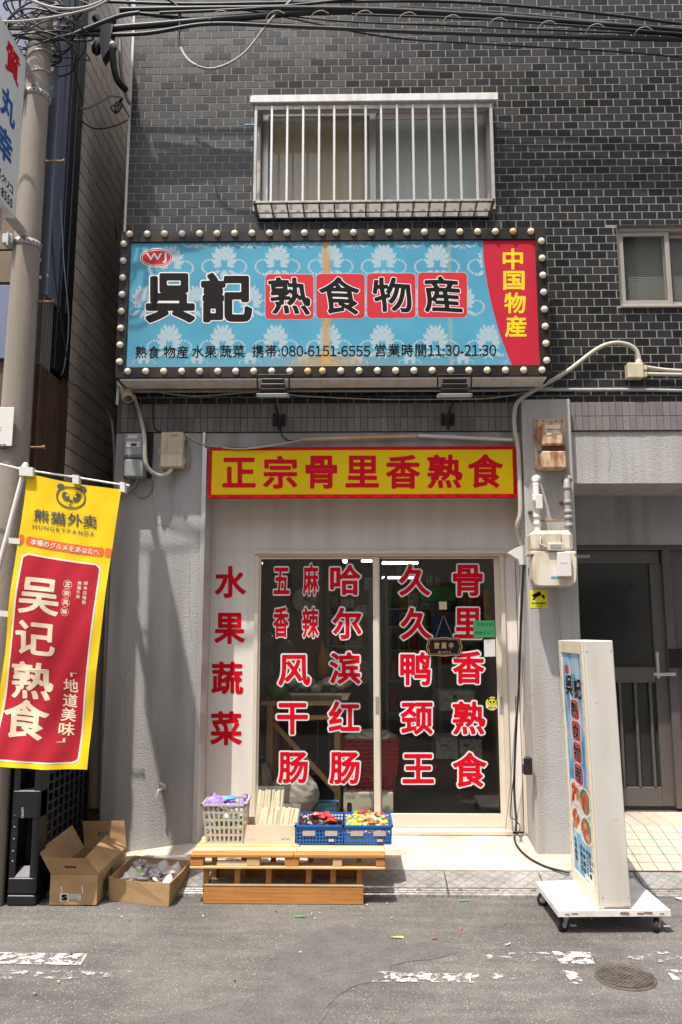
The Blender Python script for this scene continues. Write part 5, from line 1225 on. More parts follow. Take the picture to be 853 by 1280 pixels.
# ================================================================ OVERHEAD CABLES
ov = [  # (points in the picture, depth, radius, colour, wording)
    ([(-60, 25), (60, 40), (170, 33), (300, 22), (420, 14), (560, 18), (700, 28), (853, 42), (1000, 60)], 4.2, .020, 'cable_black', 'thickest black overhead cable crossing the top of the wall'),
    ([(150, 12), (300, 10), (470, 12), (640, 22), (760, 31), (853, 38), (1000, 52)], 4.12, .014, 'cable_black', 'black overhead cable just above the thickest one'),
    ([(-40, 48), (90, 44), (180, 42), (250, 44), (330, 56), (400, 68), (440, 73), (560, 42), (853, 50)][:3] + [(230, 43), (290, 47), (340, 56), (430, 36 + 0), (520, 40), (700, 46), (853, 50), (1000, 53)][:2] + [(330, 29), (520, 40), (700, 46), (853, 50), (1000, 53)], 4.15, .012, 'cable_black', 'black overhead cable below the thickest one'),
    ([(150, 14), (240, 24), (330, 30), (430, 36), (560, 42), (700, 45), (853, 49), (1000, 51)], 4.25, .011, 'cable_black', 'lower black overhead cable with cable clips'),
    ([(130, 2), (240, 5), (380, 3), (560, 2), (720, 14), (853, 30)], 4.3, .009, 'cable_black', 'black overhead cable along the very top edge'),
    ([(200, 16), (330, 10), (470, -4), (600, -14)], 4.1, .009, 'cable_black', 'black cable rising to the top edge from the left'),
    ([(-60, 20), (20, 27), (110, 12), (150, -10)], 4.0, .007, 'cable_grey', 'grey looping cable over the pole head'),
    ([(20, -8), (60, 8), (95, 11), (125, 3), (140, -10)], 4.0, .008, 'cable_grey', 'pale grey looping cable right of the pole head'),
    ([(30, -10), (65, 14), (90, 17), (118, 8), (140, -6)], 4.02, .007, 'cable_black', 'black looping cable right of the pole head'),
    ([(18, 43), (50, 50), (80, 47), (118, 32), (150, 20), (175, 16)], 4.3, .013, 'cable_black', 'black cable sagging behind the pole to the bundle'),
    ([(66, 70), (80, 67), (95, 50), (101, 20), (99, -10)], 4.5, .006, 'cable_black', 'thin black cable curving up beside the pole'),
    ([(65, 110), (75, 126), (90, 135), (110, 135), (130, 125), (140, 120), (152, 122)], 4.9, .008, 'cable_grey', 'grey cable from the pole across to the alley wires'),
    ([(65, 126), (90, 140), (110, 157), (125, 161), (145, 157), (160, 150)], 4.95, .005, 'cable_black', 'thin black cable hanging lowest in the alley mouth'),
    ([(350, 20), (480, 46), (600, 55), (760, 64), (880, 74)], 4.35, .005, 'cable_black', 'thin dark cable sloping down below the bundle'),
    ([(300, 12), (420, 26), (560, 32), (700, 38), (880, 45)], 4.4, .006, 'cable_black', 'thin black cable inside the overhead bundle'),
    ([(440, 18), (600, 24), (740, 34), (880, 44)], 4.05, .007, 'cable_black', 'short black cable in front of the bundle at right'),
    ([(500, 8), (640, 16), (780, 30), (900, 38)], 4.35, .005, 'cable_grey', 'thin grey cable in the overhead bundle at right')]
for i, (pp, Yd, r_, m_, lb) in enumerate(ov):
    if i == 2: pp = [(-40, 48), (90, 44), (180, 42), (260, 30), (360, 33), (520, 40), (700, 46), (853, 50), (1000, 53)]
    if pp[-1][0] > 400: Yd, r_ = 4.70 + (Yd - 4.0) * .25, r_ * 1.12
    cable('overhead_cable', [P3(x, y, Yd) for x, y in pp], r_, m_, lb, 'overhead cable', 'overhead cables above the shop', n=8)
mb = MB(); pp = smooth_path([P3(x, y, 4.74) for x, y in ((200, -6), (222, 8), (225, 30), (224, 50), (230, 68), (242, 80), (262, 86), (285, 80), (308, 64), (330, 36), (345, 18), (370, -4))], 6)
k_ = 22; mb.tube(pp[:k_], .009, 8); o = mb.build('loop_cable', 'cable_black')
mb = MB(); mb.tube(pp[k_ - 1:k_ + 10], .010, 8); o2 = mb.build('cable_sleeve', 'cable_light'); mb = MB(); mb.tube(pp[k_ + 9:], .008, 8); o3 = mb.build('cable_end', 'cable_grey')
tag(o, 'cable hanging down in a wide loop in front of the bricks', 'overhead cable', 'overhead cables above the shop'); o2.parent = o; o3.parent = o
# cable clips and spiral hangers
for i, x in enumerate((270, 340, 395, 450, 505, 560, 618, 680, 740, 800)):
    mb = MB(); y = 17 + max(0, (x - 470)) * .062
    mb.tube(smooth_path([P3(x - 8, y + 8, 4.73), P3(x - 2, y - 1, 4.69), P3(x + 8, y - 4, 4.68), P3(x + 16, y, 4.69)], 4), .003, 5)
    single(mb, 'cable_hanger', 'cable_light', P3(x, y, 4.17), ('first', 'second', 'third', 'fourth', 'fifth', 'sixth', 'seventh', 'eighth', 'ninth', 'last')[i] + ' pale wire hanger from the left on the overhead cables', 'cable hanger', 'wire hangers on the overhead cables')
# black service box and clamp hanging in the alley mouth
t = thing('cable_closure', P3(132, 40, 4.75), 'black cable splice closure hanging in the alley mouth at top', 'cable closure')
mb = MB(); mb.tube(smooth_path([P3(120, 22, 4.75), P3(126, 30, 4.75), P3(134, 32, 4.75), P3(142, 24, 4.75)], 4), .028, 10); mb.build('closure', 'black_plastic', t)
mb = MB(); mb.slab([P3(127, 28, 4.72), P3(142, 30, 4.72), P3(138, 48, 4.72), P3(143, 52, 4.72), P3(128, 74, 4.72), P3(124, 50, 4.72)], (0, .07, 0)); mb.blob(P3(121, 60, 4.75), (.03, .03, .05), 8, 6, .25, 3); mb.build('clamp', 'black_plastic', t)
mb = MB(); mb.blob(P3(141, 56, 4.7), .022, 10, 8, .05); mb.build('bulb', 'galvanised', t)
mb = MB(); mb.tube(smooth_path([P3(141, 60, 4.72), P3(142, 80, 4.75), P3(147, 100, 4.8), P3(157, 112, 4.9)], 5), .022, 10); mb.build('drop_cable', 'cable_black', t)
cable('alley_wire', [P3(150, 50, 4.9), P3(152, 90, 4.9), P3(158, 120, 4.95), P3(163, 130, 5.0)], .012, 'cable_grey', 'grey wire bending down beside the white wall corner', 'cable')
rk = random.Random(3); cable('wire_tangle', [P3(147 + 9 * math.cos(k * 1.3) * rk.uniform(.3, 1), 132 + 10 * math.sin(k * 1.1) * rk.uniform(.3, 1), 4.95 + rk.uniform(-.04, .04)) for k in range(16)] + [P3(162, 146, 5.0)], .0045, 'cable_black', 'small black tangle of wires in the alley mouth', 'cable')
cable('alley_wire', [P3(112, 30, 5.3), P3(120, 100, 5.4), P3(135, 190, 5.6), P3(146, 300, 5.8)], .006, 'cable_black', 'black wire running down across the alley tiles', 'cable')
cable('alley_wire', [P3(84, 30, 4.6), P3(92, 80, 4.7), P3(104, 130, 4.9)], .004, 'cable_black', 'thin black wire in front of the black panel', 'cable')
cable('alley_wire', [P3(66, 230, 4.55), P3(66, 310, 4.55), P3(72, 370, 4.6), P3(84, 450, 4.7)], .004, 'cable_black', 'thin wire hanging in front of the blue metal side', 'cable')
cable('alley_wire', [P3(76, 250, 4.6), P3(80, 330, 4.6), P3(86, 400, 4.7), P3(81, 455, 4.75), P3(76, 470, 4.8)], .0035, 'cable_grey', 'thin pale wire hanging in front of the black side panel', 'cable')
cable('alley_conduit', [P3(88, 478, 4.95), P3(102, 484, 5.1), P3(118, 499, 5.3), P3(131, 511, 5.5), P3(139, 525, 5.55), P3(143, 560, 5.5), P3(143, 620, 5.45), P3(140, 700, 5.4)], .011, 'cable_grey', 'grey conduit sloping along the alley tiles and turning down', 'conduit')
# ================================================================ LEFT NEIGHBOUR
XN = -1.86
nb = thing('neighbour_building', (XN - .6, 5.0, 0), 'narrow left building with blue metal, black and tiled side along the alley', 'building')
yn0 = S(88, 400, XN).y
mb = MB(); mb.box(XN - 3, XN, yn0, 9, 0, 6.6); mb.build('body', 'grout', nb)
tp = MB().box(-.004, .006, .002, .106, .0045, .1075, .001).build('wall_tile', 'alley_tile'); o = tp; fr = True; cnt = 0
for j in range(int(1.7 / .112), 54):
    for i in range(9):
        z = .112 * j; y = math.ceil(yn0 / .108) * .108 + i * .108
        if cnt >= 300: break
        p = Vector((XN + .002, y, z))
        if not fr: o = tp.copy(); COL.objects.link(o)
        fr = False; o.parent = nb; o.location = p - Vector(nb.location); cnt += 1
mb = MB()
for j in range(0, 58):
    for i in range(30):
        if i < 9 and 15 <= j and (j - 15) * 9 + i < 300: continue
        mb.box(XN - .002, XN + .008, math.ceil(yn0 / .108) * .108 + i * .108 + .002, math.ceil(yn0 / .108) * .108 + i * .108 + .106, .112 * j + .0045, .112 * j + .1075)
mb.build('rear_tiles', 'alley_tile', nb, kind='stuff')
ybk0 = S(75, 300, XN).y; ybl0 = 4.52
zblk = S(84, 476, XN).z; zblue = S(60, 372, XN).z; zrib = S(58, 460, XN).z
mb = MB(); mb.box(XN - .5, XN + .012, ybk0, yn0 - .002, zblk, 6.6, .004); mb.build('black_panel', 'black_panel', nb)
mb = MB(); mb.box(XN - 1.6, XN + .01, ybl0, ybk0 - .002, zblue, 6.6, .004)
mb.build('blue_cladding', 'blue_metal', nb)
for k in range(3):
    mb = MB(); yy = ybl0 + .10 + k * .1; mb.box(XN + .0105, XN + .016, yy, yy + .008, zblue + .01, 6.5); mb.build('cladding_seam', 'blue_metal', nb)
for y_, px in ((325, 49.5), (345, 59), (347, 50)):
    p = S(px, y_, XN + .011); mb = MB(); mb.lathe(p, (1, 0, 0), [(.012, 0), (.010, .006), (.002, .010)], 10); mb.build('bolt', 'galvanised', nb)
mb = MB()
for k in range(24):
    y = ybl0 + k * .033
    if y + .02 < ybk0 - .003: mb.box(XN - .02, XN - .004, y, y + .018, zrib, zblue - .002, .003)
mb.box(XN - .5, XN - .02, ybl0, ybk0 - .003, zrib, zblue - .001); mb.build('ribbed_siding', 'grey_rib', nb)
mb = MB(); mb.box(XN - .5, XN - .002, ybl0, yn0 - .06, 1.25, zrib - .002, .003); mb.box(XN - .5, XN + .002, yn0 - .058, yn0 - .003, 1.25, zblk - .002, .003)
for k in range(5): y = ybl0 + .1 + k * .17; mb.box(XN - .0018, XN + .006, y, y + .02, 1.26, zrib - .01, .002)
mb.build('rusty_panel', 'rusty_panel', nb)
mb = MB(); mb.box(XN - .5, XN - .001, ybl0, yn0 - .003, 0, 1.248); mb.build('lower_wall', 'brown_wood', nb)
# facade strip left of the pole
yf0 = 4.35
mb = MB(); mb.box(XN - 3, XN - .03, 4.50, 4.518, .0, wz(258, 4.5, 5)); mb.build('front_wall', 'brown_wood', nb)
mb = MB(); mb.box(-3.6, XN - .028, 4.47, 4.499, wz(448, 4.47, 5), wz(356, 4.47, 5), .004); mb.build('front_blue_panel', 'blue_metal', nb)
for i in range(5):
    for j in range(6):
        x0 = XN - .04 - i * .16; z0 = wz(353, 4.49, 5) + j * .21
        mb = MB(); mb.box(x0 - .15, x0, 4.488, 4.499, z0, z0 + .2, .003); mb.build('front_tile', 'ochre_tile', nb)
mb = MB(); mb.box(-3.6, -1.95, 4.47, 4.52, wz(1050, 4.47, 5) - .0, wz(955, 4.47, 5), .004); mb.build('granite_panel', 'stone_base', nb)
mb = MB(); mb.box(-3.6, -1.95, 4.44, 4.53, .0, wz(1053, 4.44, 5), .006); mb.box(-3.6, -1.95, 4.38, 4.439, 0, .07, .004); mb.build('stone_step', 'stone_base', nb)
# neighbour's rear + alley floor and end
mb = MB(); mb.box(XN - .6, XL + .3, 8.6, 8.8, 0, 6.6); o = mb.build('alley_end_wall', 'room_dark'); tag(o, 'dark wall closing the far end of the alley', 'wall')
mb = MB(); mb.box(XN + .001, XL - .001, 4.95, 8.6, 0, .06); o = mb.build('alley_floor', 'concrete'); o['kind'] = 'structure'; o['label'] = 'shaded concrete floor of the narrow alley'
# alley pipes
cable('drain_pipe', [P3(121, 1008, 5.18), P3(121, 900, 5.18), P3(124, 760, 5.18), P3(128, 620, 5.2)], .058, 'pole_concrete', 'wide pale drain pipe standing in the alley mouth', 'pipe', seg=16)
cable('drain_pipe', [P3(127, 1020, 5.08), P3(128, 960, 5.08), P3(133, 800, 5.08), P3(138, 660, 5.1)], .014, 'cable_grey', 'thin grey pipe in front of the wide drain pipe', 'pipe', seg=10)
mb = MB(); mb.box(XN + .02, XL - .03, 5.18, 5.22, .06, wz(1030, 5.2, 110)); mb.box(XN + .02, XL - .03, 5.14, 5.22, wz(1012, 5.2, 110), wz(1000, 5.2, 110), .004); tag(rebase(mb.build('timber_board', 'brown_wood'), (-1.7, 5.2, .06)), 'dark brown timber blocking the alley behind the pallets', 'board')

# ================================================================ BLACK PALLETS
xg0, xg1 = G(9, 1132, 0).x, G(44, 1133, 0).x; Yp0 = G(30, 1133, 0).y
for n in range(1):
    t = thing('plastic_pallet', ((xg0 + xg1) / 2, Yp0, 0), 'black plastic pallets standing on edge under the banner', 'pallet')
    Hh, Dp = 1.32, .80; w0, w1 = xg0, xg1; wd = w1 - w0
    mb = MB()
    for (z0, z1) in ((0, .055), (.055, .14), (.43, .575), (.98, 1.10), (1.25, Hh)): mb.box(w0, w1, Yp0, Yp0 + .10, z0 + .002, z1, .006)
    for x0, x1 in ((w0, w0 + .035), (w1 - .04, w1)): mb.box(x0, x1, Yp0 + .003, Yp0 + .11, .12, 1.27, .004)
    mb.slab([(w0 + .036, Yp0 + .004, .142), (w1 - .041, Yp0 + .004, .142), (w1 - .041, Yp0 + .05, .185), (w0 + .036, Yp0 + .05, .185)], (0, .02, -.03))
    mb.build('front_edge', 'black_plastic', t)
    mb = MB(); mb.box(w0 + .036, w0 + .06, Yp0 + .12, Yp0 + Dp, .01, Hh - .02)
    mb.build('back_deck', 'black_plastic', t)
    # side deck of ribs seen at an angle
    mb = MB()
    for k in range(9): y = Yp0 + .112 + k * .083; mb.box(w1 - .035, w1 - .006, y, y + .02, .01, Hh - .01, .003)
    for k in range(22): z = .01 + k * .052; mb.box(w1 - .032, w1 - .009 + (.004 if k % 3 == 0 else 0), Yp0 + .112, Yp0 + Dp, z, z + .014, .002)
    mb.build('side_lattice', 'black_plastic', t)
    for k in range(3):
        for z in (.03, .53, 1.0):
            mb = MB(); y = Yp0 + .13 + k * .28; mb.box(w0 + .06, w1 - .036, y, y + .09, z, z + .09, .005); mb.build('foot_block', 'black_plastic', t)
    line_text('POOLIST', (27, 1009, 30, 1023.5), Yp0, 'paper', t, off=.01, N_=18, fmap=lambda x, y: W(28.5 + (y - 1016) * .18, 1016 + (x - 28.5) * 4.4, Yp0 - .001), name='moulded_mark')
    for k in range(9):
        mb = MB(); z = (.22, .27, .33, .39, .45, .72, .79, .86, .93)[k]; mb.lathe((w0 + .018, Yp0 + .003, z), (0, -1, 0), [(.005, 0), (.002, .004)], 6); mb.build('stud', 'meter_grey', t)

# ================================================================ CARDBOARD BOXES
bx0, bx1 = G(61.9, 1132, 0).x, G(120.4, 1133, 0).x; by0 = G(90, 1132.5, 0).y; bh_ = wz(1092, by0, 90); bdp = .52; th = .005
t = thing('cardboard_box', ((bx0 + bx1) / 2, by0, 0), 'open cardboard box with flaps up and handle holes beside black pallets', 'cardboard box')
mb = MB(); mb.box(bx0, bx1, by0, by0 + th, 0.001, bh_); mb.box(bx0, bx1, by0 + bdp - th, by0 + bdp, 0.001, bh_); mb.box(bx0, bx0 + th, by0 + th, by0 + bdp - th, 0.001, bh_); mb.box(bx1 - th, bx1, by0 + th, by0 + bdp - th, 0.001, bh_); mb.box(bx0, bx1, by0, by0 + bdp, 0.0005, .006); mb.build('box_body', 'cardboard', t)
def holed(mb, P, cx, cy, hw, hh, off):
    """quad flap P (bl,br,tr,tl) with an oblong hand hole; cx.. in flap fractions"""
    P = [Vector(p) for p in P]
    def f(u, v): return (P[0] * (1 - u) + P[1] * u) * (1 - v) + (P[3] * (1 - u) + P[2] * u) * v
    us = [0, cx - hw, cx + hw, 1]; vs_ = [0, cy - hh, cy + hh, 1]
    for i in range(3):
        for j in range(3):
            if i == 1 and j == 1: continue
            mb.slab([f(us[i], vs_[j]), f(us[i + 1], vs_[j]), f(us[i + 1], vs_[j + 1]), f(us[i], vs_[j + 1])], off)
A, B = Vector((bx0, by0, bh_)), Vector((bx1, by0, bh_)); C_, D_ = Vector((bx1, by0 + bdp, bh_)), Vector((bx0, by0 + bdp, bh_))
fl = W(54.5, 1071.5, by0 - .045); fr_ = W(111, 1073, by0 - .045)
mb = MB(); holed(mb, (A, B, fr_, fl), .50, .42, .13, .09, (0, -.004, 0)); mb.build('front_flap', 'cardboard', t)
bl_ = W(103.6, 1026.5, by0 + bdp + .01); br_ = W(155.5, 1026, by0 + bdp + .01)
mb = MB(); holed(mb, (D_, C_, br_, bl_), .48, .5, .13, .09, (0, .004, 0)); mb.build('back_flap', 'cardboard', t)
mb = MB(); mb.slab([A, D_, W(91, 1032, by0 + bdp - .02), W(49, 1064, by0 + .02)], (-.003, 0, .003)); mb.build('left_flap', 'cardboard', t)
mb = MB(); mb.slab([B, C_, W(132.6, 1044.3, by0 + bdp - .03), W(106.7, 1071.7, by0 + .03)], (.003, 0, .003)); mb.build('right_flap', 'cardboard', t)
mb = MB(); mb.box(bx0 + .006, bx1 - .006, by0 + .006, by0 + bdp - .006, .0062, .02); mb.build('inner_base', 'cardboard_inner', t)
poly_px([(75, 1116.5), (86.5, 1116.5), (86.5, 1127), (75, 1127)], by0, 'paper', t, 'paper_label', .0008)
line_text('S', (77, 1118, 84.5, 1125.6), by0 - .001, 'ink_black', t, off=.07, N_=40)
poly_px([(87.5, 1117.5), (101.5, 1118), (101.5, 1125), (87.5, 1124.5)], by0, 'paper', t, 'paper_label', .0008)
for k in range(4): poly_px([(88.5, 1119 + k * 1.5), (100.5 - (k % 2) * 3, 1119.2 + k * 1.5), (100.5 - (k % 2) * 3, 1119.8 + k * 1.5), (88.5, 1119.6 + k * 1.5)], by0, 'meter_grey', t, 'print_line', .0016)
for x in (77, 103): poly_px([(x - .8, 1108), (x + .8, 1108), (x + 1.4, 1117), (x, 1117)], by0, 'paper', t, 'staple_tape', .0012)
# printed fruit mark on the side
for (y, z, r_, m_) in ((.17, .085, .030, 'print_line'), (.13, .07, .026, 'x'), (.24, .10, .028, 'x'), (.18, .10, .022, 'o')):
    mb = MB(); c = (bx1 + .001 + (.0008 if m_ == 'o' else 0) + y * .002, by0 + y, z); mb.add([(c[0], c[1] + r_ * 1.3 * math.cos(a * .4), c[2] + r_ * (1.0 + .2 * math.sin(a * 3)) * math.sin(a * .4)) for a in range(16)], [tuple(range(16))]); mb.build('fruit_print', {'o': 'goods_orange'}.get(m_, 'goods_green'), t)
# low tray box of bags
gA, gB, gC = G(136.5, 1126, 0), G(211, 1134, 0), G(236, 1103, 0); gD = gA + gC - gB
hb = .118
t = thing('cardboard_tray', tuple((gA + gC) / 2), 'low open cardboard box full of plastic bags and newspaper', 'cardboard box')
up = Vector((0, 0, hb)); cn = [gA, gB, gC, gD]; cen = (gA + gC) / 2
mb = MB()
for i in range(4):
    a_, b_ = cn[i], cn[(i + 1) % 4]; o_ = (a_ + b_) / 2 - cen; o_.z = 0; o_.normalize()
    a2, b2 = a_ + up + (a_ - cen).normalized() * .008, b_ + up + (b_ - cen).normalized() * .008
    mid = (a2 + b2) / 2 + Vector((0, 0, -.006)) + o_ * .006
    mb.slab([a_ + Vector((0, 0, .001)), b_ + Vector((0, 0, .001)), b2, mid, a2], tuple(-o_ * .005))
mb.slab([p + Vector((0, 0, .001)) for p in cn], (0, 0, .004)); mb.build('tray_body', 'cardboard', t)
def crumple(c, r, m, name, label, cat, seed, group=None, rough=.32, seg=14, rings=9, parent=None):
    mb = MB(); mb.blob(c, r, seg, rings, rough, seed)
    if parent: return mb.build(name, m, parent)
    mb.sm = [False] * len(mb.sm); return tag(rebase(mb.build(name, m), (c[0], c[1], c[2] - (r if not isinstance(r, tuple) else r[2]) * .8)), label, cat, group)
def trayp(u, v, z): p = gA * (1 - u) * (1 - v) + gB * u * (1 - v) + gC * u * v + gD * (1 - u) * v; return (p.x, p.y, z)
def packet(c, s, m, label, cat, group, seed, flat=.5, name='wrapped_snack'):
    mb = MB(); rr = random.Random(seed); mtx = Matrix.Translation(c) @ Matrix.Rotation(rr.uniform(0, 3.1), 4, 'Z') @ Matrix.Rotation(rr.uniform(-.6, .6), 4, 'X')
    n = 7; vs = []
    for i in range(n + 1):
        u = i / n; w = s[1] * (1 if i in (0, n) else .8 + .2 * rr.random()); h = s[2] * math.sin(math.pi * u) ** .5
        for (a, b) in ((-1, 0), (-.4, 1), (.4, 1), (1, 0), (.4, -1), (-.4, -1)): vs.append(mtx @ Vector(((u - .5) * s[0] * 2, a * w + rr.uniform(-.1, .1) * w, b * h * (.8 + .4 * rr.random()) + .001 * b)))
    fs = [(i * 6 + k, i * 6 + (k + 1) % 6, (i + 1) * 6 + (k + 1) % 6, (i + 1) * 6 + k) for i in range(n) for k in range(6)] + [tuple(range(5, -1, -1)), tuple(range(n * 6, n * 6 + 6))]
    mb.add(vs, fs); return tag(rebase(mb.build(name, m), tuple(c)), label, cat, group)
rn = random.Random(4)
crumple(trayp(.45, .5, .055), (.10, .09, .05), 'newsprint', 'newspaper_wad', 'crumpled printed newspaper in the middle of the low box', 'paper', 1, rough=.28, seg=24, rings=15)
crumple(trayp(.25, .45, .06), (.07, .08, .05), 'wrap_white', 'plastic_bag', 'crumpled whitish bag at the left of the low box', 'plastic bag', 2)
crumple(trayp(.22, .75, .09), (.045, .045, .035), 'newsprint', 'plastic_cup', 'grey crushed cup at the back left of the low box', 'rubbish', 3)
for k in range(9): packet(Vector(trayp(.15 + .08 * k + .05 * (k % 2), .25 + .5 * ((k * 37) % 10) / 10, .085 + .01 * (k % 3))), (.035, .018, .006), ('wrap_white', 'newsprint', 'green_wrap', 'wrap_white', 'goods_blue', 'newsprint', 'wrap_white', 'goods_orange', 'newsprint')[k], ('torn white', 'printed', 'green', 'pale', 'dark blue', 'grey printed', 'creased white', 'orange', 'inky')[k] + ' scrap of wrapper lying on the rubbish in the low box', 'rubbish', None, 700 + k, name='wrapper_scrap')
mb = MB()
for k, (u, v, h, w) in enumerate(((.66, .66, .150, .035), (.86, .70, .145, .045), (.80, .5, .10, .05))):
    b = Vector(trayp(u, v, .03)); rr = random.Random(k); n = 9; vs = []
    for i in range(n):
        a = 2 * math.pi * i / n; r_ = w * (.8 + .5 * rr.random()); vs.append((b.x + r_ * math.cos(a), b.y + r_ * math.sin(a), b.z + .01 * rr.random()))
    for i in range(n):
        a = 2 * math.pi * i / n; r_ = w * (.35 + .5 * rr.random()); vs.append((b.x + r_ * math.cos(a), b.y + r_ * math.sin(a), b.z + (h - .03) * (.55 + .35 * rr.random())))
    vs.append((b.x + rr.uniform(-.02, .02), b.y, h)); mb.add(vs, [(i, (i + 1) % n, n + (i + 1) % n, n + i) for i in range(n)] + [(n + i, n + (i + 1) % n, 2 * n) for i in range(n)], True)
tag(rebase(mb.build('clear_film', 'white_bag'), trayp(.7, .5, .01)), 'clear plastic film standing up at the right of the low box', 'plastic film')

# ================================================================ PALLET TABLE AND GOODS
Yt = 4.39; lx0, lx1 = wx(255, 1120, Yt), wx(454.5, 1120, Yt); zt0 = wz(1108, Yt); zpost = wz(1083.5, Yt + .02); zp0 = wz(1083.5, Yt - .02); ztop = wz(1068.5, Yt - .03)
ps = thing('pallet_stand', ((lx0 + lx1) / 2, Yt + .2, 0), 'low pine stand of orange rails and posts carrying the slatted pallet', 'stand')
for nm, Y_ in (('front_rail', Yt), ('back_rail', Yt + .30)):
    mb = MB(); mb.box(lx0, lx1, Y_, Y_ + .018, .002, zt0, .002); mb.build('rail', 'pine_orange', ps)
    mb = MB(); mb.box(lx0 + .0, lx1, Y_ - .003, Y_ + .02, zt0 + .001, zt0 + .006); mb.build('rail_edge', 'pine_pale', ps)
for px in (258, 297, 336, 386, 416.5, 449.5):
    X_ = wx(px, 1096, Yt + .03)
    for Y_ in (Yt + .021, Yt + .27): mb = MB(); mb.box(X_ - .014, X_ + .014, Y_, Y_ + .028, .004, zpost - .001, .002); mb.build('post', 'pine_orange', ps)
for px in (262, 295, 336, 416, 450):
    for y in (1113, 1118, 1124):
        if (px + y) % 3: mb = MB(); mb.lathe(W(px + (y % 3), y, Yt), (0, -1, 0), [(.0035, -.001), (.003, .001)], 6); mb.build('nail', 'rusty_steel', ps)
pt = thing('slatted_pallet', (wx(360, 1070, Yt), Yt + .2, zpost), 'pine pallet with pale slats used as a display table for produce', 'pallet')
tx0, tx1 = wx(237.5, 1073, Yt - .03), wx(482.5, 1073, Yt - .03); zb_ = wz(1084, Yt - .03)
mb = MB(); mb.box(tx0, tx1 - .003, Yt - .03, Yt + .05, zpost, zpost + .012, .002); mb.build('bottom_board', 'pine', pt)
mb = MB(); mb.box(tx0 + .005, tx1, Yt + .30, Yt + .38, zpost, zpost + .012, .002); mb.build('bottom_board', 'pine', pt)
zz = ztop - .018
for k, (u0, u1) in enumerate(((0, .07), (.29, .36), (.485, .56), (.73, .78), (.95, 1.0))):
    for Y_ in (Yt - .026, Yt + .31):
        mb = MB(); mb.box(tx0 + (tx1 - tx0) * u0, tx0 + (tx1 - tx0) * u1 - .002, Y_, Y_ + .06, zpost + .013, zz - .001, .003); mb.build('spacer_block', 'pine_orange' if k % 2 == 0 else 'pine', pt)
mb = MB(); mb.box(tx0 + .14, tx0 + .36, Yt - .02, Yt + .0, zpost + .013, zz - .02); mb.build('loose_lath', 'pine_pale', pt)
for k in range(6):
    y0 = Yt - .032 + k * .078; m_ = 'pine_orange' if k == 0 else ('pine' if k in (2,) else 'pine_pale'); j = .004 * (k % 2)
    sp_ = tx0 + (tx1 - tx0) * (.53 + .01 * k)
    mb = MB(); mb.box(tx0 + j, sp_ - .001, y0, y0 + .066, zz + .001, ztop + .002 * (k % 3), .003); mb.build('slat', m_, pt)
    mb = MB(); mb.box(sp_ + .001, tx1 - j, y0, y0 + .066, zz + .001, ztop + .0015 * ((k + 1) % 3), .003); mb.build('slat', m_, pt)
zt = ztop + .0045; Yb = 4.56
# basket
def gridbox(mb, P0, P1, nx, nz, bar, thick):
    """lattice panel between bottom edge P0=(a,b) and top edge P1=(a,b)"""
    a, b = Vector(P0[0]), Vector(P0[1]); c, d = Vector(P1[0]), Vector(P1[1]); nrm = (b - a).cross(c - a).normalized() * thick
    for i in range(nx + 1):
        u = i / nx; p, q = a.lerp(b, u), c.lerp(d, u); w = (b - a).normalized() * bar / 2; mb.slab([p - w, p + w, q + w, q - w], tuple(nrm))
    for j in range(nz + 1):
        v = j / nz; p, q = a.lerp(c, v), b.lerp(d, v); h = (c - a).normalized() * bar / 2; mb.slab([p - h, q - h, q + h, p + h], tuple(nrm * 1.01))
def crate(name, label, cat, m, base, top, z0, h, nx, ny, nz, solid_top=.0, rimw=.012, bar=.005, group=None):
    """base,top: (x0,x1,y0,y1)"""
    t = thing(name, ((base[0] + base[1]) / 2, (base[2] + base[3]) / 2, z0), label, cat, group)
    B_ = [Vector((base[0], base[2], z0 + .004)), Vector((base[1], base[2], z0 + .004)), Vector((base[1], base[3], z0 + .004)), Vector((base[0], base[3], z0 + .004))]
    T_ = [Vector((top[0], top[2], z0 + h)), Vector((top[1], top[2], z0 + h)), Vector((top[1], top[3], z0 + h)), Vector((top[0], top[3], z0 + h))]
    mb = MB()
    for i in range(4): gridbox(mb, (B_[i], B_[(i + 1) % 4]), (T_[i], T_[(i + 1) % 4]), nx if i % 2 == 0 else ny, nz, bar, .003)
    mb.build('lattice', m, t); mb = MB(); mb.slab([p for p in B_], (0, 0, .003)); mb.build('base', m, t)
    mb = MB()
    for i in range(4):
        a, b = T_[i], T_[(i + 1) % 4]; o_ = ((a + b) / 2 - sum(T_, Vector()) / 4); o_.z = 0; o_.normalize()
        ex = (b - a).normalized() * rimw; mb.slab([a - ex + Vector((0, 0, -.004)), b + ex + Vector((0, 0, -.004)), b + ex + Vector((0, 0, .006)), a - ex + Vector((0, 0, .006))], tuple(o_ * rimw))
    mb.build('rim', m, t); return t
bk = (wx(259, 1050, Yb), wx(303, 1050, Yb), Yb, Yb + .17); zr = wz(1007, Yb - .02) - zt
bkt = (wx(254, 1008, Yb - .02), wx(305.5, 1008, Yb - .02), Yb - .02, Yb + .19)
crate('laundry_basket', 'grey plastic basket of purple packets at the left of the pallet', 'basket', 'grey_basket', bk, bkt, zt, zr, 8, 6, 5, rimw=.010, bar=.0115)
rn = random.Random(11)
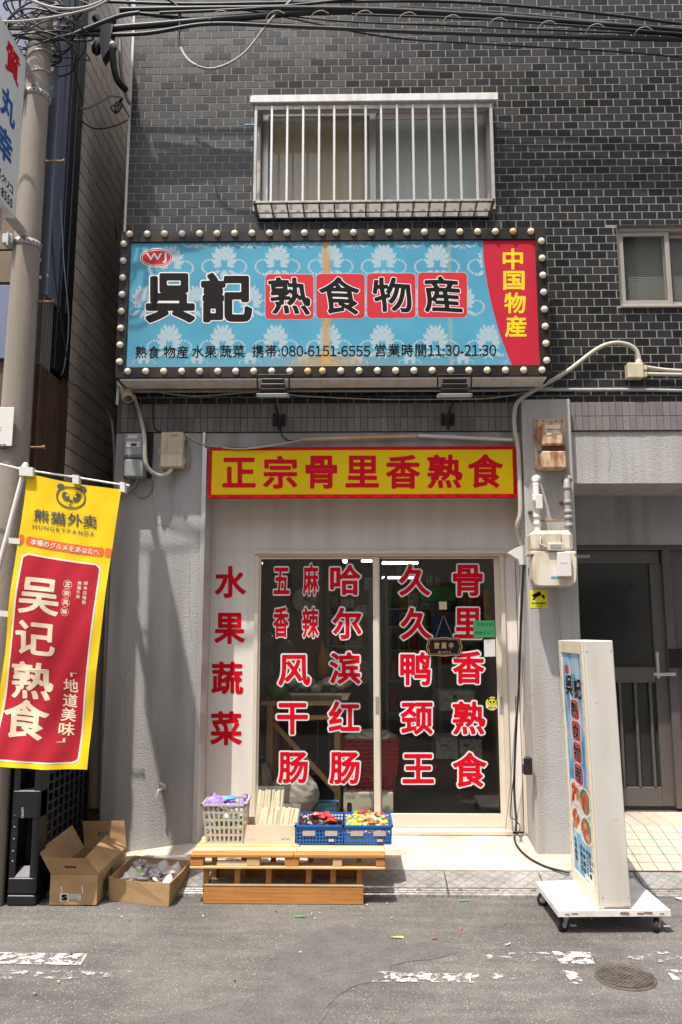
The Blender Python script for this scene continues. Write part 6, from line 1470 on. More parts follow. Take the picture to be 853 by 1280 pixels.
for k in range(26):
    u, v = rn.random(), rn.random(); x = bkt[0] + .02 + (bkt[1] - bkt[0] - .04) * u; y = bkt[2] + .02 + (bkt[3] - bkt[2] - .04) * v; z = zt + zr - .02 + rn.uniform(0, .035)
    if k == 3: x, y, z = wx(288, 1000, Yb + .03), Yb + .03, zt + zr + .028
    if k == 3: packet(Vector((x, y, z)), (.045, .020, .012), 'blue_wrap', 'light blue wrapped snack on top of the purple packets', 'snack', None, k)
    else: packet(Vector((x, y, z)), (.034, .018, .014), 'purple_wrap', 'purple wrapped snack heaped in the grey basket', 'snack', 'purple snacks in the grey basket', k)
for k in range(16):
    u, v = rn.random(), rn.random(); packet(Vector((bk[0] + .02 + (bk[1] - bk[0] - .04) * u, bk[2] + .02 + (bk[3] - bk[2] - .04) * v, zt + .06 + rn.random() * (zr - .13))), (.035, .03, .02), 'green_wrap' if k % 3 else 'wrap_white', 'green packet lower down inside the grey basket', 'snack', 'green packets in the grey basket', 100 + k)
# carton with noodle packets
ca = (wx(304.5, 1045, Yb), wx(369, 1045, Yb), Yb, Yb + .20); zc = wz(1032, Yb) - zt
t = thing('open_carton', ((ca[0] + ca[1]) / 2, Yb + .1, zt), 'pale open carton holding clear packets of cream noodles', 'carton')
mb = MB(); mb.box(ca[0], ca[1], ca[2], ca[2] + .004, zt + .001, zt + zc); mb.box(ca[0], ca[0] + .004, ca[2] + .0045, ca[3], zt + .001, zt + zc); mb.slab([(ca[0] + .004, ca[2] + .04, zt + zc), (ca[0] + .004, ca[3], zt + zc), (ca[0] + .004, ca[3], zt + zc + .12), (ca[0] + .004, ca[2] + .12, zt + zc + .10)], (-.004, 0, 0)); mb.box(ca[1] - .004, ca[1], ca[2] + .0045, ca[3], zt + .001, zt + zc); mb.box(ca[0] + .0045, ca[1] - .0045, ca[3] - .004, ca[3], zt + .001, zt + zc); mb.box(ca[0], ca[1], ca[2], ca[3], zt, zt + .0008); mb.build('carton_body', 'carton_pale', t)
line_text('DOUFUPI', (311, 1048.5, 319, 1050), Yb, 'meter_grey', t, off=.0, N_=14); line_text('NET 5KG', (352, 1047.5, 362, 1050), Yb, 'blade_blue', t, off=.0, N_=14)
def noodle(px0, py0, px1, py1, Y, label, seed):
    t = thing('noodle_packet', (wx((px0 + px1) / 2, py1, Y), Y, wz(py1, Y) - .03), label, 'food packet', 'noodle packets in the pale carton'); rr = random.Random(seed)
    x0, x1, z1, z0 = wx(px0 + 1, py1, Y), wx(px1 - 2, py1, Y), wz(py0 + 4, Y), max(wz(py1, Y) - .05, zt + .006)
    n = 13
    for k in range(n):
        x = x0 + (x1 - x0) * (k + .5) / n; mb = MB(); zt_ = z1 - rr.uniform(0, .012)
        dx = rr.uniform(-.006, .012) + .012; mb.tube([(x, Y + rr.uniform(0, .012), z0), (x + dx * .4, Y + rr.uniform(0, .012), (z0 + zt_) / 2), (x + dx, Y + .012 + rr.uniform(0, .014), zt_)], (x1 - x0) / n * .62, 6); mb.build('noodle_stick', 'cream_noodle', t)
    mb = MB(); dx = .014; vs = []; nn = 10
    for j in range(nn + 1):
        for i in range(nn + 1): u, v = i / nn, j / nn; vs.append((x0 - .008 + (x1 - x0 + .016) * u + dx * v, Y - .016 + .02 * v + .004 * rr.uniform(-1, 1) - .008 * math.sin(math.pi * u), z0 + (z1 + .022 - z0) * v))
    mb.add(vs, [(j * (nn + 1) + i, j * (nn + 1) + i + 1, (j + 1) * (nn + 1) + i + 1, (j + 1) * (nn + 1) + i) for j in range(nn) for i in range(nn)], True); mb.build('film_sleeve', 'noodle_film', t)
noodle(317, 984, 353, 1035, Yb + .15, 'taller noodle packet at the back left of the pale carton', 1)
noodle(321, 1006, 373, 1036, Yb + .045, 'wider noodle packet leaning at the front of the pale carton', 2)
mb = MB()
# blue crates
for n, (p0, p1, q0, q1, lb) in enumerate(((370.5, 428.5, 376, 433, 'left blue plastic crate holding dark and red sausages'), (430, 489.5, 432, 488, 'right blue plastic crate heaped with bright sweets'))):
    Yc = Yb - .015; b_ = (wx(p0 + 1, 1054, Yc), wx(p1 - .5, 1054, Yc), Yc, Yc + .30); t_ = (wx(p0, 1034, Yc), wx(p1, 1034, Yc), Yc - .004, Yc + .305); hc = wz(1034, Yc) - zt
    hc2 = hc
    t = crate('plastic_crate', lb, 'crate', 'blue_plastic', b_, t_, zt, hc2 + .006, 14, 12, 5, rimw=.009, bar=.0065, group=None)
    mb = MB()
    mb.box(t_[0] + .004, t_[1] - .004, Yc - .0065, Yc - .0045, zt + hc2 - .014, zt + hc2 + .002); mb.build('front_band', 'blue_plastic', t)
    for u in (.14, .62):
        x = t_[0] + (t_[1] - t_[0]) * u; mb = MB(); mb.box(x, x + .068, Yc - .009, Yc - .0075, zt + .046, zt + .072); mb.build('label_plate', 'aluminium', t)
        if u > .5: mb = MB(); mb.box(x + .02, x + .05, Yc - .009, Yc - .0075, zt + .016, zt + .030); mb.build('label_plate', 'aluminium', t)
    hh_ = hc2 - .008
    if n == 0:
        for k in range(14):
            x = b_[0] + .03 + (b_[1] - b_[0] - .06) * ((k % 5) / 4.0) + rn.uniform(-.01, .01); y = Yc + .04 + .07 * (k // 5) + rn.uniform(-.01, .01)
            packet(Vector((x, y, zt + hh_ - .005 + .012 * (k // 5))), (.032, .022, .016), 'sausage_dark', 'dark sausage packet in the left blue crate', 'sausage', 'dark sausages in the left blue crate', 300 + k, name='sausage')
        for k in range(11):
            x = b_[0] + .09 + (b_[1] - b_[0] - .15) * rn.random(); y = Yc + .05 + .17 * rn.random(); packet(Vector((x, y, zt + hh_ + .018 + .02 * rn.random())), (.028, .016, .011), 'wrap_red', 'red sausage packet on top in the left blue crate', 'sausage', 'red sausages in the left blue crate', 320 + k, name='sausage')
    else:
        for k in range(110):
            u, v = rn.random(), rn.random(); x = b_[0] + .02 + (b_[1] - b_[0] - .04) * u; y = Yc + .02 + .25 * v; m_ = ('wrap_yellow', 'wrap_white', 'wrap_green', 'wrap_red', 'wrap_yellow', 'wrap_white', 'goods_orange')[(k if u > .3 else (0 if k % 3 else 2)) % 7]
            packet(Vector((x, y, zt + hh_ - .01 + .045 * (1 - abs(2 * u - 1)) * rn.random() + .02 * v)), (.020, .010, .008), m_, 'small %s wrapped sweet in the right blue crate' % m_.split('_')[1], 'sweet', '%s sweets in the right blue crate' % m_.split('_')[1], 400 + k, name='sweet')
    mb = MB(); mb.box(b_[0] + .004, b_[1] - .004, Yc + .006, b_[3] - .006, zt + .008, zt + hh_ - .03); mb.build('filling', 'carton_pale' if n else 'sausage_dark', t)

# ================================================================ STANDING SIGN ON TROLLEY
tr = thing('trolley_sign', (G(767, 1150, 0).x, 4.2, 0), 'tall white light box sign on a white wheeled base by the entrance', 'sign stand')
zpT, zpB = .106, .080
c_bl, c_fl, c_fr, c_br = G(669.7, 1101.5, zpT), G(697.8, 1139, zpT), G(838.7, 1138, zpT), G(792.4, 1098.3, zpT)
mb = MB(); mb.slab([tuple(c_fl), tuple(c_fr), tuple(c_br), tuple(c_bl)], (0, 0, -(zpT - zpB))); plate = mb.build('base_plate', 'trolley_white', tr)
xw0, xw1 = (c_fl.x + c_bl.x) / 2, (c_fr.x + c_br.x) / 2; yw0, yw1 = c_fl.y, c_bl.y
for (x, y, an) in ((xw0 + .045, yw0 + .06, .5), (xw1 - .05, yw0 + .06, 1.0), (xw0 + .035, yw1 - .05, -.3), (xw1 - .05, yw1 - .05, .9)):
    cs = bpy.data.objects.new('caster', None); COL.objects.link(cs); cs.parent = tr; cs.location = Vector((x, y, 0)) - Vector(tr.location)
    d = Vector((math.cos(an), math.sin(an), 0)); s_ = Vector((-d.y, d.x, 0)); c = Vector((x, y, .031)) - d * .012
    mb = MB(); mb.lathe(c, s_, [(.005, -.012), (.029, -.012), (.031, -.009), (.031, .009), (.029, .012), (.005, .012)], 20); mb.build('wheel', 'rubber', cs)
    mb = MB(); mb.lathe(c, s_, [(.014, -.0135), (.014, .0135)], 14); mb.build('hub', 'galvanised', cs)
    mb = MB()
    for q in (-1, 1): mb.slab([c + s_ * .016 * q + Vector((0, 0, -.006)) - d * .006, c + s_ * .016 * q + Vector((0, 0, -.006)) + d * .006, Vector((x, y, .070)) + s_ * .016 * q + d * .018, Vector((x, y, .070)) + s_ * .016 * q - d * .018], tuple(s_ * .002))
    mb.box(x - .022, x + .022, y - .022, y + .022, .070, .0795, .001); mb.build('fork', 'galvanised', cs)
    if an in (.5, 1.0): mb = MB(); mb.box(x + .02, x + .05, y - .03, y - .01, .028, .034, .002); mb.build('brake', 'galvanised', cs)
# box
q_bl, q_fl, q_fr = G(712.6, 1099.3, zpT), G(748, 1136.4, zpT), G(788.6, 1135.8, zpT)
bxw = q_fr.x - q_fl.x; byd = q_bl.y - q_fl.y; ztp = W(725, 801.5, q_fl.y).z - zpT
Bx = Matrix.Translation(Vector((q_fl.x, q_fl.y, zpT + .001))) @ Matrix.Rotation(R(-1.1), 4, 'Y')
lb = bpy.data.objects.new('light_box', None); COL.objects.link(lb); lb.parent = tr; lb.location = Bx.translation - Vector(tr.location)
mb = MB(); mb.box(.012, bxw, 0, byd, 0, ztp, .004, Bx); mb.build('box_body', 'box_white', lb)
mb = MB(); fr = .045
mb.box(0, .011, .001, fr, .001, ztp - .001, .002, Bx); mb.box(0, .011, byd - fr, byd - .001, .001, ztp - .001, .002, Bx); mb.box(0, .011, fr + .001, byd - fr - .001, .001, .07, .002, Bx); mb.box(0, .011, fr + .001, byd - fr - .001, ztp - .065, ztp - .001, .002, Bx); mb.build('front_frame', 'box_cream', lb)
mb = MB(); mb.box(.006, .0115, fr + .002, byd - fr - .002, .071, ztp - .066, 0, Bx); mb.build('printed_panel', 'print_blue', lb)
# panel coordinates: u left->right seen from the street (far edge is left), v top->down
py0_, py1_, pz0, pz1 = byd - fr - .004, fr + .004, .073, ztp - .068
def pm(u, v, d=0.0): return Bx @ Vector((.0058 - d, py0_ + (py1_ - py0_) * u, pz1 + (pz0 - pz1) * v))
def pmpoly(pts, m, d, name):
    mb = MB(); mb.add([pm(u, v, d) for u, v in pts], [tuple(range(len(pts)))]); return mb.build(name, m, lb)
def pchar(ch, u, v, w, h, m, off, d, outline=0, out_m='letter_white'):
    mb = MB(); cnt = []
    _, _, bb = glyph(ch, off + outline, 56)
    for of, dd in ([(off + outline, d)] if outline else []) + [(off, d + .0005)]:
        V, Fc, _ = glyph(ch, of, 56); mb.add([pm(u + ((p[0] - bb[0]) / (bb[1] - bb[0]) - .5) * w, v + (.5 - (p[1] - bb[2]) / (bb[3] - bb[2])) * h, dd) for p in V], Fc); cnt.append(len(Fc))
    o = mb.build('character', [out_m, m] if outline else m, lb)
    if outline: o.data.polygons.foreach_set('material_index', [0] * cnt[0] + [1] * cnt[1])
pmpoly([(.58 + .2 * math.cos(a * .3), .06 + .035 * math.sin(a * .3)) for a in range(21)], 'damask_print', .0003, 'ornament')
pmpoly([(.22 + .11 * math.cos(a * .3), .075 + .022 * math.sin(a * .3)) for a in range(21)], 'tile_red', .0006, 'emblem')
pchar('呉', .30, .15, .40, .10, 'ink_black', .04, .0008, .02); pchar('記', .75, .155, .40, .10, 'ink_black', .04, .0008, .02)
for k, ch in enumerate('熟食物産'):
    vc = .255 + k * .097; uc = .53
    pmpoly([(uc + .24 * math.copysign(abs(math.cos(a)) ** .45, math.cos(a)), vc + .047 * math.copysign(abs(math.sin(a)) ** .45, math.sin(a))) for a in [2 * math.pi * q / 28 for q in range(28)]], 'letter_white', .0004, 'tile_edge')
    pmpoly([(uc + .215 * math.copysign(abs(math.cos(a)) ** .45, math.cos(a)), vc + .044 * math.copysign(abs(math.sin(a)) ** .45, math.sin(a))) for a in [2 * math.pi * q / 28 for q in range(28)]], 'tile_red', .0007, 'red_tile')
    pchar(ch, uc, vc, .36, .072, 'ink_black', .025, .0010, .015)
for (u0, v0, m_) in ((.28, .645, 'food_red'), (.73, .655, 'food_red'), (.27, .76, 'food_red'), (.72, .78, 'food_red')):
    pmpoly([(u0 + .26 * math.copysign(abs(math.cos(a)) ** .6, math.cos(a)), v0 + .062 * math.copysign(abs(math.sin(a)) ** .6, math.sin(a))) for a in [2 * math.pi * q / 22 for q in range(22)]], 'wrap_white', .0003, 'plate')
    pmpoly([(u0 + .03 + .24 * math.cos(a), v0 + .055 * math.sin(a)) for a in [2 * math.pi * q / 22 for q in range(22)]], 'goods_green', .0006, 'leaf_garnish') if u0 > .5 else None
    rr = random.Random(int(u0 * 100 + v0 * 1000))
    for q in range(9):
        a0 = rr.uniform(0, 3.1); cu, cv = u0 + rr.uniform(-.13, .13), v0 + rr.uniform(-.032, .032); ru, rv = rr.uniform(.07, .12), rr.uniform(.012, .022)
        pmpoly([(cu + ru * math.cos(a) * math.cos(a0) - rv * 3 * math.sin(a) * math.sin(a0), cv + ru * .28 * math.cos(a) * math.sin(a0) + rv * math.sin(a) * math.cos(a0)) for a in [2 * math.pi * w / 14 for w in range(14)]], ('food_red', 'goods_orange', 'food_red', 'sign_red', 'wrap_red')[q % 5], .0007 + .00003 * q, 'food_photo')
for k, ch in enumerate('水果蔬菜'): pchar(ch, .14, .86 + k * .028, .15, .024, 'ink_black', .02, .0006)
for r_ in range(4):
    for k, ch in enumerate(('営業時間', '11:30', '21:30', '080-')[r_]): pchar(ch, .42 + k * .14, .875 + r_ * .03, .10, .022, 'ink_black', .02, .0006)
pmpoly([(.55, .975), (.98, .93), (.98, .995), (.55, .995)], 'letter_white', .0004, 'white_corner')
for z in (.05, ztp - .05):
    for x in (.024, bxw - .012): mb = MB(); mb.lathe(Bx @ Vector((x, 0, z)), (0, -1, 0), [(.004, 0), (.003, .002)], 8); mb.build('screw', 'meter_grey', lb)
for (x, z, w, h_) in ((.03, .004, .12, .004), (.10, .40, .022, .003), (.05, .95, .014, .002), (.12, .012, .03, .006)):
    mb = MB(); mb.box(x, x + w, -.0011, -.0002, z, z + h_, 0, Bx); mb.build('scuff', 'rusty_steel' if z < .01 else 'cable_light', lb)
for k in range(7):
    mb = MB(); t_k = (.06, .12, .55, .60, .70, .76, .9)[k]; p = Vector(c_fl).lerp(c_fr, t_k); mb.box(p.x, p.x + .02 + .01 * (k % 3), p.y - .0012, p.y - .0002, zpB + .010 + .003 * (k % 2), zpB + .014 + .003 * (k % 3)); mb.build('edge_chip', 'rusty_steel', plate)
# ornaments of fretwork on the cream frame
for k in range(5):
    mb = MB(); y = .03 + (byd - .06) * k / 4
    for (a_, b_) in ((-.012, -.008), (.004, .008)): mb.box(-.0015, -.0002, y + a_, y + b_, ztp - .05, ztp - .025, 0, Bx)
    mb.box(-.0015, -.0002, y - .012, y + .010, ztp - .024, ztp - .021, 0, Bx); mb.build('fret_mark', 'cream_plastic', lb)
for k in range(13):
    for y in (fr * .5, byd - fr * .5):
        mb = MB(); z = .10 + (ztp - .22) * k / 12; mb.box(-.0015, -.0002, y - .012, y + .012, z, z + .004, 0, Bx); mb.box(-.0015, -.0002, y - .012, y - .008, z + .005, z + .022, 0, Bx); mb.box(-.0015, -.0002, y + .002, y + .006, z + .005, z + .016, 0, Bx); mb.build('fret_mark', 'cream_plastic', lb)
for v in (.10, .30, .50, .70):
    mb = MB(); p = Bx @ Vector((.004, byd - fr + .006, pz1 + (pz0 - pz1) * v)); mb.lathe(p, (-1, 0, 0), [(.006, 0), (.005, .003)], 8); mb.build('screw', 'meter_grey', lb)

# ================================================================ STREET BITS
mc = G(782, 1223, 0)
t = thing('manhole_cover', (mc.x, mc.y, 0), 'round cast iron cover set in the asphalt at lower right', 'manhole cover')
Rm = (G(819, 1223, 0).x - G(745, 1223, 0).x) / 2
mb = MB(); mb.lathe((mc.x, mc.y, 0), (0, 0, 1), [(Rm, .001), (Rm, .006), (Rm * .90, .006), (Rm * .90, .002)], 40); mb.build('ring', 'iron', t)
mb = MB(); mb.lathe((mc.x, mc.y, 0), (0, 0, 1), [(Rm * .88, .001), (Rm * .88, .004)], 36); mb.build('lid', 'iron', t)
mb = MB()
for k in range(-6, 7):
    for q in (0, 1):
        hl = math.sqrt(max(0, (Rm * .86) ** 2 - (k * Rm * .13) ** 2))
        if hl < .02: continue
        a, b = (k * Rm * .13, -hl), (k * Rm * .13, hl); cs_, sn_ = math.cos(R(45 + 90 * q)), math.sin(R(45 + 90 * q)); rot = lambda p: Vector((mc.x + p[0] * cs_ - p[1] * sn_, mc.y + p[0] * sn_ + p[1] * cs_, .0042 + .0004 * q))
        w = .0035; mb.slab([rot((a[0] - w, a[1])), rot((a[0] + w, a[1])), rot((b[0] + w, b[1])), rot((b[0] - w, b[1]))], (0, 0, .0025))
mb.build('tread', 'iron', t)
mb = MB(); mb.lathe((mc.x, mc.y, 0), (0, 0, 1), [(Rm * .34, .0042), (Rm * .34, .0085), (Rm * .28, .0085), (Rm * .28, .0042)], 24); mb.build('emblem_ring', 'iron', t)
def litter(px, py, a, w, h, m, label, cat='litter', group=None, ang=0):
    p = G(px, py, .004); mb = MB(); ca, sa = math.cos(ang), math.sin(ang)
    P = [(-w, -h * .6), (-w * .3, -h), (w, -h * .5), (w * .9, h * .7), (w * .1, h), (-w * .9, h * .5)]
    mb.slab([(p.x + x * ca - y * sa, p.y + x * sa + y * ca, .003 + .006 * abs(math.sin(i * 2.1 + a))) for i, (x, y) in enumerate(P)], (0, 0, .0025)); return tag(rebase(mb.build('litter', m), (p.x, p.y, .003)), label, cat, group)
litter(375, 1146, 1, .028, .006, 'wrap_green', 'green scrap on the asphalt in front of the pallet stand'); litter(580, 1126, 1, .024, .007, 'wrap_green', 'green scrap on the asphalt below the doors')
litter(497, 1172.5, 2, .030, .006, 'wrap_yellow', 'yellow scrap on the asphalt, longest of the scraps'); litter(543.5, 1173.5, 3, .013, .006, 'goods_orange', 'small orange scrap on the asphalt'); litter(577, 1162, 3, .008, .004, 'goods_orange', 'tiny orange crumb on the asphalt')
litter(635, 1181, 4, .018, .005, 'paper', 'white scrap on the asphalt left of the sign trolley', ang=.6); litter(851, 1123, 4, .03, .025, 'paper', 'white paper scrap at the gutter at the right edge')
rn = random.Random(9)
for k in range(34):
    px, py = rn.uniform(20, 840), rn.choice([rn.uniform(1128, 1165), rn.uniform(1128, 1270)]); litter(px, py, k, rn.uniform(.002, .007), rn.uniform(.002, .005), rn.choice(['paper', 'stone_base', 'paper', 'rubber']), 'tiny crumb of grit lying on the asphalt', 'grit', 'crumbs of grit on the street', ang=k)
# ================================================================ SHOP INTERIOR
mb = MB(); x0, x1 = XL + .21, 2.2; fl_ = .148
mb.box(x0, x1, 5.46, 8.6, .05, fl_); mb.build('shop_floor', 'room_floor', bld)
mb = MB(); mb.box(x0, x1, 8.5, 8.6, fl_, 2.65); mb.box(x0, x0 + .04, 5.42, 8.5, fl_, 2.65); mb.box(x0, x1, 5.42, 8.5, 2.65, 2.72); mb.box(1.12, 1.17, 5.63, 8.5, fl_, 2.65)
mb.build('shop_room', 'room_wall', bld)
def at(px, py, Y): return W(px, py, Y)
def tube_lamp(px0, px1, py, Y, label, dy=.9):
    a, b = at(px0, py, Y), at(px1, py, Y); t = thing('ceiling_lamp', tuple((a + b) / 2), label, 'ceiling lamp')
    mb = MB(); mb.box(a.x, b.x, Y, Y + .05, a.z - .008, a.z + .006, .004); mb.build('tube', 'lamp_glow', t); mb = MB(); mb.box(a.x, b.x, Y + .0, Y + .06, a.z + .008, a.z + .03, .003); mb.box((a.x + b.x) / 2 - .02, (a.x + b.x) / 2 + .02, Y + .02, Y + .04, a.z + .0305, 2.65); mb.build('fitting', 'white_steel', t)
tube_lamp(478, 523, 703.5, 6.2, 'bright strip lamp on the ceiling behind the right door'); tube_lamp(478, 520, 722, 7.6, 'dimmer strip lamp deeper in the shop')
tube_lamp(452, 466, 700.5, 5.9, 'short strip lamp at the top right of the left door')
for px, py, Y, lb_ in ((431.5, 701, 5.75, 'small round bright lamp above the left door'), (327, 704, 5.7, 'small warm spot lamp at the top left corner of the left door')):
    c = at(px, py, Y); mb = MB(); mb.blob(c, .018 if px > 400 else .010, 10, 8, 0); tag(rebase(mb.build('spot_lamp', 'lamp_glow'), tuple(c)), lb_, 'lamp')
# work table
Yt_ = 5.80; zf = fl_
t = thing('work_table', (at(380, 1010, Yt_).x, Yt_ + .25, zf), 'plain wooden work table just inside the left door', 'table')
xl, xr = at(336.7, 930, Yt_).x, at(422, 930, Yt_).x; ztab = at(380, 878, Yt_).z
mb = MB(); mb.box(xl - .06, xr + .03, Yt_ - .03, Yt_ + .5, ztab - .02, ztab + .012, .003); mb.build('table_top', 'table_wood', t)
for X_ in (xl, xr):
    for Y_ in (Yt_, Yt_ + .42): mb = MB(); mb.box(X_ - .022, X_ + .022, Y_, Y_ + .04, zf, ztab - .021, .003); mb.build('leg', 'table_wood', t)
mb = MB(); mb.box(xl + .023, xr - .023, Yt_ + .004, Yt_ + .03, ztab - .12, ztab - .09, .002); mb.build('apron', 'table_wood', t)
mb = MB(); mb.box(xl + .023, xr - .023, Yt_ + .004, Yt_ + .03, zf + .02, zf + .05, .002); mb.build('rail', 'table_wood', t)
mb = MB(); a, b = at(341, 903, Yt_ - .01), at(421, 990, Yt_ - .01); n_ = Vector((b.z - a.z, 0, a.x - b.x)).normalized() * .016; mb.slab([a - n_, b - n_, b + n_, a + n_], (0, .012, 0)); mb.build('brace', 'table_wood', t)
zt2 = ztab + .013
c = at(345.5, 874, Yt_ + .05); t = MB().lathe((c.x, Yt_ + .1, zt2), (0, 0, 1), [(.04, 0), (.045, .004), (.085, .06), (.092, .08), (.088, .08), (.08, .06), (.04, .01), (.001, .008)], 22); tag(rebase(t.build('bowl', 'bowl_green'), (c.x, Yt_ + .1, zt2)), 'green bowl on the left end of the wooden table', 'bowl')
a, b = at(362, 870, Yt_), at(438, 870, Yt_); mb = MB(); mb.slab([(a.x + .02, Yt_ + .02, zt2), (b.x - .02, Yt_ + .02, zt2), (b.x, Yt_ + .0, zt2 + .05), (a.x, Yt_ + .0, zt2 + .05)], (0, .004, 0)); mb.box(a.x + .02, b.x - .02, Yt_ + .025, Yt_ + .36, zt2, zt2 + .004); mb.slab([(a.x - .01, Yt_ - .01, zt2 + .05), (b.x + .01, Yt_ - .01, zt2 + .05), (b.x + .01, Yt_ + .01, zt2 + .05), (a.x - .01, Yt_ + .01, zt2 + .05)], (0, 0, .004)); tag(rebase(mb.build('foil_tray', 'tray_steel'), ((a.x + b.x) / 2, Yt_ + .1, zt2)), 'silver foil tray on the wooden table', 'tray')
for k in range(12):
    px = 350 + k * 7.5; c = at(px, 861 - (k % 3) * 4, Yt_ + .12 + .05 * (k % 2)); mb = MB(); mb.blob(c, (.045, .05, .035), 12, 8, .12, k); tag(rebase(mb.build('wrapped_bun', 'cream_plastic' if k % 2 else 'wrap_white'), (c.x, c.y, c.z - .03)), 'pale wrapped bun heaped on the tray behind the glass', 'bun', 'buns on the foil tray')
for k, (px, py, r_) in enumerate(((330, 838, .075), (358, 815, .07), (372, 835, .06), (342, 856, .06), (441, 815, .07), (455, 840, .07), (335, 800, .05))):
    crumple(tuple(at(px, py, Yt_ + .25)), (r_, .06, r_ * 1.15), 'film' if k % 2 else 'white_bag' if k == 9 else 'film', 'clear_bag', 'clear plastic bag hanging above the wooden table', 'plastic bag', 40 + k, 'clear bags above the table', rough=.2)
c = at(403, 830, Yt_ + .3); mb = MB(); mb.lathe(c, (0, 0, 1), [(.005, -.13), (.04, -.11), (.055, -.03), (.045, .05), (.02, .11), (.012, .16), (.004, .17)], 14); tag(rebase(mb.build('roast_duck', 'pine_orange'), tuple(c)), 'brown roast bird hanging above the table', 'roast duck')
c = at(345, 1012, 5.68); crumple((at(368, 990, 5.66).x, 5.66, zf + .16), (.17, .10, .155), 'white_bag', 'rice_sack', 'large white sack on the floor under the table', 'sack', 71, rough=.06, seg=22, rings=14)
crumple((at(330, 985, 5.7).x, 5.72, zf + .18), (.06, .08, .17), 'white_bag', 'plastic_bag', 'white bag at the far left behind the glass', 'plastic bag', 72, rough=.09, seg=18, rings=12)
# appliance behind the table
t = thing('steel_cabinet', (at(385, 940, 6.35).x, 6.35, zf), 'dark steel cabinet door with rounded panel behind the table', 'cabinet')
mb = MB(); pbox(mb, 350, 880, 408, 985, 6.35, .3, .01, py=940); mb.build('cabinet_body', 'room_dark', t)
mb = MB(); P = [at(x, y, 6.345) for x, y in rrect(362, 900, 398, 955, 5)]; Q = [at(x, y, 6.345) for x, y in rrect(363, 901, 397, 954, 4.5)]; n = len(P); mb.add([tuple(p) for p in P + Q], [(k, (k + 1) % n, n + (k + 1) % n, n + k) for k in range(n)]); mb.build('door_outline', 'white_steel', t)
# stack of red baskets, liner
Yr_ = 5.74; a, b = at(428, 950, Yr_), at(498, 950, Yr_); zr0 = at(460, 988, Yr_).z; cx_ = (a.x + b.x) / 2; hw = (b.x - a.x) / 2
bsk = None
for k in range(6):
    z0 = zr0 + .028 * k; t = crate('red_basket', 'red plastic basket nested in the stack behind the door stile', 'basket', 'red_plastic', (cx_ - hw * .82, cx_ + hw * .82, Yr_ + .02, Yr_ + .26), (cx_ - hw, cx_ + hw, Yr_, Yr_ + .28), z0, .20, 16, 8, 7, rimw=.008, bar=.007, group='red baskets stacked inside the shop')
mb = MB(); mb.box(cx_ - hw * .8, cx_ + hw * .8, Yr_ + .03, Yr_ + .25, zr0 + .03, zr0 + .30); tag(rebase(mb.build('basket_core', 'red_plastic'), (cx_, Yr_ + .1, zr0 + .03)), 'solid red basket innermost in the stack of red baskets', 'basket')
crumple((cx_, Yr_ + .14, zr0 + .35), (hw * .9, .12, .045), 'white_bag', 'bag_liner', 'white bag lining the topmost red basket', 'plastic bag', 80, rough=.12, seg=20)
t = thing('white_carton', (at(452, 1012, 5.70).x, 5.7, zf), 'white printed carton under the red baskets', 'carton')
mb = MB(); mb.box(cx_ - hw * .95, cx_ + hw * .80, 5.68, 5.96, zf, zr0 - .003, .004); mb.build('carton_body', 'wrap_white', t)
line_text('TAIWAN BEEF', (432, 994, 444, 999), 5.68, 'meter_grey', t, off=.0, N_=16); line_text('MADE IN CHINA', (451, 994, 465, 996.5), 5.68, 'meter_grey', t, off=.0, N_=14)
mb = MB(); P = [at(x, y, 5.679) for x, y in rrect(434, 1003, 440, 1015, 2.5)]; mb.slab(P, (0, -.002, 0)); mb.build('hand_hole', 'rubber', t)
t = crate('mesh_tray', 'small blue grey mesh tray on the floor behind the blue crates', 'tray', 'blue_wrap', (at(398, 1008, 5.62).x, at(420, 1008, 5.62).x, 5.62, 5.72), (at(397, 1000, 5.62).x, at(421, 1000, 5.62).x, 5.62, 5.72), zf, .10, 9, 4, 4, bar=.004)
# shelves with goods
goods = ['goods_red', 'goods_yellow', 'goods_blue', 'goods_green', 'goods_white', 'goods_orange']
rn = random.Random(21)
def rack(px0, px1, Y, levels, label, grp, dens):
    a, b = at(px0, 850, Y).x, at(px1, 850, Y).x; zs2 = [at((px0 + px1) / 2, y, Y).z for y in levels]; top = max(zs2) + .3
    t = thing('store_rack', ((a + b) / 2, Y + .15, zf), label, 'shelf')
    for X_ in (a, b - .03):
        for Y_ in (Y, Y + .35): mb = MB(); mb.box(X_, X_ + .03, Y_, Y_ + .03, zf, top); mb.build('post', 'shelf_metal', t)
    for z in zs2: mb = MB(); mb.box(a + .031, b - .031, Y, Y + .38, z - .02, z, .002); mb.build('shelf', 'shelf_metal', t)
    for li, z in enumerate(zs2):
        x = a + .04
        while x < b - .10:
            w = rn.uniform(.05, .12); h = rn.uniform(.08, .20); m_ = rn.choice(goods); kind = rn.random()
            if kind < .6:
                o = tag(rebase(MB().box(x, x + w - .006, Y + .03, Y + .22, z + .001, z + h, .004).build('goods_box', m_), (x + w / 2, Y + .1, z)), 'packaged %s food box on %s' % (m_.split('_')[1], grp), 'packaged food', 'boxes on ' + grp)
            else:
                r_ = min(w, .07) / 2; o = tag(rebase(MB().lathe((x + r_, Y + .08, z + .001), (0, 0, 1), [(r_, 0), (r_, h * .65), (r_ * .4, h * .8), (r_ * .4, h), (.001, h)], 12).build('bottle', m_), (x + r_, Y + .08, z)), '%s bottle standing on %s' % (m_.split('_')[1], grp), 'bottle', 'bottles on ' + grp); w = r_ * 2 + .01
            x += w + rn.uniform(.0, dens)
rack(408, 466, 7.0, (768, 786, 806, 835), 'metal shelf rack of goods seen through the left door', 'the rack behind the left door', .03)
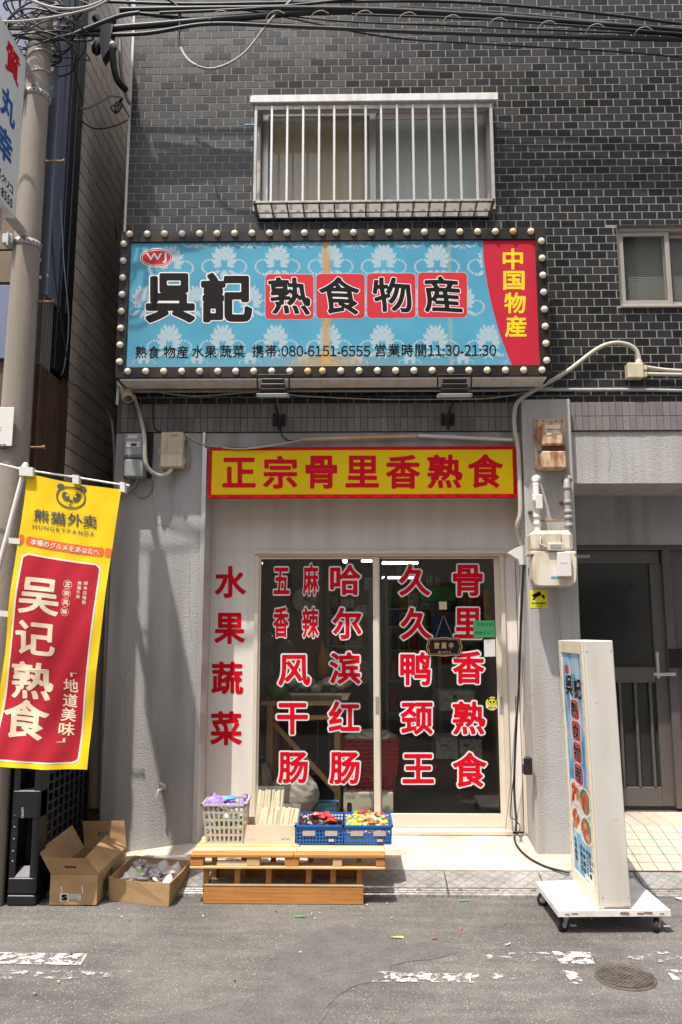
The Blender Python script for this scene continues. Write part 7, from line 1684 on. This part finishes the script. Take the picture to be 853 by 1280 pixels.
rack(482, 545, 7.2, (760, 782, 812, 850, 890), 'metal shelf rack of goods seen left of the plaque', 'the rack left of the plaque', .02)
rack(548, 622, 6.9, (765, 800, 832), 'metal shelf rack of goods behind the right door edge', 'the rack behind the paper notes', .02)
def ibox(px0, py0, px1, py1, Y, d, m_, name, label, cat, txt=None):
    mb = MB(); pbox(mb, px0, py0, px1, py1, Y, d, .004, py=(py0 + py1) / 2); o = tag(rebase(mb.build(name, m_), (at((px0 + px1) / 2, py1, Y).x, Y + d / 2, wz(py1, Y))), label, cat)
    if txt: line_text(txt[0], txt[1], Y, 'ink_black', o, off=.02, N_=24)
    return o
ibox(549, 864, 594, 889, 6.5, .3, 'goods_white', 'storage_carton', 'white carton with black mark behind the right door', 'carton', ('香', (566, 868, 572, 875)))
ibox(545, 922, 573, 949, 6.4, .3, 'goods_white', 'storage_carton', 'left pale carton on the floor stack behind the right door', 'carton', ('FRESH', (552, 930, 560, 933)))
ibox(575, 924, 603, 949, 6.4, .3, 'goods_white', 'storage_carton', 'right pale carton with blue top behind the right door', 'carton', ('BEEF', (580, 930, 588, 933)))
ibox(575, 916, 603, 923.5, 6.4, .3, 'goods_blue', 'storage_carton', 'flat blue carton on the right pale carton', 'carton')
ibox(501, 945, 536, 985, 6.2, .3, 'goods_red', 'storage_carton', 'dark red carton low behind the right door', 'carton')
ibox(540, 950, 606, 985, 6.6, .3, 'goods_red', 'storage_carton', 'wide dark red carton at the back of the shop floor', 'carton')
ibox(541, 769, 566, 803, 6.1, .1, 'goods_blue', 'blue_box', 'dark blue box right behind the hanging plaque', 'box')
ibox(525, 733, 570, 752, 6.6, .1, 'goods_green', 'green_banner', 'dark green board high behind the right door', 'board')
ibox(607, 737, 614, 775, 6.3, .1, 'goods_yellow', 'yellow_board', 'narrow dark yellow board at the right pane edge', 'board')
ibox(455, 722, 469, 738, 7.2, .2, 'white_plastic', 'air_conditioner', 'white air conditioner high on the back wall', 'air conditioner')
c = at(381.5, 750, 7.0); mb = MB(); mb.lathe(c, (0, -1, 0), [(.11, -.03), (.115, 0), (.11, .012), (.10, .006), (.001, .006)], 28); t = tag(rebase(mb.build('wall_clock', 'white_plastic'), (c.x, 7.03, c.z)), 'round clock on the wall behind the left door', 'clock')
mb = MB(); mb.box(c.x - .003, c.x + .003, 6.985, 6.99, c.z, c.z + .07); mb.box(c.x, c.x + .05, 6.985, 6.99, c.z - .003, c.z + .003); mb.build('clock_hands', 'ink_black', t)
mb = MB(); mb.box(at(325, 860, 7.04).x, at(402, 860, 7.04).x, 7.04, 7.08, zf, 2.65); tag(rebase(mb.build('partition', 'room_wall'), (-.5, 7.05, zf)), 'beige partition wall that carries the clock', 'partition')
c = at(360, 726, 6.7); mb = MB(); mb.box(c.x - .03, c.x + .03, 6.7, 6.78, c.z - .06, c.z + .06, .01); tag(rebase(mb.build('wall_speaker', 'black_plastic'), tuple(c)), 'small black speaker between the red characters', 'speaker')
# hanging plaque, note, card, round sticker
Yq = YR + .038 - .012
t = thing('open_plaque', tuple(W(555.5, 823, Yq)), 'black scalloped open plaque hanging on a string on the right door', 'plaque')
def plaque(sx, sy, n=64):
    o = []
    for k in range(n):
        a = 2 * math.pi * k / n; c_, s_ = math.cos(a), math.sin(a); r = 1 + .07 * math.cos(4 * a + math.pi) + .05 * math.cos(8 * a)
        o.append((555.5 + sx * r * math.copysign(abs(c_) ** .8, c_), 808.5 + sy * r * math.copysign(abs(s_) ** .75, s_)))
    return o
mb = MB(); mb.slab([W(x, y, Yq) for x, y in plaque(22.5, 11.5)], (0, .006, 0)); pq = mb.build('board', 'ink_black', t)
def ringp(sx, sy, w, d, m_):
    P = [W(x, y, Yq - d) for x, y in plaque(sx, sy)]; Q = [W(x, y, Yq - d) for x, y in plaque(sx - w, sy - w)]; n = len(P); mb = MB(); mb.add([tuple(p) for p in P + Q], [(k, n + k, n + (k + 1) % n, (k + 1) % n) for k in range(n)]); mb.build('gold_line', m_, t)
mat('bronze', (.42, .27, .16), .4, metal=.5)
ringp(23.3, 12.3, 1.2, .001, 'bronze'); ringp(20.6, 10.0, .5, .001, 'bronze')
for ch, r_ in (('営', (543, 803, 549.5, 811)), ('業', (552, 803, 558.5, 811)), ('中', (561.5, 803, 567, 811))): letter(ch, r_, Yq, 'bronze', t, off=.03, N_=48)
line_text('商い中です', (548, 813.5, 564, 817), Yq, 'bronze', t, off=.02, N_=24)
mb = MB(); mb.tube([W(544, 800, Yq), W(554, 770, Yq - .003), W(555, 770, Yq - .003), W(567.5, 799, Yq)], .0015, 5); mb.build('string', 'bronze', t)
mb = MB(); pbox(mb, 549, 752, 559, 762, Yq - .002, .012, .003, py=757); mb.build('hook', 'cream_plastic', t)
t = thing('green_note', tuple(W(607, 797, YR + .032)), 'green handwritten paper note taped over a red character', 'note')
Yq2 = YR + .031; mb = MB(); mb.slab([W(592, 776, Yq2), W(621.3, 775.3, Yq2), W(621.3, 796.5, Yq2), W(592.3, 797, Yq2)], (0, .0006, 0)); gn = mb.build('sheet', 'green_paper', t)
line_text('空调开放', (596, 778.5, 616, 783), Yq2, 'ink_black', gn, off=-.005, N_=30, dy=.0006); line_text('请随手关门', (594, 789, 617, 793.5), Yq2, 'ink_black', gn, off=-.005, N_=30, dy=.0006)
mb = MB(); mb.slab([W(605.2, 799.5, Yq2), W(620.5, 799, Yq2), W(621, 820.5, Yq2), W(605.6, 821, Yq2)], (0, .0006, 0)); tag(rebase(mb.build('white_card', 'paper'), tuple(W(613, 821, Yq2))), 'small white card taped below the green note', 'card')
t = thing('round_sticker', tuple(W(615.4, 889, Yq2)), 'round yellow sticker with panda emblem on the right door', 'sticker')
poly_px(ellipse(615.4, 879.5, 8.2, 8.6, 30), Yq2, 'sticker_yellow', t, 'disc', 0)
poly_px(ellipse(615.4, 877.2, 5.4, 4.6, 24), Yq2, 'ink_black', t, 'emblem_piece', .0006); poly_px(ellipse(615.4, 877.5, 4.8, 4.0, 24), Yq2, 'sticker_yellow', t, 'emblem_piece', .0010)
for s_ in (-1, 1): poly_px(ellipse(615.4 + s_ * 2.1, 877.2, 1.3, 1.6, 14), Yq2, 'ink_black', t, 'emblem_piece', .0014); poly_px(ellipse(615.4 + s_ * 4.4, 873.4, 1.4, 1.2, 12), Yq2, 'ink_black', t, 'emblem_piece', .0008)
poly_px(ellipse(615.4, 879.3, .8, .5, 10), Yq2, 'ink_black', t, 'emblem_piece', .0014); poly_px([(607.6, 882.5), (623.2, 882.5), (622.5, 885.5), (608.3, 885.5)], Yq2, 'letter_white', t, 'ribbon', .0008)
line_text('熊猫外卖', (610.5, 883.2, 620.3, 885.2), Yq2, 'ink_black', t, off=.02, N_=20, dy=.0014)
